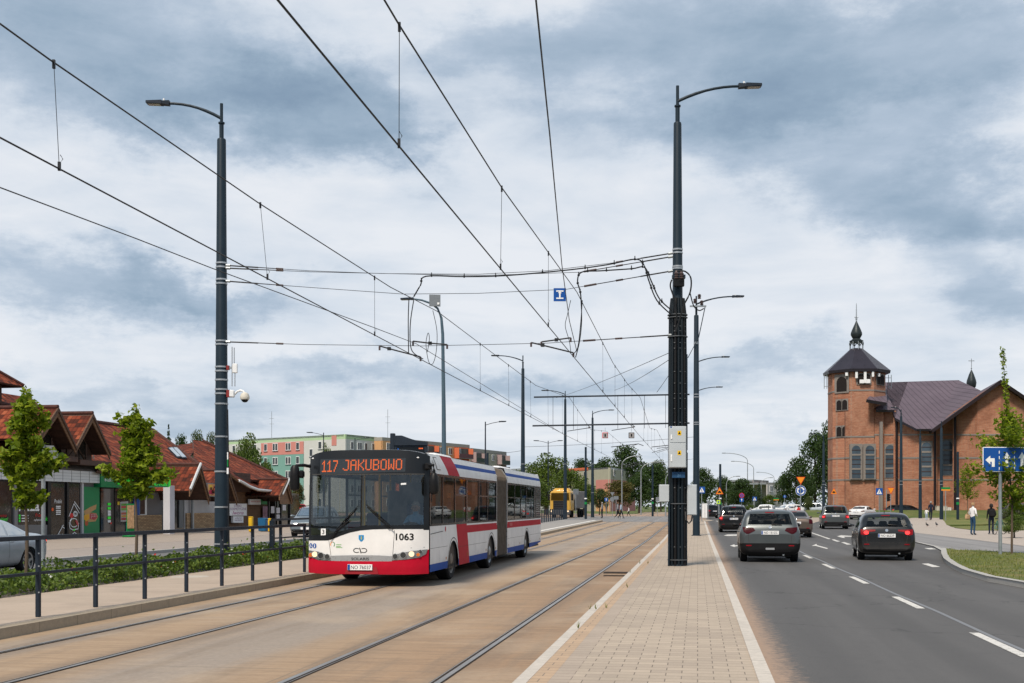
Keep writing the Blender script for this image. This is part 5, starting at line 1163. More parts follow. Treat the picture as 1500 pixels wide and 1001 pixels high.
def plain_post(label, px, top, Y, r=.14, grp='plain dark posts by the tracks'):
    p = at(px, 0, Y); p.z = gy(Y); t = MB(); t.tube([(0, 0, -.1), (0, 0, zY(top, Y)-p.z)], [r, r*.8], NAVY, 12); band(t, 2.2, r+.012, .12, WHITES); band(t, 1.7, r+.012, .25, GREENS)
    o = t.build('steel_post'); o.location = p; tag(o, label, 'post', grp); return o
plain_post('plain dark post without a lamp near the platform end', 858, 655, 128)
plain_post('plain dark post on the median tip carrying the orange tram warning', 1055, 680, 120)
plain_post('plain dark post with a white band at the end of the track', 956, 681, 150)
plain_post('short plain dark post in front of the church wall beside the young tree', 1403, 662, 120)
plain_post('slim plain dark post standing behind the bus roof', 714, 664, 80, .1)
# street lamps by the church
for px, lab, top, Y, arm, al in ((1320, 'dark lamp pole in front of the church wall near the valley of the roof', 600, 120, -1, .4), (1348, 'dark pole in front of the church between the arched panes', 629, 130, 0, 0), (1379, 'dark pole in front of the rightmost arched church pane', 617, 122, 0, 0), (1206.5, 'dark lamp pole just beside the church tower', 637, 135, -1, 1.0)):
    p = at(px, 0, Y); p.z = gy(Y)
    catenary_pole(lab, p, zY(top+10, Y), zY(top, Y), arm, al, .19, .12, [zY(705, Y), zY(710, Y)])
# curved grey street lamps of the cross streets
def curved_lamp(label, px, top, Y, arm, al, r=.085, m=STEELB, base=None, rise=1.3, cat='street lamp'):
    p = at(px, 0, Y); p.z = gy(Y) if base is None else base; H = zY(top, Y)-p.z; g = thing('street_lamp', p, 0, label, cat, 'curved grey street lamps')
    pts = [Vector((0, 0, 0)), Vector((0, 0, H*.4)), Vector((0, 0, H-rise))]; rad = [r*1.25, r, r*.7]
    for k in range(1, 9):
        a = k/8*pi/2; pts.append(Vector((arm*al*(1-cos(a)), 0, H-rise+rise*sin(a)))); rad.append(r*.6)
    t = MB(); t.tube(pts, rad, m, 10); t.build('post', g)
    t = MB(); e = pts[-1]; t.loft([[e+Vector((arm*a, w*c1, h*c2)) for c1, c2 in ((-1, -1), (1, -1), (1, 1), (-1, 1))] for a, w, h in ((-.02, .05, .04), (.15, .12, .07), (.6, .12, .06), (.7, .05, .03))], STEELB, True, False); t.build('luminaire', g); return g
for a in ((911, 668, 170, 1, 2.2, 'arched grey lamp post at the junction beyond the walking family'), (939, 677, 165, 1, 2.0, 'arched grey lamp post in front of the dark trees past the tracks'), (975, 690, 150, 1, 1.2, 'small arched grey lamp post close behind the cabinets'), (1095, 664, 200, -1, 3.6, 'tallest arched grey lamp reaching far over the roundabout'), (1104, 676, 215, -1, 3.4, 'arched grey lamp standing just behind the tallest one'),
          (1134, 692, 260, -1, 3.2, 'thin distant arched lamp in front of the grey tower block'), (1115, 700, 230, 1, 1.6, 'pale lamp post beside the pink balconies block'), (1064, 698, 180, 1, 1.4, 'grey lamp post rising from the trees next to the tram warning sign')):
    curved_lamp(a[5], a[0], a[1], a[2], a[3], a[4])
# near arched blue-grey lamp with a box sign on its arm, behind the bus
Yb = 58.0; p = at(651, 0, Yb); p.z = .14
g = thing('street_lamp', p, 0, 'tall slender blue-grey lamp post with a bent neck rising behind the bus', 'street lamp')
loc_ = lambda px, py, Y=Yb, pp=p: at(px, py, Y)-pp
t = MB(); t.tube([(0, 0, 0), loc_(650, 600), loc_(648.5, 490), loc_(646.5, 466), loc_(641, 452), loc_(632, 445), loc_(618, 440), loc_(604, 438)], [.13, .10, .075, .065, .055, .05, .045, .04], pm('blue_grey_post_paint', (.075, .12, .155), .4, .2, .1), 12); t.build('post', g)
luminaire(g, loc_(606, 438), (-1, 0, -.02))
t = MB(); t.box((0, 0, 0), (.54, .08, .56), GREYBACK, .1); t.box((.17, -.045, -.15), (.10, .01, .10), WHITES, .1); o = t.build('hanging_sign'); o.location = at(637, 440.5, Yb-.2); tag(o, 'square grey back of a sign panel hung from the bent lamp post', 'sign')
# double lamp and small lamp behind
def small_lamp(label, px, top, Y, arms):
    p = at(px, 0, Y); p.z = gy(Y); g = thing('street_lamp', p, 0, label, 'street lamp', 'slim dark street lamps'); H = zY(top, Y)-p.z
    t = MB(); t.tube([(0, 0, 0), (0, 0, H)], [.10, .05], NAVY2, 8); t.build('post', g)
    for a in arms:
        t = MB(); q = [Vector((0, 0, H-.3)), Vector((a*.6, 0, H-.12)), Vector((a*1.2, 0, H))]; t.tube(q, .03, NAVY2, 6); t.build('lamp_arm', g); luminaire(g, q[-1], (a, 0, .05))
small_lamp('slim dark lamp standing over the bus roof near the bellows', 711, 618, 105, (1,))
small_lamp('slim dark double-armed lamp left behind the platform lamp pole', 803, 646, 150, (-1, 1))
small_lamp('slim dark lamp in front of the grey apartment wall', 474, 634, 130, (-1,))
small_lamp('slim dark lamp in front of the pale apartment balconies', 520, 642, 150, (1,))

# ---- wires
def wire(name, pts, r, label, cat='wire', group=None, m=WIRE, n=5, sag=0.0):
    P = [Vector(p) for p in pts]
    if sag:
        Q = []
        for a, b in zip(P, P[1:]):
            for k in range(8): u = k/8; Q.append(a.lerp(b, u)-Vector((0, 0, sag*4*u*(1-u))))
        P = Q+[P[-1]]
    t = MB(); t.tube(P, r, m, n); o = t.build(name); return tag(o, label, cat, group)
def up(Y, t_, z): X = (t_+SP*Y)/CP; return Vector((X, Y, z+gy(Y)))
cwR = [up(Y, -3.21, 5.62) for Y in (3, 33.4, 67.5, 95, 125, 160)]
wire('contact_wire', cwR, .011, 'straight contact wire above the near rusty tram track', 'wire', 'overhead line wires')
cwL = [up(3, -7.25, 5.57), up(33.4, -7.2, 5.57), up(67.5, -7.15, 5.57), up(95, -7.15, 5.57), up(160, -7.1, 5.6)]
wire('contact_wire', cwL, .011, 'straight contact wire above the track the bus drives on', 'wire', 'overhead line wires')
zc = lambda px, py, Y: at(px, py, Y)
wire('contact_wire', [zc(-260, 170, 10.5), zc(0, 275, 14.6), zc(200, 350, 18.6), zc(310, 393, 21.0), zc(550, 481, 28.0), zc(610, 504, 33.4), up(67.5, -7.3, 5.62)], .009, 'second contact wire slanting in from the far side of the hedge pole', 'wire', 'overhead line wires')
def msg(pts): return pts
mR = [zc(500, -100, 11), zc(563, 0, 12.3), zc(585, 37, 13), zc(735, 275, 19.7), zc(845, 428, 32.3), zc(898, 532, 45.9), zc(919.5, 563, 55.4), up(67.5, -3.2, 7.8), up(81, -3.2, 6.9), up(95, -3.2, 7.6), up(125, -3.2, 7.4), up(160, -3.2, 7.2)]
wire('messenger_wire', mR, .011, 'messenger wire above the near rusty tram track', 'wire', 'overhead line wires')
mL = [zc(-150, -68, 10.2), zc(0, 35, 12.5), zc(72, 87, 13.6), zc(378, 297, 20.2), zc(572, 421, 28.3), zc(640, 456, 33.4), zc(705, 505, 40.2), zc(785, 565, 53.8), up(67.5, -7.15, 7.8), up(81, -7.15, 6.8), up(95, -7.15, 7.5), up(125, -7.15, 7.3), up(160, -7.1, 7.0)]
wire('messenger_wire', mL, .011, 'messenger wire above the track the bus drives on', 'wire', 'overhead line wires')
wire('messenger_wire', [zc(781, -60, 11.4), zc(785, 0, 12.3), zc(805, 195, 16.8), zc(823, 388, 29), zc(834, 470, 34), zc(845, 515, 37)], .011, 'steep wire coming down to the small blue square sign', 'wire', 'overhead line wires')
def lerp_y(P, Y):
    for a, b in zip(P, P[1:]):
        if a.y <= Y <= b.y: return a.lerp(b, (Y-a.y)/(b.y-a.y))
    return P[-1]
nd = 0
DROP_L = {'R': 'above the near track', 'L': 'above the bus track'}
proto_drop = None
for key, M_, K_, ys in (('L', mL, cwL, (13.7, 20.3, 27, 40, 46, 52, 58, 64, 72, 78, 84, 90, 102, 112)), ('R', mR, cwR, (13.0, 19.7, 26, 41, 47, 53, 59, 72, 78, 84, 90, 102, 112))):
    for Y in ys:
        a, b = lerp_y(M_, Y), lerp_y(K_, Y); t = MB(); t.tube([a-a, b-a], .004, WIRE, 4); t.box((0, 0, -.02), (.03, .03, .10), WIRE); t.box(b-a+Vector((0, 0, .03)), (.03, .03, .10), WIRE)
        t.tube([b-a+Vector((0, 0, .06)), b-a+Vector((.03, .03, .12)), b-a+Vector((0, .03, .17))], .005, WIRE, 4)
        o = t.build('dropper_wire'); o.location = a; tag(o, 'thin vertical dropper wire hanging between the messenger and contact wires '+DROP_L[key], 'wire', 'dropper wires '+DROP_L[key])
# span wires between the pair of near poles
YS = 33.4
def span(pts, label, ins=True):
    P = [zc(x, y, YS-.1) for x, y in pts]; t = MB(); t.tube(P, .008, WIRE, 5)
    for a, b in ((P[0], P[1]), (P[-1], P[-2])):
        d = (b-a).normalized(); L_ = (b-a).length
        if ins and L_ > .8:
            t.tube([a+d*.1, a+d*.9], .02, WIRE, 6); t.tube([a+d*1.4, a+d*1.6], .028, INSUL, 6); t.tube([a+d*.9, a+d*1.4], .013, WIRE, 5)
            t.tube([a, a+d*.12], .04, STEELB, 6)
            if L_ > 2.5: t.tube([a+d*2.15, a+d*2.5], .03, INSUL, 6); t.tube([a+d*1.6, a+d*2.15], .013, WIRE, 5)
    return tag(t.build('span_wire'), label, 'wire', 'span wires between the two near poles')
span([(331, 389), (455, 397), (560, 401), (700, 402), (800, 397), (900, 385), (985, 371)], 'uppermost span wire joining the hedge pole to the median pole')
span([(331, 393), (455, 398.5), (700, 404), (850, 399), (985, 376)], 'second span wire running just under the uppermost one')
span([(331, 412), (450, 421), (590, 431), (700, 430), (830, 424), (985, 397)], 'middle span wire on which the blue square sign hangs')
span([(331, 501), (450, 505), (620, 507), (800, 503), (985, 491)], 'lowest span wire steadying the contact wires')
# heavy feeder cables
def feeder(pts, label, r=.019, clamps=True, Y=YS-.3):
    P = [zc(x, y, Y) for x, y in pts]; Q = [P[0]]
    for i in range(len(P)-1):
        p0, p1, p2, p3 = P[max(i-1, 0)], P[i], P[i+1], P[min(i+2, len(P)-1)]
        for k in range(1, 6):
            u = k/5; Q.append(.5*((2*p1)+(p2-p0)*u+(2*p0-5*p1+4*p2-p3)*u*u+(3*p1-p0-3*p2+p3)*u**3))
    t = MB(); t.tube(Q, r, CABLE, 7)
    if clamps:
        for i in range(4, len(Q)-4, 4):
            d = (Q[i+1]-Q[i]).normalized(); t.tube([Q[i]-d*.02, Q[i]+d*.02], .035, CABLE, 7); t.box(Q[i]+Vector((0, 0, .03)), (.025, .025, .12), CABLE)
    return tag(t.build('feeder_cable'), label, 'cable', 'black feeder cables at the span')
feeder([(983, 461), (962, 440), (950, 410), (943, 388), (930, 380), (890, 388), (830, 396), (740, 404), (680, 405.5), (624, 405), (616, 418), (606, 435)], 'longest black feeder cable running along the span to the far track')
feeder([(984, 455), (966, 438), (954, 412), (944, 392), (925, 394), (880, 397), (852, 399), (846, 412), (850, 428), (852, 450)], 'shorter black feeder cable bending down to the near track wires')
feeder([(599, 438), (598, 470), (598.5, 517)], 'black cable loop hanging straight down beside the bent lamp neck', .014, False); feeder([(606, 440), (601, 475), (602, 510), (612, 522), (620, 526)], 'black cable loop swinging out to the contact wire above the bus', .014, False)
feeder([(851, 440), (852, 470), (849, 500), (843, 524)], 'black cable dropping to the near track contact wire', .014, False); feeder([(853, 440), (850, 480), (846, 510), (838, 520)], 'inner black cable dropping beside its twin to the near contact wire', .012, False)
feeder([(634, 455), (640, 485), (639, 515), (634, 533), (628, 530), (624, 505), (627, 488), (629, 497), (626, 516)], 'loose thin jumper loop between the far track wires', .009, False)
feeder([(836, 440), (831, 462), (828, 478), (834, 500), (836, 515)], 'loose thin jumper loop under the blue square sign', .009, False)
feeder([(992, 397), (1004, 398), (1012, 408), (1011, 428), (1002, 447), (996, 466), (990, 486)], 'thick black cable arching round the top of the median pole ducts', .022, False, YS-.5)
feeder([(1011, 430), (1016, 448), (1024, 455), (1031, 452)], 'black cable looping back from the insulators behind the median pole', .018, False, YS+2)
feeder([(984, 410), (982, 420), (988, 440), (992, 470)], 'black cable clinging to the front of the median pole', .022, False, YS-.35)
# register arms
def rod(pts, label, r=.022, Y=YS-.1):
    P = [zc(x, y, Y) for x, y in pts]; t = MB(); t.tube(P, r, WIRE, 6)
    for q in (P[0], P[-1]): t.tube([q, q+Vector((0, 0, -.12))], .028, INSUL, 6)
    t.box(P[len(P)//2], (.10, .05, .09), WIRE); return tag(t.build('register_arm'), label, 'bracket', 'register arms holding the contact wires')
rod([(556, 507), (570, 511), (616, 523)], 'dark rod arm holding the far contact wires outward'); rod([(605, 500), (630, 503), (655, 505)], 'dark rod arm just under the bent lamp neck')
rod([(778, 502), (795, 506), (840, 517)], 'dark rod arm holding the near contact wire'); rod([(793, 501), (815, 498), (836, 495)], 'short dark rod arm below the blue square sign')
# small blue square sign on the span wire
t = MB(); t.box((0, 0, 0), (.34, .03, .36), BLUES); t.box((0, -.018, .10), (.20, .008, .035), WHITES); t.box((0, -.018, -.10), (.20, .008, .035), WHITES); t.box((0, -.018, 0), (.04, .008, .16), WHITES); t.box((0, -.0175, .05), (.09, .006, .02), WHITES)
o = t.build('hanging_sign'); o.location = zc(820, 432, YS-.35); tag(o, 'small blue square sign with a white bar symbol hung over the tracks', 'sign')
# cantilever beams from the second median pole
for py, lx, lab in ((579, 782, 'upper long horizontal beam reaching from the second median pole over both tracks'), (621, 780, 'lower long horizontal beam reaching from the second median pole over both tracks')):
    Y2 = R2.y; a = zc(lx, py+3, Y2); b = zc(1010, py-1, Y2); t = MB(); t.tube([a, b], .045, NAVY2, 8)
    for px in (810, 840, 905, 944, 975): q = a.lerp(b, (px-lx)/(1010-lx)); t.tube([q, q-Vector((0, 0, 1.55 if py < 600 else .25))], .012, WIRE, 5)
    for px in ((860, 925) if py > 600 else ()):
        q = a.lerp(b, (px-lx)/(1010-lx)); t.tube([q+Vector((.2, 0, -.15)), q+Vector((-1.1, 0, -.35))], .02, WIRE, 5); t.tube([q+Vector((.2, 0, -.15)), q], .015, WIRE, 5); t.lathe([(.03, 0), (.05, .04), (.03, .08)], INSUL, 8, q+Vector((.1, 0, -.2)))
    tag(t.build('cantilever_beam'), lab, 'beam', 'cantilever beams of the overhead line')
# further registration arms and cross wires at the next structures
for k, (px, py, Y, wd) in enumerate(((895, 655, 95.6, 2.2), (955, 655, 95.6, 2.4), (905, 682, 125, 2.6), (962, 657, 121, 2.2))):
    q = zc(px, py, Y); t = MB(); t.tube([q, q+Vector((wd, 0, .25)), q+Vector((wd+.4, 0, .1))], .03, WIRE, 5); t.tube([q+Vector((0, 0, -.45)), q+Vector((wd, 0, .25))], .02, WIRE, 5)
    tag(t.build('register_arm'), ['thin bracket arm over the bus track past the lower beam', 'thin bracket arm over the near track past the lower beam', 'farthest thin bracket arm over the bus track', 'farthest thin bracket arm by the median pole'][k], 'bracket')
for (x0, y0, Y0), (x1, y1, Y1), lab in (((985, 515, 33.5), (815, 583, 95), 'thin stay wire sinking from the median pole to a distant pole'), ((985, 524, 33.5), (900, 572, 80), 'lower thin stay wire sinking from the median pole'), ((1000, 515, 67), (962, 575, 67), 'short stay wire of the upper cantilever beam'), ((766, 655, 95.6), (1020, 640, 95.6), 'distant cross wire over both tracks'), ((828, 690, 127), (1020, 672, 121), 'farthest cross wire over both tracks'), ((766, 660, 95.6), (700, 664, 80), 'faint cable leaving the pole behind the bus roof')):
    wire('stay_wire', [zc(x0, y0, Y0), zc(x1, y1, Y1)], .010 if Y0 < 60 else .014, lab, 'wire', None, WIRE, 5, .1)
# tram signals hanging far over the tracks
for px, c, lab in ((886.5, REDS, 'small hanging tram sign with a red frame'), (925, BLKS, 'small hanging tram sign with a grey frame')):
    t = MB(); t.box((0, 0, 0), (.46, .05, .46), c, 0, .02); t.box((0, -.028, 0), (.37, .02, .37), pm('weathered_sign_face', (.30, .29, .30), .6)); t.box((0, -.04, .0), (.12, .01, .22), BLKS); t.tube([(0, 0, .3), (0, 0, .62)], .01, WIRE, 5)
    o = t.build('hanging_sign'); o.location = zc(px, 638, 95.6-.3); tag(o, lab+' over the distant tracks', 'sign')
# camera and antenna on the hedge pole
g = thing('dome_camera', zc(333, 577, YS-.05), 0, 'white dome security camera on a curved arm on the hedge pole', 'camera'); q0 = g.location
t = MB(); t.box((.03, 0, 0), (.08, .14, .2), pm('dull_red_bracket', (.22, .03, .03), .5)); t.box((.13, 0, 0), (.14, .16, .20), WHITEP, 0, .02); t.build('mount_box', g)
t = MB(); t.tube([(.2, 0, -.02), (.28, -.02, .06), (.38, -.04, .09), (.45, -.05, .07), (.50, -.05, 0)], .03, WHITEP, 10); t.build('bracket_arm', g)
t = MB(); t.lathe([(.02, .10), (.10, .06), (.13, -.02), (.13, -.08), (.115, -.11)], pm('ivory_camera_shell', (.58, .55, .48), .4, 0, .04), 20, (.50, -.05, -.06)); t.build('housing', g)
t = MB(); t.lathe([(.105, 0), (.085, -.05), (.05, -.08), (.001, -.09)], BLACKG, 20, (.50, -.05, -.16)); t.build('dome', g)
g = thing('antenna_unit', zc(333, 539, YS-.05), 0, 'white radio box with four vertical rod antennas on the hedge pole', 'antenna')
t = MB(); t.box((.02, 0, 0), (.07, .12, .12), pm('dull_red_bracket', (.22, .03, .03), .5)); t.box((.10, 0, 0), (.12, .06, .06), STEELB); t.box((.22, -.02, -.02), (.14, .09, .26), WHITEP, 0, .015); t.build('radio_box', g)
for x, z0, z1 in ((.14, .10, .58), (.20, .12, .56), (.14, -.12, -.52), (.22, -.14, -.52)): t = MB(); t.tube([(x, -.03, z0*.2), (x, -.03, z1)], .014, STEELD, 6); t.build('rod_antenna', g)
t = MB(); t.box((0, 0, 0), (.05, .01, .17), WHITES); t.box((0, 0, .22), (.03, .01, .2), GREENS); t.box((0, 0, .42), (.03, .01, .2), WHITES); o = t.build('sticker_strip'); o.location = zc(333.5, 690, YS-.19); tag(o, 'small white and green sticker strip on the hedge pole', 'sticker')
wire('pole_cable', [zc(333.5, 600, YS-.15), zc(334.5, 660, YS-.16), zc(335, 760, YS-.2), zc(336, 825, YS-.25)], .018, 'black cable running down the side of the hedge pole', 'cable', None, CABLE)
# cabinets on the median pole
def cabinet(name, px0, py0, px1, py1, Y, dep, label, split=None, mat_=CABIN, handles=True):
    a, b = zc(px0, py1, Y), zc(px1, py0, Y); w_, h_ = b.x-a.x, b.z-a.z; g = thing(name, ((a.x+b.x)/2, Y+dep/2, a.z), 0, label, 'cabinet')
    t = MB(); t.box((0, 0, h_/2), (w_, dep, h_), mat_, 0, .015); t.build('housing', g)
    zs = [.02, h_-.02] if split is None else [.02, h_*split-.008, h_*split+.008, h_-.05]
    for z0, z1 in zip(zs[::2], zs[1::2]):
        t = MB(); t.box((0, -dep/2-.006, (z0+z1)/2), (w_-.04, .014, z1-z0), mat_, 0, .005); d = t.build('door', g)
        if handles:
            for zz in (.72, .5): 
                t = MB(); t.box((-w_*.38, -dep/2-.02, z0+(z1-z0)*(.45 if zz > .6 else .3)), (.045, .02, .10 if z1-z0 > .5 else .07), WHITES, 0, .008); t.build('latch', d)
            t = MB(); q = Vector((.04, -dep/2-.016, (z0+z1)/2+.06)); s_ = .052; t.add([q+Vector((-s_, 0, -s_*1.2)), q+Vector((s_, 0, -s_*1.2)), q+Vector((s_, 0, s_*1.2)), q+Vector((-s_, 0, s_*1.2))], [(0, 1, 2, 3)], pm('yellow_warning_film', (.75, .48, .02), .5, 0, .05)); q = q+Vector((0, -.003, .0))
            t.add([q+Vector((-.038, 0, -.03)), q+Vector((.038, 0, -.03)), q+Vector((0, 0, .045))], [(0, 1, 2)], BLKS); t.build('warning_label', d)
    return g
cb = cabinet('electrical_cabinet', 980.5, 624.5, 1005.5, 685.5, 32.85, .22, 'pale grey two-door electrical cabinet with yellow warning triangles on the median pole', .60)
t = MB(); t.text('7UL.SEKC/P.NO', (0.02, -.118, 1.08), (1, 0, 0), (0, 0, 1), .035, BLUES, 'c', .26); t.box((-.19, -.117, 1.12), (.04, .006, .04), BLUES); t.build('lettering', cb)
cabinet('junction_box', 966, 710, 981, 736, 33.3, .14, 'plain grey junction box on the track side of the median pole', None, CABIN, False)
g2 = cabinet('switch_cabinet', 1007, 710, 1021, 755, 33.2, .30, 'tall pale grey cabinet on the road side of the median pole', None, CABIN, False)
wire('bracket_rod', [zc(980.5, 736, 33.2), zc(980, 770, 33.2), zc(979.5, 830, 33.2)], .03, 'thin dark conduit rising beside the median pole to the junction box', 'conduit', None, NAVY)
wire('cable_loop', [zc(1004, 750, 33.0), zc(1005, 762, 32.9), zc(1009, 767, 32.9), zc(1013, 763, 32.9), zc(1014, 755, 33.1)], .022, 'black cable loop hanging below the road side cabinet', 'cable', None, CABLE)
t = MB(); t.box((0, 0, 0), (.36, .05, .17), pm('faded_blue_plate', (.018, .065, .15), .5, 0, .25, 12), 0, .01); t.text('21', (.0, -.028, -.01), (1, 0, 0), (0, 0, 1), .07, pm('faded_lettering', (.12, .25, .40), .6), 'c'); o = t.build('number_sign'); o.location = zc(994, 696, 33.02); tag(o, 'small faded blue plate strapped under the electrical cabinet', 'sign')
# drain cover
t = MB(); t.box((0, 0, .0), (.62, .30, .03), GROOVE, 0)
for k in range(5): t.box((-.24+k*.12, 0, .016), (.05, .24, .01), pm('rusty_grate_bar', (.09, .055, .03), .7, .3, .2))
o = t.build('drain_grate'); q = gp(903, 844); o.location = q; o.rotation_euler = (0, 0, ROT); tag(o, 'rusty drain grate in the concrete next to the median kerb', 'drain')
# ---------------------------------------------------------------- traffic signs
def sign(name, label, px, py, Y, kind, wpx, hpx=None, post=True, group=None, pr=.035, yaw=0.0, base=None):
    c = zc(px, py, Y); b = gy(Y)+.03 if base is None else base; w_ = wpx/F*Y; h_ = (hpx or wpx)/F*Y; g = thing(name, (c.x, Y, b), yaw, label, 'sign', group); z = c.z-b
    if post: t = MB(); t.tube([(0, .05, 0), (0, .05, z+h_*.45)], pr, STEELB, 10); t.build('post', g)
    t = MB(); V = lambda x, zz, o=0.0: Vector((x*w_/2, -o, z+zz*h_/2))
    def flat(pts, m, o=0.0, th=.012):
        P = [V(x, zz, o) for x, zz in pts]; t.loft([P, [p+Vector((0, th, 0)) for p in P]], m, True, False)
    circ = lambda r, n=28, cx=0, cz=0: [(cx+r*cos(2*pi*k/n), cz+r*sin(2*pi*k/n)) for k in range(n)]
    if kind == 'tri': 
        flat([(-1, -1), (1, -1), (0, 1)], REDS); flat([(-.86, -.90), (.86, -.90), (0, .80)], YELS, .006); flat([(-.48, -.62), (.48, -.62), (.42, -.25), (-.42, -.25)], BLKS, .012); flat([(-.25, -.25), (.25, -.25), (.12, -.02), (-.12, -.02)], BLKS, .012)
    elif kind == 'yield': flat([(-1, 1), (0, -1), (1, 1)], REDS); flat([(-.84, .90), (0, -.78), (.84, .90)], YELS, .006)
    elif kind == 'roundabout':
        flat(circ(1), WHITES); flat(circ(.95), BLUES, .006)
        for k in range(3):
            a0 = k*2*pi/3+.5; n = 9; o_ = [(.72*cos(a0+1.35*j/n), .72*sin(a0+1.35*j/n)) for j in range(n+1)]; i_ = [(.48*cos(a0+1.35*j/n), .48*sin(a0+1.35*j/n)) for j in range(n, -1, -1)]
            mbp = MB(); mbp.patch(o_+i_, lambda x, zz: V(x, zz, .013), WHITES); b0 = len(t.v); t.v += mbp.v; mi_ = t.mi(WHITES); t.f += [tuple(b0+i for i in f) for f in mbp.f]; t.m += [mi_]*len(mbp.f); t.sm += [False]*len(mbp.f)
            flat([(.88*cos(a0-.02), .88*sin(a0-.02)), (.60*cos(a0-.45), .60*sin(a0-.45)), (.32*cos(a0-.02), .32*sin(a0-.02))], WHITES, .014)
    elif kind == 'ped':
        flat([(-1, -1), (1, -1), (1, 1), (-1, 1)], BLUES); flat([(-.78, -.72), (.78, -.72), (0, .78)], WHITES, .006)
        flat(circ(.11, 12, 0, .28), BLKS, .012); flat([(-.10, .15), (.10, .15), (.08, -.15), (-.08, -.15)], BLKS, .012); flat([(-.08, -.12), (.02, -.12), (-.18, -.6), (-.3, -.6)], BLKS, .012); flat([(-.02, -.12), (.08, -.12), (.32, -.6), (.2, -.6)], BLKS, .012)
    elif kind == 'nostop': flat(circ(1), REDS); flat(circ(.8), BLUES, .006); flat([(-.6, .5), (-.5, .6), (.6, -.5), (.5, -.6)], REDS, .012); flat([(-.6, -.5), (-.5, -.6), (.6, .5), (.5, .6)], REDS, .013)
    elif kind == 'bluebox': flat([(-1, -1), (1, -1), (1, 1), (-1, 1)], BLUES); flat([(-.13, -.7), (.13, -.7), (.13, .2), (-.13, .2)], WHITES, .006); flat([(-.4, .15), (.4, .15), (0, .7)], WHITES, .006)
    elif kind == 'bluedisc': flat(circ(1), BLUES); flat([(-.1, -.5), (.1, -.5), (.1, .5), (-.1, .5)], WHITES, .006)
    elif kind == 'green': flat([(-1, -1), (1, -1), (1, 1), (-1, 1)], GREENS); flat([(-1, -1), (1, -1), (1, -.3), (-1, -.3)], YELS, .006)
    elif kind == 'lime': flat([(-1, -1), (1, -1), (1, 1), (-1, 1)], pm('lime_reflective_film', (.50, .72, .05), .4)); flat([(-.45, -.45), (.45, -.45), (.45, .45), (-.45, .45)], BLUES, .006)
    elif kind == 'grey': flat([(-1, -1), (1, -1), (1, 1), (-1, 1)], GREYBACK)
    elif kind == 'greytri': flat([(-1, 1), (0, -1), (1, 1)], GREYBACK)
    elif kind == 'greydisc': flat(circ(1), GREYBACK)
    elif kind == 'chevron': flat([(-1, -1), (1, -1), (1, 1), (-1, 1)], WHITES); flat([(-1, -1), (-.35, -1), (0, -.2), (.35, -1), (1, -1), (.2, 1), (-.2, 1)], REDS, .006)
    t.build('panel', g); return g
TRI = 'orange warning triangles with a tram'
sign('warning_sign', 'orange tram warning triangle on the plain dark post at the median tip', 1054, 719, 118.8, 'tri', 11.5, 10.5)
sign('bike_sign', 'small lime square sign below the tram warning triangle', 1052.5, 735.5, 118.6, 'lime', 5.2)
sign('pedestrian_sign', 'blue pedestrian crossing sign half hidden behind the second median pole', 1028, 718, 112, 'ped', 9.5)
sign('no_stopping_sign', 'red and blue no-stopping disc in front of the roundabout trees', 1086.5, 726, 150, 'nostop', 7.5); sign('arrow_sign', 'small blue arrow sign fixed under the no-stopping disc', 1086.5, 732.6, 149.8, 'bluebox', 6, 5.5, False)
sign('pedestrian_sign', 'blue pedestrian crossing sign beyond the roundabout near the green bushes', 1105.5, 731, 160, 'ped', 6.2)
sign('roundabout_sign', 'blue round sign with three white circling arrows on the traffic island', 1173, 719, 96, 'roundabout', 15.5); sign('yield_sign', 'orange yield triangle above the roundabout sign on the traffic island', 1173, 704.6, 95.9, 'yield', 13.5, 11.5)
sign('keep_direction_sign', 'small blue disc sign by the meadow beyond the roundabout', 1149.5, 727.5, 150, 'bluedisc', 4.4); sign('chevron_board', 'small white board with a red chevron on the traffic island', 1170, 746.5, 98, 'chevron', 10, 6.5)
sign('warning_sign', 'orange tram warning triangle in front of the church tower base', 1221.5, 719.5, 131, 'tri', 9.8, 9); sign('pedestrian_sign', 'blue pedestrian crossing sign in front of the church wall', 1288, 720.3, 126, 'ped', 10); sign('yield_sign', 'orange yield triangle in front of the church wall beside the traffic light', 1305, 719.5, 122, 'yield', 10.5, 9.5)
sign('street_name_sign', 'dark green and yellow street name board in front of the church', 1385.5, 716.4, 115, 'green', 13, 5); sign('street_name_sign', 'yellow-green name board far beyond the roundabout', 1137, 731.5, 170, 'green', 8, 3)
sign('parking_plate', 'grey back of a rectangular sign beside the lorry', 843.5, 720.5, 130, 'grey', 8, 8); sign('yield_sign', 'grey back of a yield sign above a round one near the pedestrians', 897, 724, 150, 'greytri', 6.5, 5.5); sign('disc_sign', 'grey back of a round sign under the yield sign back', 897, 731.5, 149.8, 'greydisc', 7); sign('direction_plate', 'grey back of a small rectangular plate beside the round sign back', 902.5, 729.5, 149.7, 'grey', 7, 5)
sign('blue_plate', 'small blue square sign beside the people waiting at the platform end', 888, 732, 150, 'bluebox', 5); sign('distant_sign', 'small grey sign back far down the tracks beside the dark post', 963, 731.5, 155, 'grey', 4.5, 6); sign('distant_sign', 'small grey sign back behind the median cabinets', 1038, 736.5, 130, 'grey', 4.5, 5)
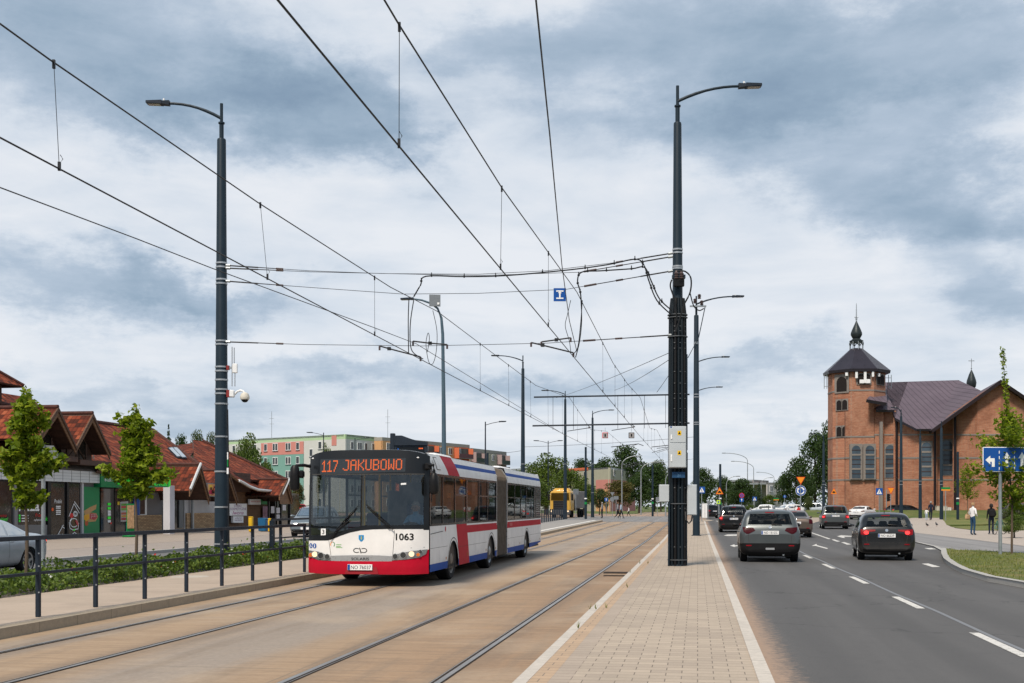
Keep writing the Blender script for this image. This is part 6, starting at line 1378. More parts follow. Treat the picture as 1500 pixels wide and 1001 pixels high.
# big blue lane sign on its post behind the young maple
Y = 39.4; c = zc(1473, 673.5, Y); g = thing('lane_sign', (zc(1467, 0, 39.3).x, Y, .12), 0, 'large blue lane direction sign with white arrows behind the maple leaves', 'sign'); ox = c.x-g.location.x
t = MB(); q0 = gp(1467.5, 818.5, .12); t.tube([(0, 0, 0), (0, 0, c.z+.2)], .057, STEELB, 12); t.build('post', g)
t = MB(); w_, h_ = 70/F*Y, 36.5/F*Y; zz = c.z-.12; t.box((ox, -.08, zz), (w_, .03, h_), WHITES, 0, .02); t.box((ox, -.092, zz), (w_-.04, .016, h_-.04), BLUES, 0, .01)
def arrow(cx, kind):
    f_ = lambda u, v: Vector((ox+cx+u*.8, -.103, zz+v*.8))
    if kind == 's': t.patch([(-.06, -.30), (.06, -.30), (.06, .05), (.15, .05), (0, .30), (-.15, .05), (-.06, .05)], f_, WHITES)
    else: t.patch([(-.02, -.30), (.10, -.30), (.10, .05), (-.08, .05), (-.08, .16), (-.28, -.02), (-.08, -.2), (-.08, -.09), (-.02, -.09)], f_, WHITES)
arrow(-.48, 'l'); arrow(.0, 's'); arrow(.5, 's')
for u in (-.25, .25):
    for v in (-.3, -.12, .06, .24): t.patch([(-.012, -.05), (.012, -.05), (.012, .05), (-.012, .05)], (lambda u, v: lambda a, b: Vector((ox+u+a, -.103, zz+v+b)))(u, v), WHITES)
t.build('panel', g)
Y = 24.9; g = thing('parking_sign', (zc(63.5, 0, Y).x, Y, .1), 0, 'grey back of a cut-cornered sign on a galvanised post in the hedge', 'sign'); q0 = Vector(g.location)
t = MB(); t.tube([(0, 0, 0), (0, 0, zY(652, Y)-.1)], .042, STEELB, 12); t.build('post', g)
t = MB(); P = [zc(x, y, Y)-q0 for x, y in ((58, 652), (77, 653), (91, 679), (88, 683), (58, 682))]; t.loft([[p+Vector((0, .05+d, 0)) for p in P] for d in (0, .02)], GREYBACK, True, False); c_ = zc(84, 672, Y)-q0; t.tube([c_+Vector((0, .05, 0)), c_+Vector((0, .04, 0))], .02, STEELD, 8); t.build('panel', g)
# traffic light, cabinets, litter, bollards
g = thing('traffic_light', gp(1298.5, 757), 0, 'dark traffic light seen from the side beside the church yield sign', 'traffic light'); Y = g.location.y
t = MB(); t.tube([(0, 0, 0), (0, 0, zY(718, Y)-g.location.z)], .06, STEELB, 8); t.build('post', g); t = MB(); t.box((.22, 0, zY(729, Y)-g.location.z), (.28, .3, .95), BLACKP, 0, .05)
for k in range(3): t.tube([(.36, 0, zY(729, Y)-g.location.z-.28+k*.28), (.5, 0, zY(729, Y)-g.location.z-.26+k*.28)], .1, BLACKP, 10)
t.build('signal_head', g)
def cab2(px0, py0, px1, py1, label, m):
    b = gp((px0+px1)/2, py1, .05); Y = b.y; w_ = (px1-px0)/F*Y; h_ = (py1-py0)/F*Y; t = MB(); t.box((0, 0, h_/2), (w_, w_*.5, h_), m, 0, .03); t.box((0, 0, h_+.02), (w_*1.05, w_*.55, .06), m, 0, .02); t.box((0, -w_*.255, h_*.5), (.02, .02, h_*.85), SEAMB); t.box((0, 0, .04), (w_*1.01, w_*.52, .08), KERB_C); o = t.build('utility_cabinet'); o.location = b; tag(o, label, 'cabinet')
cab2(1371, 742, 1386, 757.5, 'beige utility cabinet beside the path in front of the church', pm('beige_cabinet', (.46, .42, .35), .5, 0, .1)); cab2(1387, 744, 1393, 757.5, 'narrow pale utility cabinet next to the beige one', pm('pale_cabinet', (.56, .54, .50), .5, 0, .1)); cab2(1028.5, 738.5, 1036, 759.5, 'narrow white utility cabinet on the median by the second pole', WHITEP)
# low black fence of bars along the rear of the distant platform
def bollard(): t = MB(); t.box((0, 0, .55), (.10, .10, 1.1), NAVY2, 0, .015); t.box((0, 0, .012), (.16, .16, .024), NAVY2); return t.build('bollard')
b0 = None
for k in range(26):
    p = st(82+k*1.45, -12.9, None); p.z += .14
    if b0 is None: b0 = bollard(); o = b0
    else: o = b0.copy(); C.objects.link(o)
    o.location = p; o.rotation_euler = (0, 0, ROT); tag(o, 'dark square bollard in the row along the rear of the distant platform', 'bollard', 'bollards behind the platform')
# passenger information display
g = thing('information_display', st(50, -11.2, .14), ROT, 'dark passenger information display board with orange digits behind the bus', 'information board')
ds = lambda px, py: at(px, py, g.location.y)-g.location
t = MB()
def dbox(x0, y0, x1, y1, d, m, off=0.0): a = ds(x0, y1); b = ds(x1, y0); t.box(((a.x+b.x)/2, off, (a.z+b.z)/2), (b.x-a.x, d, b.z-a.z), m, 0, .02)
dbox(570.5, 634.5, 577, 780, .22, NAVY2); t.build('mast', g)
t = MB(); a = [ds(*p) for p in ((577, 638), (588, 638), (600, 642.5), (612, 646), (626, 647.5), (626, 652.5), (577, 652.5))]; t.loft([[p+Vector((0, d, 0)) for p in a] for d in (-.15, .15)], NAVY2, True, False); t.build('canopy', g)
t = MB(); dbox(577, 652.5, 626, 690, .2, NAVY2); dbox(580, 655, 622, 688, .04, BLACKG, -.11); dbox(582, 656.5, 584, 659.5, .01, BLUES, -.135)
for x in (614, 616.2, 618.4): dbox(x, 656.3, x+1.7, 658.2, .01, LED, -.135)
t.build('screen', g)
# ---------------------------------------------------------------- railing along the platform
def railing(name, pts, label, r=.03, h=1.10, mid=.62, w=.06):
    g = thing(name, pts[0], 0, label, 'railing'); o0 = Vector(pts[0])
    for p in pts[:]:
        t = MB(); t.box(Vector(p)-o0+Vector((0, 0, h/2)), (w, w, h), NAVY2, ROT, .006)
        for zz in (.35, .72, .9): t.tube([Vector(p)-o0+Vector((.02, -w/2-.004, zz)), Vector(p)-o0+Vector((.02, -w/2+.004, zz))], .012, STEELD, 6)
        t.build('post', g)
    for zz, nm in ((h+.02, 'top_rail'), (mid, 'middle_rail')):
        t = MB()
        ends = [Vector(p)-o0+Vector((0, 0, zz)) for p in pts]; ext = ends
        for a, b in zip(ends, ends[1:]):
            d = (b-a).normalized(); n = d.cross(Vector((0, 0, 1))).normalized(); hw, hh = (.035, .03) if zz > 1 else (.022, .02)
            sh = n*(.0) if zz > 1 else n*0
            e0, e1 = a-d*.02+sh, b+d*.02+sh
            t.loft([[q+n*i*hw+Vector((0, 0, j*hh)) for i, j in ((-1, -1), (1, -1), (1, 1), (-1, 1))] for q in (e0, e1)], NAVY2, True, False)
        t.build(nm, g)
rs = [st(s, -9.23, .138) for s in (5.5, 7.15, 8.8, 10.45, 12.1, 13.75)]+[at(x, 0, Y).xy.to_3d()+Vector((0, 0, .138)) for x, Y in ((56, 16.86), (140, 18.5), (212, 20.15), (273, 21.8), (325, 23.45), (370, 25.1), (411, 26.75), (446, 28.4))]
railing('railing', rs, 'long dark steel pedestrian railing along the near platform edge')
railing('railing', [st(s, -12.35, .138) for s in (33.6, 37.4, 41.2, 45)], 'short dark steel railing at the rear of the platform beside the bus door', .03, 1.15, .62, .13)
# manhole and litter on the platform
t = MB(); t.lathe([(.001, .002), (.34, .002), (.36, .006), (.40, .006), (.42, .0)], m_stone('pale_manhole_concrete', (.42, .37, .31), .12, 10), 28); o = t.build('manhole_cover'); o.location = gp(278, 845, .138); tag(o, 'pale round manhole cover in the platform paving beside the hedge', 'manhole')
# ---------------------------------------------------------------- plants
def leafmat(name, c1, c2, tr=.35, rough=.55):
    m = bpy.data.materials.new(name); m.use_nodes = True; nt = m.node_tree; nt.nodes.clear(); o = nt.nodes.new('ShaderNodeOutputMaterial')
    g = nt.nodes.new('ShaderNodeNewGeometry'); v = coords(nt); n = noise(nt, v, .9, 3); f = mth(nt, 'ADD', mth(nt, 'MULTIPLY', g.outputs['Random Per Island'], .65), mth(nt, 'MULTIPLY', n, .35))
    col = ramp(nt, f, [(.12, c1), (.85, c2)])
    p = nt.nodes.new('ShaderNodeBsdfPrincipled'); L(nt, col, p.inputs['Base Color']); p.inputs['Roughness'].default_value = rough; p.inputs['Specular IOR Level'].default_value = .3
    t = nt.nodes.new('ShaderNodeBsdfTranslucent'); L(nt, mix(nt, .5, col, (.12, .2, .01)), t.inputs[0]); mx = nt.nodes.new('ShaderNodeMixShader'); mx.inputs[0].default_value = tr
    L(nt, p.outputs[0], mx.inputs[1]); L(nt, t.outputs[0], mx.inputs[2]); L(nt, mx.outputs[0], o.inputs[0]); return m
LEAF_M = leafmat('maple_leaf', (.055, .115, .006), (.33, .40, .022), .5); LEAF_D = leafmat('dark_tree_leaf', (.012, .032, .008), (.045, .085, .02), .25); LEAF_F = leafmat('fresh_tree_leaf', (.035, .07, .010), (.12, .17, .025), .3); LEAF_C = leafmat('spruce_needle', (.010, .028, .012), (.035, .06, .028), .15)
LEAF_H = leafmat('hedge_leaf', (.022, .055, .009), (.14, .20, .028), .3); LEAF_B = leafmat('bronze_leaf', (.05, .045, .012), (.13, .11, .03), .25); LEAF_W = leafmat('grey_green_willow_leaf', (.04, .06, .02), (.11, .14, .05), .3)
BARK = pm('grey_brown_bark', (.10, .075, .055), .9, 0, .3, 6, .5, 30); BARKD = pm('dark_bark', (.05, .04, .03), .9, 0, .3, 6, .5)
rnd = random.Random(11)
def rv(): 
    while True:
        v = Vector((rnd.uniform(-1, 1), rnd.uniform(-1, 1), rnd.uniform(-1, 1)))
        if .05 < v.length <= 1: return v
def leaf(t, p, s, m, up_=.4, shape='q'):
    n = (rv().normalized()+Vector((0, 0, up_))).normalized(); a = n.orthogonal().normalized(); a = Matrix.Rotation(rnd.uniform(0, 6.28), 3, n)@a; b = n.cross(a); k = rnd.uniform(.7, 1.25)*s
    if shape == 'm':   # five-pointed maple leaf, slightly folded
        P = [p-a*.5*k, p-a*.15*k+b*.45*k-n*.1*k, p+a*.05*k+b*.22*k, p+a*.62*k-n*.12*k, p+a*.05*k-b*.22*k, p-a*.15*k-b*.45*k-n*.1*k]; t.add(P, [(0, 1, 2, 3, 4, 5)], m)
    else: t.add([p-a*.5*k, p+b*.32*k-n*.06*k, p+a*.5*k, p-b*.32*k-n*.06*k], [(0, 1, 2, 3)], m)
def clumpy(t, blobs, n, s, m, shape='q', hollow=.35, up_=.35):
    vol = [b[1].x*b[1].y*b[1].z for b in blobs]; tot = sum(v**.7 for v in vol)
    for (c, r), v in zip(blobs, vol):
        for _ in range(int(n*v**.7/tot)):
            d = rv(); q = d.length
            if q < hollow: d = d/q*rnd.uniform(hollow, 1)
            k = 1+.22*sin(d.x*7+c.x*3)*sin(d.y*6+c.y)*sin(d.z*8+c.z*2)
            leaf(t, c+Vector((d.x*r.x, d.y*r.y, d.z*r.z))*k, s, m, up_, shape)
def young_maple(label, loc, H, cb, w, seed, group='young maples', lean=.0, spire=.35, dense=1.0, tf=.93):
    rnd.seed(seed); g = thing('young_maple', loc, 0, label, 'tree', group); t = MB()
    top = Vector((lean, 0, H)); tr = [Vector((0, 0, -.1)), Vector((.02, .01, H*.25)), Vector((lean*.4-.02, 0, H*.5)), Vector((lean*.7+.02, 0, H*.75)), top]
    t.tube(tr, [.042, .035, .026, .016, .005], BARK, 8); lf = MB()
    def trunk_at(z):
        for a, b in zip(tr, tr[1:]):
            if a.z <= z <= b.z: return a.lerp(b, (z-a.z)/(b.z-a.z))
        return top
    nb = int(34*dense)
    for i in range(nb):
        f = (i+.5)/nb; z = cb+(H*tf-cb)*f; p = trunk_at(z); az_ = i*2.4+rnd.uniform(-.4, .4); prof = (.62+.38*sin(min(1, f/.25)*pi/2))*(1-f**2.6*.85)*(1+.25*sin(f*17+seed))+.04; ln = w*prof*rnd.choice((.45, .7, .95, 1.1, 1.3))*rnd.uniform(.85, 1.1)
        d = Vector((cos(az_), sin(az_)*.95, rnd.uniform(.25, .75))).normalized(); e = p+d*ln; mid = p+d*ln*.5+Vector((0, 0, -.04*ln)); t.tube([p, mid, e], [.011, .008, .003], BARK, 5)
        nl = int(105*max(.35, ln/w))
        for _ in range(nl):
            u = rnd.uniform(.22, 1.12); q = p+d*ln*u+rv()*.17*(.5+.6*u)*w/.7; leaf(lf, q-Vector((0, 0, .03)), .145, LEAF_M, .9, 'm')
    for k in range(int(60*spire/.35)): z = H-rnd.uniform(0, spire*2.2); leaf(lf, trunk_at(min(z, H))+rv()*.10, .115, LEAF_M, .9, 'm')
    t.build('trunk', g); lf.build('crown', g); return g
q = at(38, 0, 23.8); young_maple('young maple in the hedge in front of the pizza shop, nearest of the two', Vector((q.x, q.y, .12)), zY(570, 23.8)-.1, 1.55, .54, 3)
q = at(199, 0, 28.4); young_maple('young maple in the hedge in front of the green shop sign', Vector((q.x, q.y, .12)), zY(594, 28.4)-.1, 1.75, .60, 5)
q = gp(1482, 811.5, .12); young_maple('taller young maple on the lawn in front of the blue lane sign', q, zY(511, q.y)-.1, 1.45, 1.12, 9, 'young maples', -.30, 1.0, 1.25, .68)
q = gp(1417, 760, .07); young_maple('slender young tree on the far lawn before the church wall', q, zY(680, q.y)-.4, 2.0, 1.25, 21)
# hedge: two rows of low rose shrubs, nobody could count the leaves
t = MB(); rnd.seed(4)
def hedge_h(s, t_): return .32+.08*sin(s*1.7)+.08*sin(s*4.1+1)+.06*sin(s*7.3+t_*5)
for i in range(46000):
    s_ = rnd.uniform(4, 50)**1.0; tt = rnd.uniform(-13.6, -11.72)
    if s_ < 15 and rnd.random() < .6: continue
    edge = min(1, (min(tt+13.65, -11.70-tt)+.08)/.35)
    h_ = hedge_h(s_, tt)*(.35+.65*sqrt(max(.02, edge))); z = h_*(1-rnd.random()**2.2*.9); 
    if rnd.random() < .012: z += rnd.uniform(.05, .22)
    leaf(t, st(s_, tt, .10+z), .088, LEAF_H, .6)
for i in range(130):
    s_ = rnd.uniform(14, 46); tt = rnd.uniform(-13.4, -11.8); p = st(s_, tt, .10); hh = hedge_h(s_, tt)*.8; t.tube([p, p+Vector((rnd.uniform(-.1, .1), rnd.uniform(-.1, .1), hh))], .008, BARKD, 4)
for i in range(160):
    s_ = rnd.uniform(16, 48); tt = rnd.uniform(-13.3, -11.75); leaf(t, st(s_, tt, .14+hedge_h(s_, tt)*rnd.uniform(.5, 1.0)), .07, REDS if rnd.random() < .6 else WHITES, .3)
o = t.build('hedge'); tag(o, 'low leafy rose hedge along the rear of the platform', 'hedge', None, 'stuff')
# grass tufts on the near lawn
t = MB(); rnd.seed(8); GB = leafmat('grass_blade', (.08, .105, .018), (.25, .26, .065), .3, .7)
from mathutils.geometry import intersect_point_tri_2d
def inside(p, poly):
    r_ = False; j = len(poly)-1
    for i in range(len(poly)):
        a, b = poly[i], poly[j]
        if (a[1] > p[1]) != (b[1] > p[1]) and p[0] < (b[0]-a[0])*(p[1]-a[1])/(b[1]-a[1])+a[0]: r_ = not r_
        j = i
    return r_
cnt = 0
while cnt < 22000:
    x, y = rnd.uniform(9, 24), rnd.uniform(17, 46)
    if not inside((x, y), LAWN): cnt += .2; continue
    h_ = rnd.uniform(.025, .075)*(1.6 if rnd.random() < .05 else 1); a = rnd.uniform(0, 6.28); b = Vector((cos(a), sin(a), 0))*.012; ln = Vector((rnd.uniform(-.03, .03), rnd.uniform(-.03, .03), h_)); p = Vector((x, y, .118)); t.add([p-b, p+b, p+ln], [(0, 1, 2)], GB); cnt += 1
tag(t.build('grass_blades'), 'short tufty dry grass growing on the near lawn', 'grass', None, 'stuff')
# a few weeds in the kerb joints
t = MB()
for px, py in ((864, 893), (873, 893), (888, 891), (923, 839), (847, 921), (949, 826), (937, 826), (919, 861), (966, 798)):
    p = gp(px, py, .04)
    for _ in range(7): a = rnd.uniform(0, 6.28); ln = Vector((cos(a)*.04, sin(a)*.04, rnd.uniform(.05, .13))); b = Vector((-sin(a), cos(a), 0))*.008; t.add([p-b, p+b, p+ln], [(0, 1, 2)], GB)
tag(t.build('weeds'), 'small weeds sprouting along the pale median kerb', 'weeds', None, 'stuff')
# background trees: six crown meshes shared by all
def tree_mesh(seed, kind, H=12.0, leafm=LEAF_D, n=3800, s=.42):
    rnd.seed(seed); t = MB(); k = MB(); R = H*.36
    if kind == 'cone':
        for i in range(15):
            f = i/14; z = H*(.12+.86*f); r_ = H*.19*(1-f)+.12
            for _ in range(int(n/15*(1.25-f))): a = rnd.uniform(0, 6.28); q = sqrt(rnd.random())*r_*rnd.uniform(.75, 1.2); leaf(t, Vector((q*cos(a), q*sin(a), z-q*.42+rnd.uniform(-.25, .25))), s*.8, leafm, -.1)
        k.tube([(0, 0, -.3), (0, 0, H*.9)], [.18, .04], BARKD, 7); return t, k
    blobs = []
    for i in range(15):
        f = rnd.uniform(.0, 1); a = rnd.uniform(0, 6.28); z = H*(.32+.56*f); rr = R*(1-abs(f-.38)*.9)*rnd.uniform(.35, .85); q = H*rnd.uniform(.10, .17); blobs.append((Vector((rr*cos(a), rr*sin(a), z)), Vector((q, q, q*.8))))
    blobs.append((Vector((0, 0, H*.60)), Vector((R*.65, R*.65, H*.30)))); blobs.append((Vector((0, 0, H*.88)), Vector((R*.35, R*.35, H*.11))))
    clumpy(t, blobs, n, s, leafm, 'q', .45)
    k.tube([(0, 0, -.3), (.1, 0, H*.2), (0, .1, H*.5), (0, 0, H*.8)], [.30, .24, .15, .05], BARKD, 8)
    for b in blobs[:7]: k.tube([Vector((0, 0, H*.25)), b[0]*.6+Vector((0, 0, H*.12)), b[0]], [.12, .07, .02], BARKD, 6)
    return t, k
protos = {}
def tree(px, top, Y, kind, wide, label, group, base=None):
    if kind not in protos:
        lm = {'dark': LEAF_D, 'dark2': LEAF_D, 'fresh': LEAF_F, 'fresh2': LEAF_F, 'spruce': LEAF_C, 'bronze': LEAF_B, 'willow': LEAF_W}[kind]
        t, k = tree_mesh(len(protos)*7+3, 'cone' if kind == 'spruce' else 'round', 12.0, lm, 5200 if kind != 'spruce' else 3000, .40)
        protos[kind] = (k.build('trunk'), t.build('crown')); first = True
    else: first = False
    p = at(px, 0, Y); p.z = gy(Y) if base is None else base; H = zY(top, Y)-p.z; g = thing({'spruce': 'spruce_tree', 'willow': 'birch_tree'}.get(kind, 'broadleaf_tree'), p, rnd.uniform(0, 6.28), label, 'tree', group)
    for o in protos[kind]:
        c = o if first else o.copy()
        if not first: C.objects.link(c)
        c.parent = g
    sw_ = wide/F*Y/(12*.36*2*1.12) if kind != 'spruce' else wide/F*Y/(12*.19*2); g.scale = (sw_, sw_, H/12); return g
G1 = 'trees behind the shops'; G2 = 'trees beyond the tracks'; G3 = 'trees around the roundabout'; G4 = 'bushes around the junction'
TREES = [(247, 622, 100, 'spruce', 34, 'dark spruce rising behind the tiled shop roof with skylights', G1), (262, 634, 104, 'dark', 38, 'dark round tree squeezed behind the shop roof ridge', G1), (292, 627, 108, 'willow', 40, 'pale windblown tree behind the chimney of the shops', G1), (312, 630, 112, 'willow', 34, 'second pale windblown tree nearest the hedge pole', G1),
    (366, 632, 118, 'fresh', 62, 'tall loose tree growing in front of the pink and teal apartment block', G1), (345, 655, 116, 'fresh2', 44, 'lower tree squeezed between the kiosk roof and the apartments', G1), (432, 700, 128, 'bronze', 40, 'bronze-leaved low tree next to the wooden kiosk', G1), (476, 647, 185, 'fresh', 26, 'narrow tree in front of the grey apartment wall', G1), (392, 672, 122, 'fresh2', 34, 'small leafy tree over the kiosk roof edge', G1),
    (765, 688, 150, 'fresh', 84, 'bright green tree over the tail of the bus', G2), (800, 662, 165, 'fresh', 92, 'tall bright tree behind the yellow lorry', G2), (835, 684, 160, 'fresh2', 80, 'broad bright tree right behind the lorry cab', G2), (785, 700, 145, 'fresh2', 70, 'low bright tree beside the lorry', G2), (745, 700, 158, 'fresh2', 40, 'bright tree poking above the bus end', G2), (855, 700, 158, 'fresh', 44, 'bright tree beside the plain dark post', G2),
    (858, 670, 300, 'dark', 60, 'dark tree behind the yellowish flats', G2), (885, 668, 310, 'dark2', 66, 'dark tree over the roof of the yellowish flats', G2), (921, 651, 270, 'dark', 84, 'tallest dark dome-shaped tree beyond the flats', G2), (958, 676, 230, 'dark2', 70, 'dark tree next to the tallest dome-shaped one', G2), (905, 702, 175, 'bronze', 62, 'bronze-tinged tree in front of the yellowish flats', G2), (936, 690, 190, 'dark2', 62, 'dark tree behind the arched lamp past the tracks', G2), (968, 672, 240, 'willow', 46, 'tall thin pale tree just before the cabinets', G2), (985, 690, 205, 'dark', 56, 'dark tree hidden behind the median cabinets', G2), (878, 715, 165, 'dark', 34, 'low dark tree in front of the flats', G2),
    (1034, 684, 190, 'dark', 50, 'dark tree right of the second median pole', G3), (1060, 695, 200, 'dark2', 46, 'dark tree behind the orange tram warning', G3), (1022, 700, 180, 'dark2', 40, 'dark tree peeking between the two median poles', G3), (1088, 700, 165, 'dark', 58, 'leafy tree above the queue of cars', G3), (1112, 706, 230, 'spruce', 22, 'dark spruce before the pink balcony block', G3), (1078, 712, 210, 'dark2', 44, 'dark low tree behind the no-stopping disc', G3),
    (1166, 668, 175, 'dark', 62, 'big dark tree behind the roundabout sign', G3), (1194, 628, 185, 'dark2', 74, 'tallest dark tree beside the church tower', G3), (1213, 612, 182, 'dark', 62, 'dark tree touching the church tower edge', G3), (1182, 700, 160, 'dark', 44, 'lighter tree in front of the big dark ones', G3), (1146, 695, 190, 'dark2', 40, 'dark tree over the small blue disc sign', G3), (1184, 726, 150, 'willow', 22, 'small pale weeping tree near the roundabout sign', G3),
    (1126, 724, 230, 'fresh2', 34, 'pale shrub tree below the grey tower block', G3), (1098, 738, 152, 'fresh', 20, 'rounded bright bush beside the queue of cars', G4), (1212, 741, 139, 'fresh', 9, 'small clipped bush at the tower foot', G4), (1219, 741, 139, 'fresh', 9, 'second small clipped bush at the tower foot', G4), (1490, 738, 100, 'fresh2', 60, 'leafy shrub behind the parked crossover', G4), (1486, 752, 62, 'fresh2', 46, 'low shrub on the lawn behind the cyclist', G4)]
for a in TREES: tree(*a[:5], a[5], a[6])
# a far-off belt of woodland closes the horizon
t = MB(); rnd.seed(2)
for i in range(52000):
    x = rnd.uniform(-420, 520); Yw = 420+rnd.uniform(0, 40); h_ = (3.2+1.2*sin(x*.02)+1*sin(x*.07+1)+.8*sin(x*.21)); leaf(t, Vector((x, Yw, .6+(h_+2)*(1-rnd.random()**2.2))), .95, LEAF_D, .3)
tag(t.build('woodland'), 'dark far-off belt of woodland along the horizon', 'woodland', None, 'stuff')
# ---------------------------------------------------------------- buildings
def m_tile(name, along):
    m, nt, p = nodes(name); v = street(nt); x = sepx(nt, v); u = x[1] if along == 's' else x[0]
    ux = mth(nt, 'MULTIPLY', u, 4.2); vz = mth(nt, 'MULTIPLY', x[2], 4.6)
    cb_ = nt.nodes.new('ShaderNodeCombineXYZ'); L(nt, mth(nt, 'FLOOR', ux), cb_.inputs[0]); L(nt, mth(nt, 'FLOOR', vz), cb_.inputs[1])
    wn = nt.nodes.new('ShaderNodeTexWhiteNoise'); wn.noise_dimensions = '2D'; L(nt, cb_.outputs[0], wn.inputs['Vector'])
    big = noise(nt, v, .55, 6, .7); f = mth(nt, 'ADD', mth(nt, 'MULTIPLY', wn.outputs[0], .5), mth(nt, 'MULTIPLY', big, .5))
    c = ramp(nt, f, [(.20, (.045, .018, .014)), (.38, (.10, .028, .018)), (.58, (.185, .042, .022)), (.84, (.32, .095, .048))])
    fu = mth(nt, 'FRACT', ux); fv = mth(nt, 'FRACT', vz)
    wave = mth(nt, 'SINE', mth(nt, 'MULTIPLY', fu, pi)); h = mth(nt, 'ADD', mth(nt, 'MULTIPLY', wave, .8), mth(nt, 'MULTIPLY', mth(nt, 'SUBTRACT', 1.0, fv), .9))
    gap = mth(nt, 'MAXIMUM', sm(nt, fv, .86, .98), mth(nt, 'MULTIPLY', sm(nt, wave, .35, .05), .7))
    c = mix(nt, mth(nt, 'MULTIPLY', gap, .75), c, (.025, .014, .012))
    lich = noise(nt, v, 9, 4, .8); c = mix(nt, mth(nt, 'MULTIPLY', sm(nt, lich, .68, .78), .6), c, (.34, .31, .27))
    L(nt, c, p.inputs['Base Color']); p.inputs['Roughness'].default_value = .85; p.inputs['Specular IOR Level'].default_value = .1; bump(nt, p, h, .9, .05); return m
TILE_S = m_tile('clay_tiles_facing_street', 's'); TILE_T = m_tile('clay_tiles_facing_along', 't')
RIDGE = pm('dark_ridge_tile', (.075, .032, .026), .8, 0, .45, 5, .5, 14)
def m_wood(name, c, axis=2, k=7.0):
    m, nt, p = nodes(name); v = coords(nt); x = sepx(nt, v); f = mth(nt, 'FRACT', mth(nt, 'MULTIPLY', x[axis], k)); n = noise(nt, v, 4, 6, .7)
    cl = ramp(nt, n, [(.3, mul(c, .7)), (.7, mul(c, 1.35))]); cl = mix(nt, mth(nt, 'MULTIPLY', sm(nt, f, .10, .0), .85), cl, mul(c, .2)); L(nt, cl, p.inputs['Base Color']); p.inputs['Roughness'].default_value = .75
    bump(nt, p, sm(nt, f, .0, .12), .5, .02); return m
WOODB = m_wood('brown_board_cladding', (.085, .042, .024)); WOODL = m_wood('warm_board_cladding', (.16, .085, .042)); WOODD = m_wood('dark_brown_fascia', (.060, .028, .018), 2, 3.0)
def m_plaster(name, c, var=.08, streaks=.25):
    m, nt, p = nodes(name); v = coords(nt); n = noise(nt, v, .7, 6, .65); vs_ = noise(nt, coords(nt, (3, 3, .25)), 1.0, 5, .7); f_ = noise(nt, v, 40, 3)
    cl = ramp(nt, n, [(.3, mul(c, 1-var)), (.7, mul(c, 1+var))]); cl = mix(nt, mth(nt, 'MULTIPLY', sm(nt, vs_, .55, .8), streaks), cl, mul(c, .5)); L(nt, cl, p.inputs['Base Color']); p.inputs['Roughness'].default_value = .88; bump(nt, p, f_, .15, .004); return m
PL_GREY = m_plaster('pale_grey_plaster', (.46, .46, .47)); PL_MID = m_plaster('mid_grey_plaster', (.20, .195, .20)); PL_LILAC = m_plaster('cool_white_plaster', (.50, .50, .54))
def m_brick(name, c1, c2, mort, bw, rh, axis='s', msz=.012, soft=.5):
    m, nt, p = nodes(name); v = coords(nt) if axis != 's' else street(nt); x = sepx(nt, v)
    cb_ = nt.nodes.new('ShaderNodeCombineXYZ'); L(nt, mth(nt, 'ADD', x[0], x[1]), cb_.inputs[0]); L(nt, x[2], cb_.inputs[1])
    b = nt.nodes.new('ShaderNodeTexBrick'); L(nt, cb_.outputs[0], b.inputs[0]); b.inputs['Scale'].default_value = 1; b.inputs['Brick Width'].default_value = bw; b.inputs['Row Height'].default_value = rh; b.inputs['Mortar Size'].default_value = msz
    b.inputs['Color1'].default_value = c4(c1); b.inputs['Color2'].default_value = c4(c2); b.inputs['Mortar'].default_value = c4(mort); b.inputs['Bias'].default_value = -.1
    n = noise(nt, v, .35, 7, .7); n2 = noise(nt, coords(nt, (1, 1, 3)), 2.2, 6, .75); c = mix(nt, mth(nt, 'MULTIPLY', sm(nt, n, .42, .7), soft), b.outputs[0], mul(c1, .55)); c = mix(nt, mth(nt, 'MULTIPLY', sm(nt, n2, .5, .72), .4), c, mul(c2, 1.5))
    rn = noise(nt, coords(nt, (2.2, 2.2, 9)), 1.0, 4, .8); c = mix(nt, mth(nt, 'MULTIPLY', sm(nt, rn, .55, .75), .45), c, mul(c1, .4))
    L(nt, c, p.inputs['Base Color']); p.inputs['Roughness'].default_value = .9; bump(nt, p, mth(nt, 'SUBTRACT', n2, b.outputs['Fac']), .4, .02); return m
STONE = m_brick('split_stone_cladding', (.56, .38, .21), (.32, .20, .11), (.07, .045, .03), .32, .085, 's', .012, .3)
BRICK = m_brick('rough_red_brick', (.33, .118, .062), (.43, .205, .122), (.29, .205, .155), .26, .085, 'w', .010, .75)
CONC = m_stone('grey_raw_concrete_band', (.165, .142, .13), .2, 3, .9, .2)
GLD = pm('dark_shop_glass', (.020, .017, .014), .10, 0, .35, .8, coat=.6); FRB = pm('black_window_frame', (.014, .014, .015), .4, 0, .1); FILM = pm('dark_brown_window_film', (.035, .026, .02), .25, 0, .15, 1.5, coat=.4)
WALU = pm('white_aluminium_fascia', (.60, .62, .63), .4, .1, .06, 1.2); GRNS = pm('green_shop_fascia', (.010, .21, .075), .35, 0, .08); GRNL = pm('bright_green_letters', (.02, .42, .03), .4, 0, 0, emit=(.05, .8, .05), es=.25)
ROOFG = pm('grey_roofing_felt', (.16, .145, .135), .9, 0, .3, 2, .3)
def part(par, name, mb, **k):
    r = par
    while r.parent: r = r.parent
    return base_on(mb, r.location, r.rotation_euler.z).build(name, par, **k)
def SZ(px, py, t): return side(px, py, t)
def W3(px, py, t): s_, z_ = side(px, py, t); return st(s_, t, z_)
FT = -31.5
sx_ = lambda px, t=FT: side(px, 700, t)[0]
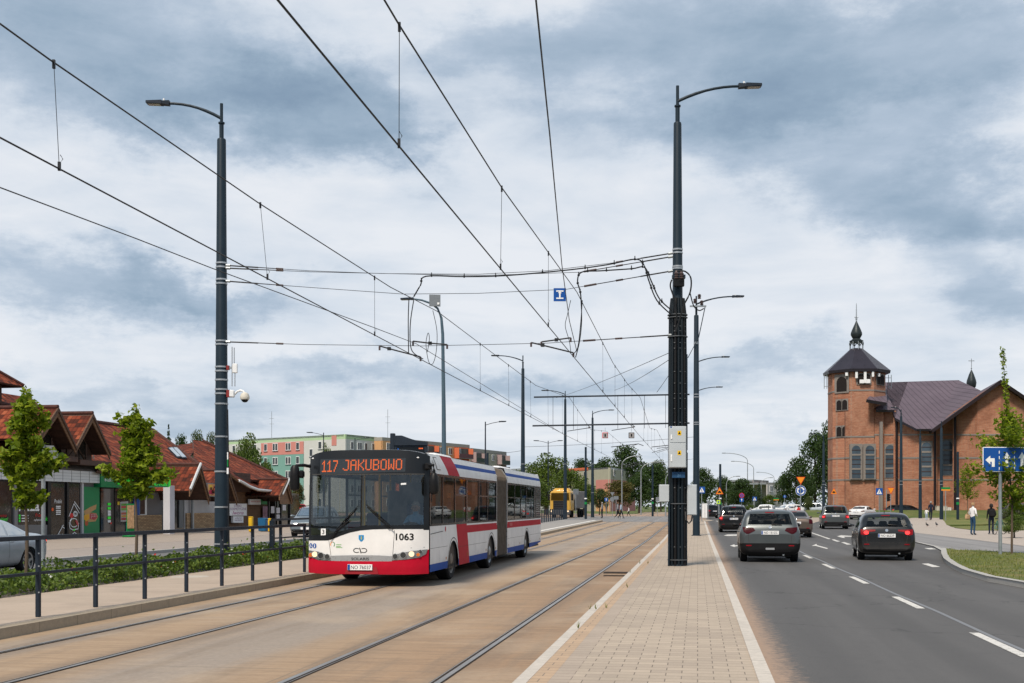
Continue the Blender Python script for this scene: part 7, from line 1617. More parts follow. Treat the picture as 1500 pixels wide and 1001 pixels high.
def fbox(t_, px0, px1, z0, z1, d, m, tt=FT): s0, s1 = sx_(px0, tt), sx_(px1, tt); t_.box(st((s0+s1)/2, tt, (z0+z1)/2), (d, s1-s0, z1-z0), m, ROT)
zF = lambda px, py, t=FT: side(px, py, t)[1]
shop = thing('shop_building', st(52, -33, .1), ROT, 'tiled-roof pizza shop with white fascia and two brown gabled dormers', 'shop')
t = MB(); s0, s1 = 40, sx_(146); t.box(st((s0+s1)/2, -37.6, 1.75), (12, s1-s0, 3.3), PL_MID, ROT); part(shop, 'wall', t)
t = MB(); fbox(t, -60, 139.5, 2.93, 3.52, .5, WALU)
for k in range(0, 15): px = -45+k*13; fbox(t, px, px+.35, 2.94, 3.51, .512, SEAMB)
for z in (3.07, 3.22, 3.37): fbox(t, -60, 139.5, z, z+.012, .51, GREYBACK)
part(shop, 'fascia', t)
def pane(par, px0, px1, z0, z1, m, name='shop_window', tt=FT, fr=FRB):
    t = MB(); fbox(t, px0, px1, z0, z1, .12, fr, tt+.02); w = part(par, name, t); t = MB(); e = .4; fbox(t, px0+e, px1-e, z0+.06, z1-.06, .03, m, tt+.09); part(w, 'pane', t); return w
for a in ((-60, -22, .15, 2.9, GLD), (-21, 16.5, .15, 2.9, GLD), (22, 66, .15, 2.9, FILM), (97, 116, .15, 2.9, FILM)): pane(shop, *a)
pane(shop, 71, 94, .12, 2.9, FILM, 'shop_door')
t = MB()
for a, b, m in ((16.8, 21.8, PL_MID), (66.2, 70.8, FRB), (94.2, 96.8, FRB), (116.2, 118.8, PL_GREY)): fbox(t, a, b, .1, 2.93, .3, m)
part(shop, 'front_pillar', t)
t = MB(); FW = lambda off: (lambda s_, z_: st(s_, FT+off, z_))
def ftext(s, px0, px1, py0, py1, m, off=.125, tt=FT, bold=0.0, shear=0.0):
    pc = (px0+px1)/2; sa, sb = sx_(px0, tt), sx_(px1, tt); za, zb = zF(pc, py1, tt), zF(pc, py0, tt); t.text(s, ((sa+sb)/2, 0, (za+zb)/2), (0, 0, 0), (0, 0, 0), zb-za, m, 'c', sb-sa, shear, bold, f=lambda u, v: st(u, tt+off, v))
def fpoly(pts, m, off=.125, tt=FT): t.patch([SZ(px, py, tt) for px, py in pts], lambda u, v: st(u, tt+off, v), m)
def fline(a, b, w, m, off=.127, tt=FT):
    (u0, v0), (u1, v1) = SZ(*a, tt), SZ(*b, tt); d = Vector((u1-u0, v1-v0)); n = Vector((-d.y, d.x)).normalized()*w/2; t.patch([(u0-n.x, v0-n.y), (u1-n.x, v1-n.y), (u1+n.x, v1+n.y), (u0+n.x, v0+n.y)], lambda u, v: st(u, tt+off, v), m)
ftext('Pizza', 24, 54, 732.5, 749, WHITES, bold=.02)
for k, y in enumerate((755.5, 759.5, 763.5)):
    fpoly([(24, y-1.4), (26.4, y-1.4), (26.4, y+1.4), (24, y+1.4)], GRNL); fline((28, y), (38, y), .05, WHITES)
ftext('Prosto', 48, 60, 752, 757.5, REDS, shear=.3); ftext('najlepsze', 46, 57, 760, 764, WHITES, shear=.3); ftext('smaki!', 58, 68, 757, 763, GRNL, shear=.3); part(shop, 'pizza_lettering', t); t = MB(); ftext('Prosto', -12, 6, 753, 757.5, REDS, shear=.3); ftext('ze smakiem!', -14, 8, 758, 764, GRNL, shear=.3)
part(shop, 'window_slogan', t); t = MB(); fpoly([(22.6, 769), (66, 769), (66, 786), (22.6, 786)], pm('grey_lower_film', (.16, .16, .165), .4, 0, .06), .122)
part(shop, 'lower_window_film', t); t = MB(); ftext('Prodelo', 76, 87, 731.5, 737.5, WHITES, shear=.3)
for y in (742, 744.5, 748, 750.5, 753.5): fline((78.5, y), (85.5, y), .05, WHITES)
fpoly([(73.6+1.7*cos(k*pi/5), 746.5+2.6*sin(k*pi/5)) for k in range(10)], pm('orange_film', (.7, .12, .03), .5), .126)
part(shop, 'door_lettering', t); t = MB()
for a, b in (((97.5, 757), (105, 738)), ((105, 738), (113, 752)), ((105.5, 735), (113.5, 746)), ((80, 786), (89.5, 769)), ((87, 771), (91, 774)), ((84, 782), (84, 787)), ((88, 782), (88, 787)), ((98, 765), (99, 774)), ((99, 774), (103, 776.5)), ((103, 776.5), (111, 775)), ((111, 775), (112, 766)), ((98, 786), (106, 780)), ((106, 780), (112, 786)), ((98.5, 764), (103, 757))): fline(a, b, .045, WHITES)
def fring(cx, cy, r, w, m, n=16):
    o = [(cx+r*cos(2*pi*k/n), cy+r*1.15*sin(2*pi*k/n)) for k in range(n)]
    for a, b in zip(o, o[1:]+o[:1]): fline(a, b, w, m)
fring(107, 753, 3, .05, WHITES); fring(107, 753, 1.6, .03, WHITES); fring(105, 766, 5.5, .04, WHITES)
fpoly([(101.5+2.8*cos(k*pi/6), 755.5+3.6*sin(k*pi/6)) for k in range(12)], REDS, .128)
fpoly([(106.5, 763), (109.5, 762), (112, 768), (110, 771)], pm('soft_red_film', (.5, .08, .08), .5), .128); fpoly([(103, 777), (106.5, 774.5), (106, 778)], GRNL, .129)
part(shop, 'window_drawing', t)
# roof with the two dormers, built from its ridge, eave and verge points
def roofmesh(): return MB()
t = MB(); e0, e1 = 40, sx_(150); zr = 7.1
t.slab([st(e0, -31.6, 3.62), st(e1+1, -31.6, 3.62), st(e1+1, -36.6, zr), st(e0, -36.6, zr)], .16, TILE_S, WOODD)
t.slab([st(e0, -36.6, zr), st(e1+1, -36.6, zr), st(e1+1, -42, 3.4), st(e0, -42, 3.4)], .16, TILE_S, WOODD)
t.tube([st(e0, -36.6, zr+.04), st(e1+1, -36.6, zr+.04)], .13, RIDGE, 8)
t.slab([st(sx_(85), -31.3, 3.60), st(sx_(150), -31.3, 3.60), st(sx_(143), -32.6, 4.35), st(sx_(92), -32.6, 4.35)], .06, ROOFG)
part(shop, 'roof', t)
def gable_dormer(par, pk, lf, rt, tf, depth, label=None, face=True, over=.9, tilel=True, name='dormer'):
    """a gabled dormer facing the street: pk, lf, rt = pixels of the front peak and verge feet, on the plane tf"""
    (sp, zp), (sl, zl), (sr, zr_) = SZ(*pk, tf), SZ(*lf, tf), SZ(*rt, tf); d = MB()
    for sa, za in ((sl, zl), (sr, zr_)):
        d.slab([st(sp, tf, zp), st(sa, tf, za), st(sa, tf-depth, za), st(sp, tf-depth, zp)], .14, TILE_T, WOODD)
    o = part(par, name, d)
    d = MB()
    for sa, za in ((sl, zl), (sr, zr_)):   # verge boards
        for off, dz, w_ in ((.03, .0, .34), (.09, .02, .16)):
            d.add([st(sp, tf+off, zp+dz), st(sa, tf+off, za+dz), st(sa, tf+off, za-w_+dz), st(sp, tf+off, zp-w_*1.25+dz), st(sp, tf+off-.06, zp+dz), st(sa, tf+off-.06, za+dz), st(sa, tf+off-.06, za-w_+dz), st(sp, tf+off-.06, zp-w_*1.25+dz)], [(0, 1, 2, 3), (7, 6, 5, 4), (0, 4, 5, 1), (3, 2, 6, 7), (1, 5, 6, 2)], WOODL if off < .05 else WOODB)
    d.tube([st(sp, tf+.05, zp+.05), st(sp, tf-depth, zp+.05)], .10, RIDGE, 8); part(o, 'verge_board', d)
    if face:
        d = MB(); zb = min(zl, zr_)-.55; tb = tf-over
        d.patch([(sl+.25, zb), (sr-.25, zb), (sr-.25, zr_-.05), (sp, zp-.3), (sl+.25, zl-.05)], lambda u, v: st(u, tb, v), WOODD); w = part(o, 'gable_wall', d); d = MB()
        d.patch([(sp-.95, zb+.12), (sp+.95, zb+.12), (sp+.95, zb+1.0), (sp, zb+1.75), (sp-.95, zb+1.0)], lambda u, v: st(u, tb+.03, v), GLD)
        for a_, b_ in (((-.9, .12), (.6, 1.3)), ((.9, .12), (-.6, 1.3)), ((0, .1), (0, 1.7)), ((-.95, .12), (.95, .12)), ((-.95, .15), (-.95, 1.0)), ((.95, .15), (.95, 1.0))): d.tube([st(sp+a_[0], tb+.05, zb+a_[1]), st(sp+b_[0], tb+.05, zb+b_[1])], .045, WOODB, 4)
        part(w, 'gable_window', d)
        d = MB(); d.box(st((sl+sr)/2, tf-.6, zb-.05), (1.6, sr-sl-.3, .25), WOODD, ROT); part(o, 'dormer_base', d)
    return o
gable_dormer(shop, (84, 597.5), (55, 642), (111, 656), -30.9, 6); gable_dormer(shop, (135, 606.5), (110, 655), (161, 664), -30.9, 6)
# the pyramid-roofed turret above
t = MB(); a = 3.4; q_ = SZ(35, 566, -36); c_ = (q_[0]-a, -36-a); zb, zt_ = q_[1], q_[1]+2.6
pts = [st(c_[0]+dx, c_[1]+dy, zb) for dx, dy in ((-a, a), (a, a), (a, -a), (-a, -a))]; ap = st(c_[0], c_[1], zt_)
for i in range(4): t.slab([pts[i], pts[(i+1) % 4], ap], .12, TILE_S if i in (0, 2) else TILE_T, WOODD)
for p in pts[:3]: t.tube([p+Vector((0, 0, .03)), ap], .10, RIDGE, 6)
tr_ = part(shop, 'turret_roof', t)
t = MB(); t.box(st(*c_, zb-1.3), (5.2, 5.2, 2.5), WOODD, ROT); part(tr_, 'turret_wall', t)
t = MB(); u0 = SZ(62, 603, -36.2); u1 = SZ(40, 582, -38.5); b = [st(40, -35.5, u0[1]-1.2), st(u0[0], -35.5, u0[1]-.6), st(u0[0]+2.5, -41, u0[1]-.6), st(u1[0], -38.5, u1[1]), st(40, -38.5, u1[1])]
t.slab([b[0], b[1], b[3], b[4]], .14, TILE_S, WOODD); t.slab([b[1], b[2], b[3]], .14, TILE_T, WOODD); t.tube([b[1]+Vector((0, 0, .03)), b[3]+Vector((0, 0, .03))], .1, RIDGE, 6); part(shop, 'upper_roof', t)
# --- the green convenience shop
gs_ = thing('shop_building', st(63, -33, .1), ROT, 'convenience shop with a green fascia and food posters under red tiles', 'shop')
t = MB(); s0, s1 = sx_(146)+.02, sx_(247); t.box(st((s0+s1)/2, -37.6, 1.75), (12, s1-s0, 3.3), PL_MID, ROT); part(gs_, 'wall', t)
t = MB(); fbox(t, 139.8, 192, 2.72, 3.62, .62, GRNS); f0 = part(gs_, 'fascia', t)
t = MB(); ftext('6-23/7', 145, 157, 700, 705.5, WHITES, .33, bold=.01); ftext('żabka', 164, 188, 695, 711, GRNL, .33, bold=.02); part(f0, 'fascia_lettering', t)
t = MB(); fbox(t, 119, 144, .12, 2.72, .14, GRNS); f1 = part(gs_, 'poster_panel', t)
t = MB(); ftext('GŁODNY?', 122.5, 138, 713.5, 717.5, pm('dim_green_letters', (.06, .22, .10), .5), .075)
part(f1, 'poster_lettering', t); t = MB(); BRD = pm('bread_print', (.52, .30, .13), .6, 0, .15, 9); 
fpoly([(120.5, 749), (130, 743), (139.5, 739), (138.5, 746), (130, 751), (123, 756)], BRD, .078); fpoly([(121, 757), (126, 752), (130, 751), (139, 752), (141.5, 757), (138, 764), (128, 765), (122, 762)], BRD, .079)
fpoly([(121, 755), (128, 753), (129, 760), (124, 764), (121, 761)], pm('egg_yellow_print', (.72, .36, .02), .5), .082); fpoly([(130, 752), (139, 753), (140.5, 758), (136, 762), (129, 760)], pm('ham_print', (.42, .05, .06), .5, 0, .3, 12), .083); fpoly([(122, 764), (127, 763), (127, 769), (124, 771), (122.5, 769)], pm('dark_orange_print', (.45, .10, .03), .5), .081)
for k in range(9): fpoly([(131+k % 4*2.2, 754+k//4*2.2), (132.2+k % 4*2.2, 754+k//4*2.2), (131.8+k % 4*2.2, 755.3+k//4*2.2)], WHITES, .086)
part(f1, 'food_print', t)
pane(gs_, 147, 166, .12, 2.7, GLD, 'shop_door'); pane(gs_, 168, 192, .12, 2.7, GLD)
t = MB(); fpoly([(173, 735.5), (184.5, 734.5), (184.5, 764), (173.5, 764.5)], pm('pale_poster', (.42, .40, .38), .5), .13)
for k, (c_, y) in enumerate((((.12, .30, .05), 738), ((.5, .06, .05), 741.5), ((.2, .35, .06), 745), ((.45, .10, .06), 751), ((.55, .28, .05), 755), ((.4, .04, .05), 759))): fpoly([(174.2, y), (183.6, y-.4), (183.6, y+2.8), (174.2, y+3)], pm('poster_print_%d' % k, c_, .5, 0, .4, 14), .134)
fpoly([(168.8, 735), (172, 735), (172, 740), (168.8, 740)], pm('yellow_print', (.6, .42, .03), .5), .13)
for y, c_ in ((737, GRNL), (743, GRNL), (748, WHITES), (752, WHITES), (757, GRNL), (762, WHITES)): fpoly([(154.5, y), (159, y), (159, y+3.6), (154.5, y+3.6)], c_, .13)
fpoly([(158, 765), (160.5, 765), (160.5, 768), (158, 768)], REDS, .13); fpoly([(181, 766), (190, 766), (190, 784), (181, 784)], pm('teal_print', (.05, .20, .22), .5, 0, .3, 6), .131); part(gs_, 'window_poster', t)
t = MB(); fbox(t, 196, 204, 1.2, 2.7, .06, BLUES, FT+.04); fbox(t, 204, 214, 1.15, 2.65, .1, WHITEP); fbox(t, 205.5, 212, 1.25, 2.55, .03, WOODD, FT+.06); part(gs_, 'side_window', t)
t = MB(); fbox(t, 193, 236, .1, 1.2, .12, STONE, FT+.03); part(gs_, 'stone_plinth', t)
# projecting oval sign
g = thing('projecting_sign', W3(230, 716, -29.0), ROT, 'oval green illuminated shop sign projecting over the pavement near the grey pillar', 'sign')
t = MB(); o_ = [(204, 700), (208, 698.8), (241, 699), (246.5, 701), (246.5, 712), (241, 714), (208, 714.5), (204, 713)]
P = [W3(px, py, -29.0) for px, py in o_]; nrm = st(0, 1, 0)-st(0, 0, 0); t.loft([[p+nrm*.10 for p in P], [p-nrm*.12 for p in P]], GRNS, True, False)
Q = [W3(px, py, -29.0)+nrm*.0 for px, py in ((244, 699.5), (247.2, 701), (247.2, 712), (244, 714))]; t.loft([[p+nrm*.112 for p in Q], [p-nrm*.13 for p in Q]], GRNL, True, False)
ftext('żabka', 209, 242, 700.5, 711.5, GRNL, .115, -29.0, .02); part(g, 'panel', t)
# pillar, porch, hip roof with skylights
t = MB(); fbox(t, 244, 251, .1, 2.88, .40, PL_LILAC, -29.6); part(gs_, 'porch_pillar', t)
t = MB(); A = W3(160, 630, -38); B = W3(224, 631, -38); Cc = W3(316, 695, -31.0); D = W3(262, 697, -31.0); E2 = W3(150, 690, -31.0)
A = st(sx_(128, -38), -38, B.z)
D2 = st(sx_(316, -31), -31, D.z); E2 = st(sx_(142, -31.0), -31.0, D.z)
t.slab([A, B, D2, E2], .16, TILE_S, WOODD); t.slab([B, st(lat(316, Cc.y)[0]+.2, -44, D.z), D2], .16, TILE_T, WOODD)
t.tube([A+Vector((0, 0, .04)), B+Vector((0, 0, .04))], .13, RIDGE, 8); t.tube([B+Vector((0, 0, .04)), D2+Vector((0, 0, .04))], .13, RIDGE, 8); part(gs_, 'roof', t)
def on_slope(px, py):
    n = (B-A).cross(D2-A).normalized(); o = Vector((0, 0, EYE)); d = at(px, py, 1)-o; k = (A-o).dot(n)/d.dot(n); return o+d*k, (n if n.z > 0 else -n)
for quad in (((245, 657.5), (251, 656.5), (265, 671.5), (259.5, 672)), ((251.5, 656.5), (258, 656.5), (273.5, 673), (266.5, 673))):
    q = [on_slope(*p) for p in quad]; d = MB(); d.loft([[p+n*.10 for p, n in q], [p-n*.05 for p, n in q]], NAVY2, True, False); c_ = sum((p for p, n in q), Vector())/4; d.loft([[c_+(p-c_)*.84+n*.115 for p, n in q], [c_+(p-c_)*.84+n*.05 for p, n in q]], pm('skylight_glass', (.50, .54, .58), .12, 0, .1, coat=.6), True, False); part(gs_, 'skylight', d)
gable_dormer(gs_, (293, 681.5), (277.5, 719), (306, 731), -28.6, 5.5, face=False, name='porch_roof')
t = MB(); (sp, zp), (sl, zl) = SZ(293, 681.5, -28.55), SZ(277.5, 719, -28.55)
t.tube([st(sp, -28.5, zp+.1), st(sl, -28.5, zl+.08)], .08, pm('white_metal_verge', (.55, .57, .58), .4, .2, .06), 6); part(gs_, 'verge_flashing', t)
t = MB(); fbox(t, 253, 268, .1, 2.6, .1, GLD, -31.0); fbox(t, 262, 268, .4, 2.4, .05, pm('grey_door_panel', (.12, .13, .135), .5), -30.9); part(gs_, 'entrance', t)
# --- the whitewashed bistro part between
bi = thing('shop_building', st(73, -33, .1), ROT, 'white-walled bistro with stone-clad base and an orange board, next to the hedge pole', 'shop')
t = MB(); t.box(st((sx_(268)+sx_(326))/2, -36.2, 1.7), (9.6, sx_(326)-sx_(268), 3.2), PL_GREY, ROT); part(bi, 'wall', t)
t = MB(); fbox(t, 272, 326, .1, 1.28, .14, STONE, -31.37); part(bi, 'stone_plinth', t)
t = MB(); fbox(t, 281, 283, .1, 2.9, .12, STEELB, -31.2); part(bi, 'downpipe', t)
t = MB(); A2 = W3(296, 646.5, -37); l = W3(262, 700, -31); r_ = W3(352, 703, -31)
t.slab([A2, W3(300, 700, -31)+Vector((0, 0, 0)), st(sx_(285, -31), -31, r_.z), st(lat(285, A2.y)[0]-1.5, -37, A2.z)], .15, TILE_S, WOODD)
t.slab([A2, st(sx_(425, -31), -31, W3(425, 706, -31).z), st(sx_(300, -31), -31, W3(425, 706, -31).z)], .15, TILE_S, WOODD)
t.slab([A2, st(sx_(285, -31)-3, -31, r_.z), st(sx_(285, -31)-3, -43, r_.z)], .15, TILE_T, WOODD)
t.tube([A2+Vector((0, 0, .04)), st(sx_(425, -31), -31, W3(425, 706, -31).z+.04)], .13, RIDGE, 8); part(bi, 'roof', t)
g = thing('bistro_sign', W3(309, 717, -29.8), ROT, 'orange picture board with a cartoonless food print mounted beside the hedge pole', 'sign'); g['label'] = 'orange food picture board mounted on the bistro beside the hedge pole'
t = MB(); P = [W3(px, py, -29.8) for px, py in ((301, 707.5), (318, 708.5), (318, 728.5), (302, 727))]; t.loft([[p+nrm*.06 for p in P], [p-nrm*.14 for p in P]], GREYBACK, True, False)
fpoly([(302.8, 709), (318, 710), (318, 727), (303.4, 726)], pm('orange_board', (.66, .36, .14), .5, 0, .08), .065, -29.8); fpoly([(305, 711), (309, 711), (309.5, 720), (305.5, 720)], pm('yellow_board', (.75, .50, .05), .5), .07, -29.8); fpoly([(304.5, 718), (311, 718), (311, 725), (304.5, 724)], pm('raspberry_board', (.5, .05, .10), .5), .072, -29.8); fpoly([(306, 714), (309, 714), (309, 718), (306, 718)], pm('brown_board', (.12, .05, .03), .5), .075, -29.8); ftext('BAR', 311.5, 317, 712, 724, pm('raspberry_board', (.5, .05, .1)), .073, -29.8); part(g, 'panel', t)
# --- the wooden kiosk building
kb = thing('kiosk_building', st(82, -33, .1), ROT, 'wooden beauty-studio kiosk with a long red tiled hip roof and curled eave', 'shop')
t = MB(); t.box(st((sx_(327)+sx_(392))/2, -36, 1.8), (9, sx_(392)-sx_(327), 3.4), WOODL, ROT); part(kb, 'wall', t)
t = MB(); fbox(t, 327, 362, 2.7, 4.0, .5, WOODD, -31.2); part(kb, 'gable_wall', t)
gable_dormer(kb, (334, 690), (315, 720), (347, 733), -29.5, 5, face=False, name='porch_roof')
t = MB(); B3 = W3(303, 648, -38); e1_ = W3(423, 705, -32); R3 = W3(405, 702, -38)
ev = [W3(350, 704, -30), W3(356, 707, -30), W3(366, 713, -29.9), W3(378, 717.5, -29.8), W3(392, 719, -29.8), W3(408, 720, -29.8)]
tp_ = [W3(322, 661, -36.5), W3(336, 668, -36.5), W3(352, 677, -36.2), W3(372, 688, -36), W3(390, 697, -35.6), W3(405, 704, -35.2)]
for i in range(5): t.slab([ev[i], ev[i+1], tp_[i+1], tp_[i]], .14, TILE_S, WOODL)
t.slab([tp_[0], ev[0], W3(333, 690, -30)], .14, TILE_S, WOODL)
part(kb, 'roof', t)
t = MB(); t.tube([p+Vector((0, 0, .0)) for p in ev], .09, pm('white_metal_verge', (.55, .57, .58), .4), 6); part(kb, 'gutter', t)
gable_dormer(kb, (420, 703), (409, 726), (428, 733), -29.0, 5, face=False, name='end_gable'); t = MB(); (sp, zp), (sl, zl), (sr, zr_) = SZ(420, 704, -29.1), SZ(410, 726, -29.1), SZ(428, 732, -29.1)
t.patch([(sl, zl-.6), (sr, zl-.6), (sr, zr_), (sp, zp), (sl, zl)], lambda u, v: st(u, -29.1, v), WOODL); t.tube([st(sp, -28.9, zp+.08), st(sl, -28.9, zl+.08)], .07, pm('white_metal_verge', (.55, .57, .58), .4), 6); part(kb, 'end_gable_wall', t)
t = MB(); fbox(t, 392, 425, .1, 2.7, 1.5, GLD, -31.5)
for px in (393, 402, 411, 424): fbox(t, px, px+1.2, .1, 2.75, .1, FRB, -30.7)
for px, y0, y1 in ((396, 742, 752), (404, 744, 752), (404, 754, 760), (413, 740, 748)): fpoly([(px, y0), (px+5, y0), (px+5, y1), (px, y1)], pm('kiosk_paper', (.5, .48, .5), .6, 0, .2, 5), .05, -30.7)
part(kb, 'kiosk_front', t)
t = MB(); fpoly([(384, 742), (391.5, 742), (391.5, 760), (384, 760)], pm('pink_board', (.5, .3, .36), .5, 0, .1), .05, -31.4); part(kb, 'pink_notice', t)
def board(px0, px1, py0, py1, lines, label, m=WHITES, tt=-31.2, name='sign_board'):
    global t
    g = thing(name, W3((px0+px1)/2, py1, tt), ROT, label, 'sign'); t = MB(); P = [W3(x, y, tt) for x, y in ((px0, py0), (px1, py0), (px1, py1), (px0, py1))]; t.loft([[p+nrm*.03 for p in P], [p-nrm*.12 for p in P]], m, True, False)
    for s_, x0, x1, y0, y1, mm, sh in lines: ftext(s_, x0, x1, y0, y1, mm, .035, tt, .0, sh)
    part(g, 'panel', t); return g
PUR = pm('purple_lettering', (.16, .03, .20), .5)
board(336, 361, 738, 755.5, [('STUDIO', 342, 353, 739.5, 743, PUR, 0), ('KOSMETYCZNE', 337, 360, 744, 747.5, PUR, 0), ('Iwona', 340, 356, 748.5, 754, pm('magenta_lettering', (.35, .04, .22), .5), .3)], 'white board with purple beauty studio lettering on the wooden kiosk')
board(341, 356, 756.5, 766, [('oferta', 344, 353, 758, 760, PUR, .2), ('zapraszamy', 343, 354, 761.5, 763.5, PUR, 0)], 'smaller white notice under the beauty studio board')
board(365.5, 381.5, 731.5, 739.5, [('SALON FRYZJERSKI', 367, 380, 734, 736.5, REDS, 0)], 'narrow pale sign with small red lettering under the curled eave'); board(382, 391, 731.5, 739, [], 'plain green board beside the narrow red-lettered sign', GREENS)
# bins, kiosk stand
def bin_(px, py, wpx, top, c, label, tt=-28.5):
    p = gp(px, py, .1); Y = p.y; w_ = wpx/F*Y; h_ = (py-top)/F*Y; t = MB(); t.box((0, 0, h_*.48), (w_*.9, w_*1.0, h_*.9), c, 0, .04, 1.12); t.box((0, 0, h_*.96), (w_*1.05, w_*1.1, h_*.08), c, 0, .03)
    for sx in (-1, 1): t.tube([(sx*w_*.3, w_*.5, .1), (sx*w_*.38, w_*.5, .1)], .1, RUBBER, 10)
    o = t.build('wheelie_bin'); o.location = p; o.rotation_euler = (0, 0, ROT); tag(o, label, 'bin'); return o
bin_(385.5, 779, 12, 759, pm('blue_bin_plastic', (.015, .10, .22), .5, 0, .1), 'blue wheelie bin in front of the wooden kiosk'); bin_(395, 780, 4.5, 759.5, pm('yellow_bin_plastic', (.6, .38, .02), .5), 'narrow yellow bin just beyond the blue one'); bin_(367.5, 780, 6, 757, pm('yellow_bin_plastic', (.6, .38, .02), .5), 'yellow bin standing before the blue one at the kiosk wall')
g = thing('poster_stand', gp(191, 787, .1), ROT, 'green-footed poster stand with a food print outside the green shop', 'poster stand'); Y = g.location.y
t = MB(); t.box((0, 0, .05), (.5, .9, .10), GREENS, 0, .04); t.build('foot', g); t = MB(); t.box((0, 0, 1.0), (.06, .42, 1.45), GREENS, -.6, .01); t.box((.0+.03, -.03, 1.05), (.05, .36, 1.2), pm('stand_print', (.45, .28, .15), .5, 0, .5, 9), -.6); t.build('board', g)
# parking posts on the forecourt
# --- the apartment blocks
def m_flat(name, c): return m_plaster(name, c, .04, .12)
AP_P = m_flat('salmon_render', (.50, .20, .175)); AP_T = m_flat('teal_render', (.155, .31, .275)); AP_W = m_flat('pale_grey_render', (.50, .51, .50)); AP_G = m_flat('pale_green_render', (.36, .50, .31)); AP_O = m_flat('orange_render', (.56, .135, .06)); AP_B = m_flat('peach_render', (.55, .31, .15)); AP_Y = m_flat('grey_yellow_render', (.34, .33, .26)); AP_M = m_flat('mauve_render', (.33, .25, .25))
AGL = pm('flat_window_glass', (.035, .042, .048), .12, 0, .4, .6, coat=.5)
_wp = {}
def win(par, p, ux, w_, h_, frame=WHITEP):
    """window flush with a wall: p lower middle, ux along the wall; outward = ux x z"""
    key = (round(w_, 2), round(h_, 2), frame.name)
    n = Vector((ux.y, -ux.x, 0))
    if key not in _wp:
        t = MB(); t.box((0, -.03, h_/2), (w_, .10, h_), frame); t.box((0, -.10, -.04), (w_+.2, .16, .06), STEELD); t2 = MB(); k = 2 if w_ > 1.2 else 1
        for i in range(k): t2.box(((i-(k-1)/2)*w_/k, -.085, h_/2), (w_/k-.16, .02, h_-.18), AGL)
        a = t.build('window'); b = t2.build('pane'); _wp[key] = (a.data, b.data); bpy.data.objects.remove(a); bpy.data.objects.remove(b)
    a = bpy.data.objects.new('window', _wp[key][0]); b = bpy.data.objects.new('pane', _wp[key][1]); C.objects.link(a); C.objects.link(b); a.parent = par; b.parent = a
    R = Matrix.Rotation(-par.rotation_euler.z, 3, 'Z'); a.location = R@(p+n*.0-par.location); a.rotation_euler = (0, 0, atan2(ux.y, ux.x)-par.rotation_euler.z); return a
def facade(t, a, b, z0, z1, m, th=.3):
    d = (b-a); d.z = 0; L_ = d.length; d.normalize(); n = Vector((d.y, -d.x, 0)); c = (a+b)/2; t.box(Vector((c.x, c.y, (z0+z1)/2))-n*th/2, (L_, th, z1-z0), m, atan2(d.y, d.x))
Zr = 15.6
c0 = at(506, 0, 230); cL = at(318, 0, 253); cR = at(566, 0, 243)
for p in (c0, cL, cR): p.z = 0
ap = thing('apartment_block', Vector((c0.x, c0.y, .6)), 0, 'flat-roofed apartment block with salmon and teal painted panels behind the kiosk', 'building')
dL = (c0-cL).normalized(); LL = (c0-cL).length; U = lambda u: cL+(c0-cL)*u
def ul(px):   # fraction along the left facade seen at pixel px
    r = (px-750)/F; return (r*cL.y-cL.x)/((c0.x-cL.x)-r*(c0.y-cL.y))
t = MB(); facade(t, cL, c0, .3, Zr-.9, AP_W); facade(t, c0, cR, .3, Zr-.9, AP_W); facade(t, cL, c0, Zr-.9, Zr, AP_G, .34); facade(t, c0, cR, Zr-.9, Zr, AP_G, .34)
back = Vector((6, 13, 0)); t.slab([cL+Vector((0, 0, Zr)), c0+Vector((0, 0, Zr)), cR+Vector((0, 0, Zr)), cR+back+Vector((-20, 0, Zr)), cL+back+Vector((0, 0, Zr))], .4, ROOFG, STEELD)
part(ap, 'wall', t)
t = MB(); n_ = Vector((dL.y, -dL.x, 0)); zz = lambda py, Y=243: EYE+(HY-py)/F*Y
facade(t, U(ul(383))+n_*.12, U(ul(445))+n_*.12, zz(667), Zr-1.0, AP_P, .12); facade(t, U(ul(383))+n_*.12, U(ul(445))+n_*.12, .4, zz(667.2), AP_T, .12); part(ap, 'painted_panel', t)
t = MB(); facade(t, U(ul(486))+n_*.05, U(ul(493))+n_*.05, zz(657), zz(643), AP_P, .05); part(ap, 'painted_emblem', t)
for fl in range(5):
    zc_ = zz(661, 243)-fl*2.8
    for px in (390, 404, 423, 437): win(ap, U(ul(px))+n_*.13+Vector((0, 0, zc_)), dL, 1.5 if px in (404, 423) else .95, 1.5)
    for px in (343, 360, 374, 456, 469): win(ap, U(ul(px))+n_*.01+Vector((0, 0, zc_-(1.4 if px in (456,) else 0))), dL, .95, 1.5)
    dR = (cR-c0).normalized()
    for f_ in (.15, .33, .48, .68, .88): win(ap, c0+(cR-c0)*f_+Vector((0, 0, zz(660, 236)-fl*2.8)), dR, 1.5 if f_ in (.33, .68) else .95, 1.5)
for px, top in ((398, 603), (568, 600)):
    t = MB(); b_ = at(px, 640, 247); H = zz(top, 247)-Zr; t.tube([Vector((b_.x, 247, Zr-.2)), Vector((b_.x, 247, Zr+H))], .05, STEELB, 5)
    for k in (.55, .75): t.tube([Vector((b_.x-.5, 247, Zr+H*k)), Vector((b_.x+.5, 247, Zr+H*k))], .03, STEELB, 4)
    part(ap, 'roof_antenna', t)
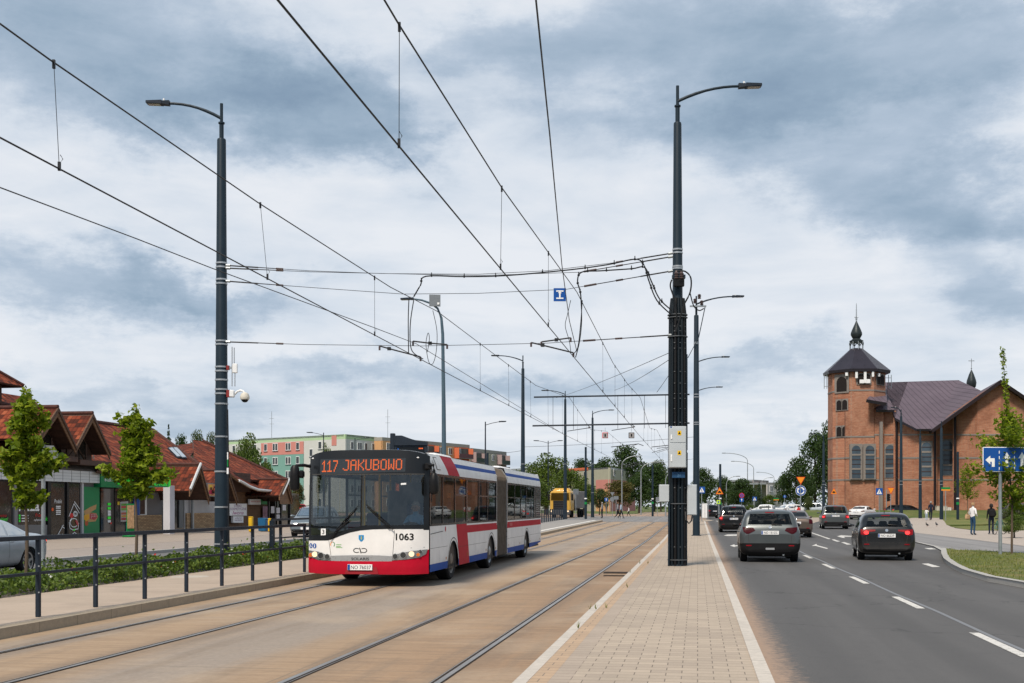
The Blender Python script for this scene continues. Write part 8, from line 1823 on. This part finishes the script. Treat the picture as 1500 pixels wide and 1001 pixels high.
# orange block with loggias
a0 = at(560, 0, 238); a1 = at(688, 0, 268); a0.z = a1.z = 0; dd = (a1-a0).normalized(); nn = Vector((dd.y, -dd.x, 0)); ob = thing('apartment_block', Vector((a0.x, a0.y, .6)), 0, 'orange and peach apartment block with recessed balconies above the bus roof', 'building')
def balcony_block(par, a0, a1, Zr, mats, cells, roofm=ROOFG, floors=5):
    dd = (a1-a0).normalized(); nn = Vector((dd.y, -dd.x, 0)); t = MB(); facade(t, a0, a1, .3, Zr-.7, mats[0]); t2 = Vector((-dd.y, dd.x, 0))*11
    t.slab([a0+Vector((0, 0, Zr)), a1+Vector((0, 0, Zr)), a1+t2+Vector((0, 0, Zr)), a0+t2+Vector((0, 0, Zr))], .75, roofm, m_flat('grey_attic_band', (.30, .29, .26))); facade(t, a1, a1+t2, .3, Zr-.7, mats[-1]); facade(t, a0+t2, a0, .3, Zr-.7, mats[0])
    part(par, 'wall', t)
    L_ = (a1-a0).length
    for (f0, f1, m, kind) in cells:
        p, q = a0+(a1-a0)*f0, a0+(a1-a0)*f1
        t = MB(); facade(t, p+nn*.08, q+nn*.08, .35, Zr-.75, m, .08); part(par, 'painted_panel', t)
        for fl in range(floors):
            zb = Zr-3.3-fl*2.8
            if zb < .4: continue
            if kind == 'b':
                t = MB(); facade(t, p+nn*.10+(q-p)*.06, q+nn*.10-(q-p)*.06, zb+.2, zb+2.3, pm('loggia_back_wall', (.10, .10, .09), .8, 0, .3, .8), .03)
                c = (p+q)/2; w_ = (q-p).length*.92; t.box(Vector((c.x, c.y, zb+.1))+nn*.7, (w_, 1.3, .14), CONC, atan2(dd.y, dd.x)); t.box(Vector((c.x, c.y, zb+.62))+nn*1.32, (w_, .07, .92), mats[1+(fl+len(m.name)) % 3], atan2(dd.y, dd.x))
                for u in (.03, .97): e = p+(q-p)*u; t.box(Vector((e.x, e.y, zb+1.2))+nn*.65, (.14, 1.2, 2.3), m, atan2(dd.y, dd.x))
                part(par, 'balcony', t)
                win(par, p+(q-p)*.3+nn*.14+Vector((0, 0, zb+.8)), dd, 1.5, 1.45)
            else: win(par, (p+q)/2+nn*.09+Vector((0, 0, zb+.8)), dd, 1.5, 1.45)
BALD = m_flat('maroon_balcony_board', (.12, .05, .06)); BALG = m_flat('dark_green_balcony_board', (.04, .06, .05)); BALB = m_flat('brown_balcony_board', (.16, .10, .07))
balcony_block(ob, a0, a1, 15.5, [AP_B, BALB, BALD, AP_O, AP_O], [(.0, .12, AP_B, 'w'), (.14, .26, AP_O, 'b'), (.28, .40, AP_O, 'w'), (.42, .57, AP_O, 'b'), (.58, .68, AP_B, 'w'), (.70, .80, AP_B, 'w'), (.80, .99, AP_O, 'b')])
a0 = at(689, 0, 272); a1 = at(742, 0, 292); a0.z = a1.z = 0; gb = thing('apartment_block', Vector((a0.x, a0.y, .6)), 0, 'grey-yellow apartment block with dark green balconies, right after the orange block', 'building')
balcony_block(gb, a0, a1, 15.0, [AP_Y, BALG, BALB, BALG, AP_W], [(.02, .30, AP_M, 'b'), (.34, .46, AP_Y, 'w'), (.50, .70, AP_Y, 'w'), (.72, .97, AP_M, 'b')])
# the yellowish low flats beyond the tracks
a0 = at(826, 0, 268); a1 = at(893, 0, 250); a2 = at(930, 0, 275)
for p in (a0, a1, a2): p.z = 0
yb_ = thing('apartment_block', Vector((a1.x, a1.y, .6)), 0, 'low yellowish block of flats with a brick-red base among the dark trees', 'building'); zr = zz(685, 250)
t = MB(); facade(t, a0, a1, .3, zr, AP_Y); facade(t, a1, a2, .3, zr, AP_Y); t.slab([a0+Vector((0, 0, zr+.02)), a1+Vector((0, 0, zr+.02)), a2+Vector((0, 0, zr+.02)), a2+Vector((-8, 12, zr+.02)), a0+Vector((0, 12, zr+.02))], .35, ROOFG, STEELD); part(yb_, 'wall', t)
t = MB(); d0 = (a1-a0).normalized(); n0 = Vector((d0.y, -d0.x, 0)); p_, q_ = a0+(a1-a0)*.72, a1; facade(t, p_+n0*.1, q_+n0*.1, zz(717, 252), zz(703, 252), AP_P, .1); facade(t, p_+n0*.1, q_+n0*.1, .4, zz(717.3, 252), AP_B, .1); facade(t, a0+n0*.1, a0+(a1-a0)*.55+n0*.1, zz(687, 255)-.2, zz(683, 255)-.2, AP_O, .1); d2 = (a2-a1).normalized(); n2 = Vector((d2.y, -d2.x, 0)); facade(t, a1+n2*.1, a2+n2*.1, .4, zz(704, 260), AP_P, .1); part(yb_, 'painted_panel', t)
for fl in range(3):
    for f_ in (.15, .45, .72): win(yb_, a1+(a2-a1)*f_+n2*.12+Vector((0, 0, zz(698, 255)-fl*2.8)), d2, 1.5, 1.5)
    for f_ in (.1, .3, .5): win(yb_, a0+(a1-a0)*f_+n0*.12+Vector((0, 0, zz(700, 255)-fl*2.8)), d0, 1.3, 1.5)
# distant blocks by the roundabout
def far_block(px0, px1, top, Y, m, label, dY=10, bal=None, z1=None):
    a0 = at(px0, 0, Y); a1 = at(px1, 0, Y+dY); a0.z = a1.z = 0; g = thing('apartment_block', Vector((a0.x, a0.y, .6)), 0, label, 'building'); z = zY(top, Y); t = MB(); facade(t, a0, a1, .3, z, m); d = (a1-a0).normalized(); b = Vector((-d.y, d.x, 0))*12
    facade(t, a1, a1+b, .3, z, m); t.slab([a0+Vector((0, 0, z+.02)), a1+Vector((0, 0, z+.02)), a1+b+Vector((0, 0, z+.02)), a0+b+Vector((0, 0, z+.02))], .5, ROOFG, STEELD); part(g, 'wall', t); n = Vector((d.y, -d.x, 0)); k = 0; L_ = (a1-a0).length
    for fl in range(int((z-1)/2.8)):
        for i in range(max(2, int(L_/4))):
            if k > 40: break
            k += 1; win(g, a0+d*(L_*(i+.5)/max(2, int(L_/4)))+n*.02+Vector((0, 0, z-2.3-fl*2.8)), d, 1.5, 1.5)
    if bal:
        for fl in range(int((z-1)/2.8)): t = MB(); c = a0+d*L_*.5; t.box(Vector((c.x, c.y, z-2.6-fl*2.8))+n*.6, (L_*.7, 1.2, 1.0), bal, atan2(d.y, d.x)); part(g, 'balcony', t)
    return g
far_block(1104, 1126, 703, 330, AP_M, 'distant block with salmon balconies behind the arched lamps', 12, AP_O); far_block(1124, 1146, 707, 300, m_flat('bleached_render', (.42, .40, .40)), 'pale distant tower block beside the salmon-balcony block', 6); far_block(770, 826, 686, 320, AP_W, 'distant pale block showing over the trees behind the lorry', 6); far_block(1070, 1096, 705, 340, AP_W, 'distant pale roof line behind the no-stopping disc', 4)
# ---------------------------------------------------------------- the church
ch = thing('brick_church', at(1330, 0, 150).xy.to_3d()+Vector((0, 0, .9)), 0, 'unfinished red-brick church with an octagonal tower, onion spires and a brown metal roof', 'church')
def m_seam():
    m, nt, p = nodes('brown_standing_seam_metal'); v = coords(nt); x = sepx(nt, v); f = mth(nt, 'FRACT', mth(nt, 'MULTIPLY', x[0], 1.35)); n = noise(nt, v, .3, 5, .6); sh = sm(nt, mth(nt, 'ABSOLUTE', mth(nt, 'SUBTRACT', f, .5)), .40, .47)
    fz = mth(nt, 'FRACT', mth(nt, 'ADD', mth(nt, 'MULTIPLY', x[2], .55), mth(nt, 'MULTIPLY', mth(nt, 'FLOOR', mth(nt, 'MULTIPLY', x[0], 1.35)), .37))); jz = sm(nt, mth(nt, 'ABSOLUTE', mth(nt, 'SUBTRACT', fz, .5)), .47, .495)
    c = ramp(nt, n, [(.3, (.088, .066, .084)), (.7, (.120, .092, .114))]); c = mix(nt, mth(nt, 'MULTIPLY', sh, .75), c, (.030, .020, .025)); c = mix(nt, mth(nt, 'MULTIPLY', jz, .3), c, (.03, .02, .025)); L(nt, c, p.inputs['Base Color']); p.inputs['Roughness'].default_value = .55; p.inputs['Metallic'].default_value = .0; p.inputs['Specular IOR Level'].default_value = .2; bump(nt, p, sh, .5, .03); return m
SEAMM = m_seam(); TROOF = pm('dark_violet_tower_roof', (.040, .036, .048), .35, .4, .15, 1.0); COPPER = pm('dark_green_copper', (.026, .034, .038), .45, .3, .3, 2.0)
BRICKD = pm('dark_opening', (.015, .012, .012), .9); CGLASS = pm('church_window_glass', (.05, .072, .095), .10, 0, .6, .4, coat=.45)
Yt = 154.0; R8 = 41/F*Yt; ctr = Vector(((1254.5-750)/F*Yt, Yt, 0)); z0_ = 1.0
def oct_(R, z, off=0): return [ctr+Vector((R*sin(radians(-70+45*k)), -R*cos(radians(-70+45*k)), z)) for k in range(8)]
tz = lambda py, Y=Yt-3.2: EYE+(HY-py)/F*Y
t = MB(); t.loft([oct_(R8, z0_), oct_(R8, tz(543))], BRICK, True, False); tw = part(ch, 'tower', t)
for py, hh in ((572, .18), (640, .2), (671, .2), (703, .2)): t = MB(); t.loft([oct_(R8+.05, tz(py)-hh/2), oct_(R8+.05, tz(py)+hh/2)], CONC, True, False); part(tw, 'concrete_band', t)
t = MB(); ez = tz(541); t.loft([oct_(R8*1.16, ez-.35), oct_(R8*1.18, ez), oct_(R8*.62, tz(521)), oct_(R8*.22, tz(506.5)), oct_(R8*.1, tz(505.5))], TROOF, True, False); part(tw, 'tower_roof', t)
t = MB(); zl0, zl1 = tz(507), tz(496)
for k in range(8): a = k*pi/4; t.tube([ctr+Vector((.85*cos(a), .85*sin(a), zl0-.4)), ctr+Vector((.85*cos(a), .85*sin(a), zl1))], .055, STEELB, 6)
for k in range(8):
    a0_, a1_ = k*pi/4, (k+1)*pi/4; pts = [ctr+Vector((.87*cos(a0_+(a1_-a0_)*u), .87*sin(a0_+(a1_-a0_)*u), zl1-.12-.35*abs(2*u-1)**2)) for u in (0, .2, .4, .6, .8, 1)]; t.tube(pts, .05, COPPER, 5)
part(tw, 'lantern', t)
t = MB(); k_ = lambda px_, py: (px_/F*Yt, tz(py)); t.lathe([(.05, tz(497)), k_(9.5, 497.2), k_(10, 494.5), k_(7.5, 493.2), k_(5.2, 491), k_(6.2, 489.5), k_(8.2, 485.5), k_(8.0, 482.5), k_(6.4, 478), k_(4.2, 473), k_(2.2, 468.5), k_(.6, 464.5)], COPPER, 24, ctr); part(tw, 'onion_spire', t)
t = MB(); t.tube([ctr+Vector((0, 0, tz(465))), ctr+Vector((0, 0, tz(438.5)))], [.10, .04], STEELD, 6); t.lathe([(.01, -.16), (.14, -.06), (.14, .06), (.01, .16)], STEELD, 10, ctr+Vector((0, 0, tz(461.5))))
for k in range(3): a = k*pi/3; t.tube([ctr+Vector((-.28*cos(a), -.28*sin(a), tz(459))), ctr+Vector((.28*cos(a), .28*sin(a), tz(459)))], .03, STEELD, 4)
t.lathe([(.01, -.1), (.09, 0), (.01, .1)], STEELD, 8, ctr+Vector((0, 0, tz(448)))); part(tw, 'cross_finial', t)
def on_face(k, u, z, off=.05):
    a, b = oct_(R8, z)[k], oct_(R8, z)[(k+1) % 8]; d = (b-a).normalized(); n = Vector((d.y, -d.x, 0)); return a+(b-a)*u+n*off, d, n
def arch_poly(w_, h_, n=10): return [(-w_/2, 0), (w_/2, 0)]+[(w_/2*cos(pi*k/n), h_-w_/2+w_/2*sin(pi*k/n)) for k in range(n+1)]
def arch_open(par, p, d, w_, h_, glass_m, surround=.3, mull=0, name='arched_window'):
    n = Vector((d.y, -d.x, 0)); t = MB()
    if surround: t.patch([(-w_/2-surround, -surround*.6), (w_/2+surround, -surround*.6), (w_/2+surround, h_+surround), (-w_/2-surround, h_+surround)], lambda u, v: p+d*u+Vector((0, 0, v))+n*.06, CONC)
    o_ = arch_poly(w_, h_); t.patch(o_, lambda u, v: p+d*u+Vector((0, 0, v))+n*.075, CONC)
    w = part(par, name, t); t = MB(); t.patch([(u*.97, v*.99+.02) for u, v in o_], lambda u, v: p+d*u+Vector((0, 0, v))+n*.09, glass_m); 
    if mull:
        for k in range(1, 7): zz_ = h_*k/7; hw = w_/2 if zz_ < h_-w_/2 else sqrt(max(.01, (w_/2)**2-(zz_-(h_-w_/2))**2)); t.box(p+Vector((0, 0, zz_))+n*.10, (hw*2, .08, .22 if k in (2, 5) else .07), CONC if k in (2, 5) else pm('dark_window_bar', (.06, .035, .03), .6), atan2(d.y, d.x))
    part(w, 'pane', t)
for py0, py1 in ((600, 585.5), (639, 624.5)):
    for u in (.36, .66): p, d, n = on_face(0, u, tz(py0)); arch_open(tw, p, d, .72, tz(py1)-tz(py0), BRICKD, .14)
for k, us in ((1, (.40, .68)), (2, (.34, .66))):
    for u in us: p, d, n = on_face(k, u, tz(563)); arch_open(tw, p, d, .85, tz(548.5)-tz(563), BRICKD, .12)
p, d, n = on_face(0, .5, tz(573)); arch_open(tw, p, d, 1.5, tz(551)-tz(573), BRICKD, .3)
# aerials round the belfry
t = MB()
for k, u, py0, py1, w_ in ((1, .18, 555, 542, .30), (1, .57, 562, 542, .32), (1, .92, 553, 541, .28), (0, .82, 551, 545, .35), (2, .22, 552, 547, .3), (1, .42, 562.5, 557, .55), (1, .70, 562.5, 556.5, .55)):
    p, d, n = on_face(k, u, (tz(py0)+tz(py1))/2, .35); t = MB(); t.box(p, (w_, .22, abs(tz(py1)-tz(py0))), WHITEP, atan2(d.y, d.x), .03); part(tw, 'panel_antenna', t)
for sx, Yo in ((-1, 0), (1, 0)):
    t = MB(); e = ctr+Vector((sx*(R8+.35), -.6, tz(554)))
    for q in (0, .35): t.tube([e+Vector((sx*q, 0, -1.1)), e+Vector((sx*q, 0, .7))], .045, STEELB, 5)
    for zz_ in (-.8, .3): t.tube([e+Vector((-sx*.5, 0, zz_)), e+Vector((sx*.35, 0, zz_))], .03, STEELB, 4)
    part(tw, 'aerial_frame', t)
# nave walls: folded bays
bays = [((1266, 150.9), (1291, 150.6), 600, 600), ((1291, 151.0), (1312.5, 150.4), 600, 602), ((1312.5, 149.2), (1344, 146.6), 611, 628), ((1344, 146.6), (1369, 146.4), 628, 627), ((1369, 147.4), (1399.5, 146.8), 626, 601), ((1399.5, 145), (1432, 142.4), 602, 579), ((1432, 142.4), (1466, 141.4), 579, 557.5), ((1466, 141.4), (1500, 142.2), 557.5, 581), ((1500, 142.2), (1552, 145.5), 581, 616)]
t = MB(); bt = MB(); ends = []
for (pa, Ya), (pb, Yb_), ta_, tb_ in bays:
    a, b = at(pa, 0, Ya), at(pb, 0, Yb_); a.z = b.z = z0_; za, zb = EYE+(HY-ta_)/F*Ya, EYE+(HY-tb_)/F*Yb_; d = (b-a).normalized(); n = Vector((d.y, -d.x, 0)); th = n*-.5
    A4 = [a, b, Vector((b.x, b.y, zb)), Vector((a.x, a.y, za))]; t.loft([A4, [p+th for p in A4]], BRICK, True, False)
    for py, hh in ((637, .18), (671, .2), (703, .2)):
        z1_, z2_ = EYE+(HY-py)/F*Ya, EYE+(HY-py)/F*Yb_
        if (z1_+z2_)/2 > min(za, zb)-.2: continue
        q = [a.xy.to_3d()+Vector((0, 0, z1_-hh/2))+n*.05, b.xy.to_3d()+Vector((0, 0, z2_-hh/2))+n*.05, b.xy.to_3d()+Vector((0, 0, z2_+hh/2))+n*.05, a.xy.to_3d()+Vector((0, 0, z1_+hh/2))+n*.05]; bt = MB(); bt.loft([q, [p-n*.12 for p in q]], CONC, True, False); part(ch, 'concrete_band', bt)
    ends.append((a, b, za, zb, d, n))
for i in range(len(ends)-1):   # the returns between the folds
    a, b = ends[i][1], ends[i+1][0]
    if (a-b).length > .3: zt2 = min(ends[i][3], ends[i+1][2])-.1; q = [a, b, Vector((b.x, b.y, zt2)), Vector((a.x, a.y, zt2))]; nn_ = (b-a).cross(Vector((0, 0, 1))).normalized()*.3; t.loft([q, [p+nn_ for p in q]], BRICK, True, False)
e = ends[-1]; q = [e[1], e[1]+Vector((8, 26, 0)), e[1]+Vector((8, 26, 9)), Vector((e[1].x, e[1].y, e[3]))]; t.loft([q, [p+Vector((-.5, .2, 0)) for p in q]], BRICK, True, False)
part(ch, 'wall', t)
t = MB(); 
for px, Y, py0 in ((1290.5, 150.2, 618),): t.box(at(px, 0, Y).xy.to_3d()+Vector((0, 0, (z0_+EYE+(HY-py0)/F*Y)/2)), (.34, .4, EYE+(HY-py0)/F*Y-z0_), CONC)
part(ch, 'concrete_pillar', t)
for px, Y, py0 in ((1313.5, 148.7, 613), (1369.5, 145.9, 630), (1399, 144.5, 604)):
    t = MB(); b_ = at(px, 0, Y).xy.to_3d(); t.tube([b_+Vector((0, 0, z0_)), b_+Vector((0, 0, EYE+(HY-py0)/F*Y))], .16, pm('dark_brown_downpipe', (.022, .016, .018), .4, .3, .1), 8); part(ch, 'downpipe', t)
def bay_win(px, w_, py0, py1, i):
    a, b, za, zb, d, n = ends[i]; r = (px-750)/F; u = (r*a.y-a.x)/((b.x-a.x)-r*(b.y-a.y)); p = a+(b-a)*u; Y = p.y; p.z = EYE+(HY-py0)/F*Y; arch_open(ch, p, d, w_/F*Y, (py0-py1)/F*Y, CGLASS, .14, 1)
bay_win(1304, 13.5, 700, 652, 1); bay_win(1357, 14, 698, 648, 3); bay_win(1387, 14.5, 696, 645, 4); p, d, n = on_face(1, .5, tz(702), .25)
for px, k in ((1254, 0), (1274, 1)): p = at(px, 0, 150.3); p.z = EYE+(HY-701)/F*150.3; arch_open(ch, p, Vector((1, 0, 0)), 13/F*150, 48.5/F*150, CGLASS, .2, 1)
t = MB(); a, b = at(1245.2, 0, 150.5), at(1282.8, 0, 150.5); t.box(Vector(((a.x+b.x)/2, 150.75, EYE+(HY-677.5)/F*150.5)), (b.x-a.x, .5, 53/F*150.5), CONC); part(ch, 'window_surround', t)
t = MB(); a, b = at(1238.5, 0, 151), at(1290, 0, 151); t.box(Vector(((a.x+b.x)/2, 151.9, (z0_+EYE+(HY-603)/F*151)/2)), (b.x-a.x, 2.0, EYE+(HY-603)/F*151-z0_), BRICK); part(ch, 'front_bay', t)
for py in (640, 671, 703): t = MB(); t.box(Vector(((a.x+b.x)/2, 151.85, EYE+(HY-py)/F*151)), (b.x-a.x+.1, 2.05, .2), CONC); part(ch, 'concrete_band', t)
# the big roof and the gable roof
def ch_pt(px, py, Y): return at(px, py, Y)
r0, r1 = ch_pt(1291, 560.5, 163), ch_pt(1404, 557, 163); e = [ch_pt(1283, 600.5, 149.6), ch_pt(1310.5, 600.5, 149.4), ch_pt(1311, 612, 148.2), ch_pt(1343, 628.5, 145.4), ch_pt(1367, 628.5, 145.2), ch_pt(1441, 574.5, 150)]
t = MB()
def dbl(pts, m=SEAMM, th=.3): t.slab(pts, th, m, TROOF)
dbl([r0, ch_pt(1310.5, 600.5, 149.4), e[0]]); dbl([r0, ch_pt(1330, 559.3, 163), e[2], ch_pt(1310.5, 600.5, 149.4)][:3]); dbl([r0, ch_pt(1330, 559.3, 163), e[2]])
dbl([ch_pt(1330, 559.3, 163), e[3], e[2]]); dbl([ch_pt(1330, 559.3, 163), r1, e[4], e[3]][:3]); dbl([ch_pt(1330, 559.3, 163), e[4], e[3]]); dbl([r1, e[5], e[4]])
back_ = Vector((4, 16, 0)); dbl([r0, r1, r1+Vector((3, 14, -8)), r0+Vector((0, 14, -8))]); dbl([r1, e[5], e[5]+Vector((6, 22, -1)), r1+Vector((3, 14, -8))])
part(ch, 'roof', t)
t = MB(); v0, v1, v2, v3 = ch_pt(1364, 630, 143.6), ch_pt(1466, 556.3, 140.3), ch_pt(1506, 583, 141.2), ch_pt(1556, 618, 144.4); bk2 = Vector((3.5, 16, 0))
for a, b in ((v0, v1), (v1, v2), (v2, v3)): t.slab([a, b, b+bk2, a+bk2], .38, SEAMM, pm('dark_verge_metal', (.03, .022, .026), .4, .3, .1))
part(ch, 'gable_roof', t)
t = MB(); q = [ch_pt(1269.5, 583, 149.0), ch_pt(1293, 567, 152.5), ch_pt(1293, 575, 155), ch_pt(1284, 588, 149.5), ch_pt(1269.5, 588, 149.0)]; t.slab([ch_pt(1269.5, 585, 148.6), ch_pt(1299, 590, 148.6), ch_pt(1299, 560, 161), ch_pt(1291, 563, 159)], .4, SEAMM, TROOF); part(ch, 'eave_canopy', t)
# little copper spire on the far side
cs = at(1423, 0, 165); cs.z = 0; zs = lambda py: EYE+(HY-py)/F*165
t = MB(); kk = lambda w_, py: (w_/F*165, zs(py)); t.lathe([kk(3, 572), kk(6.2, 566.5), kk(7.0, 561), kk(6.4, 557.5), kk(3.6, 549), kk(.5, 542)], COPPER, 18, cs); sp_ = part(ch, 'small_spire', t)
t = MB(); t.tube([cs+Vector((0, 0, zs(543))), cs+Vector((0, 0, zs(525.5)))], .05, STEELD, 5); t.tube([cs+Vector((-.4, 0, zs(528.8))), cs+Vector((.4, 0, zs(528.8)))], .05, STEELD, 5); t.lathe([(.01, -.1), (.13, 0), (.01, .1)], STEELD, 8, cs+Vector((0, 0, zs(540)))); part(sp_, 'cross', t)
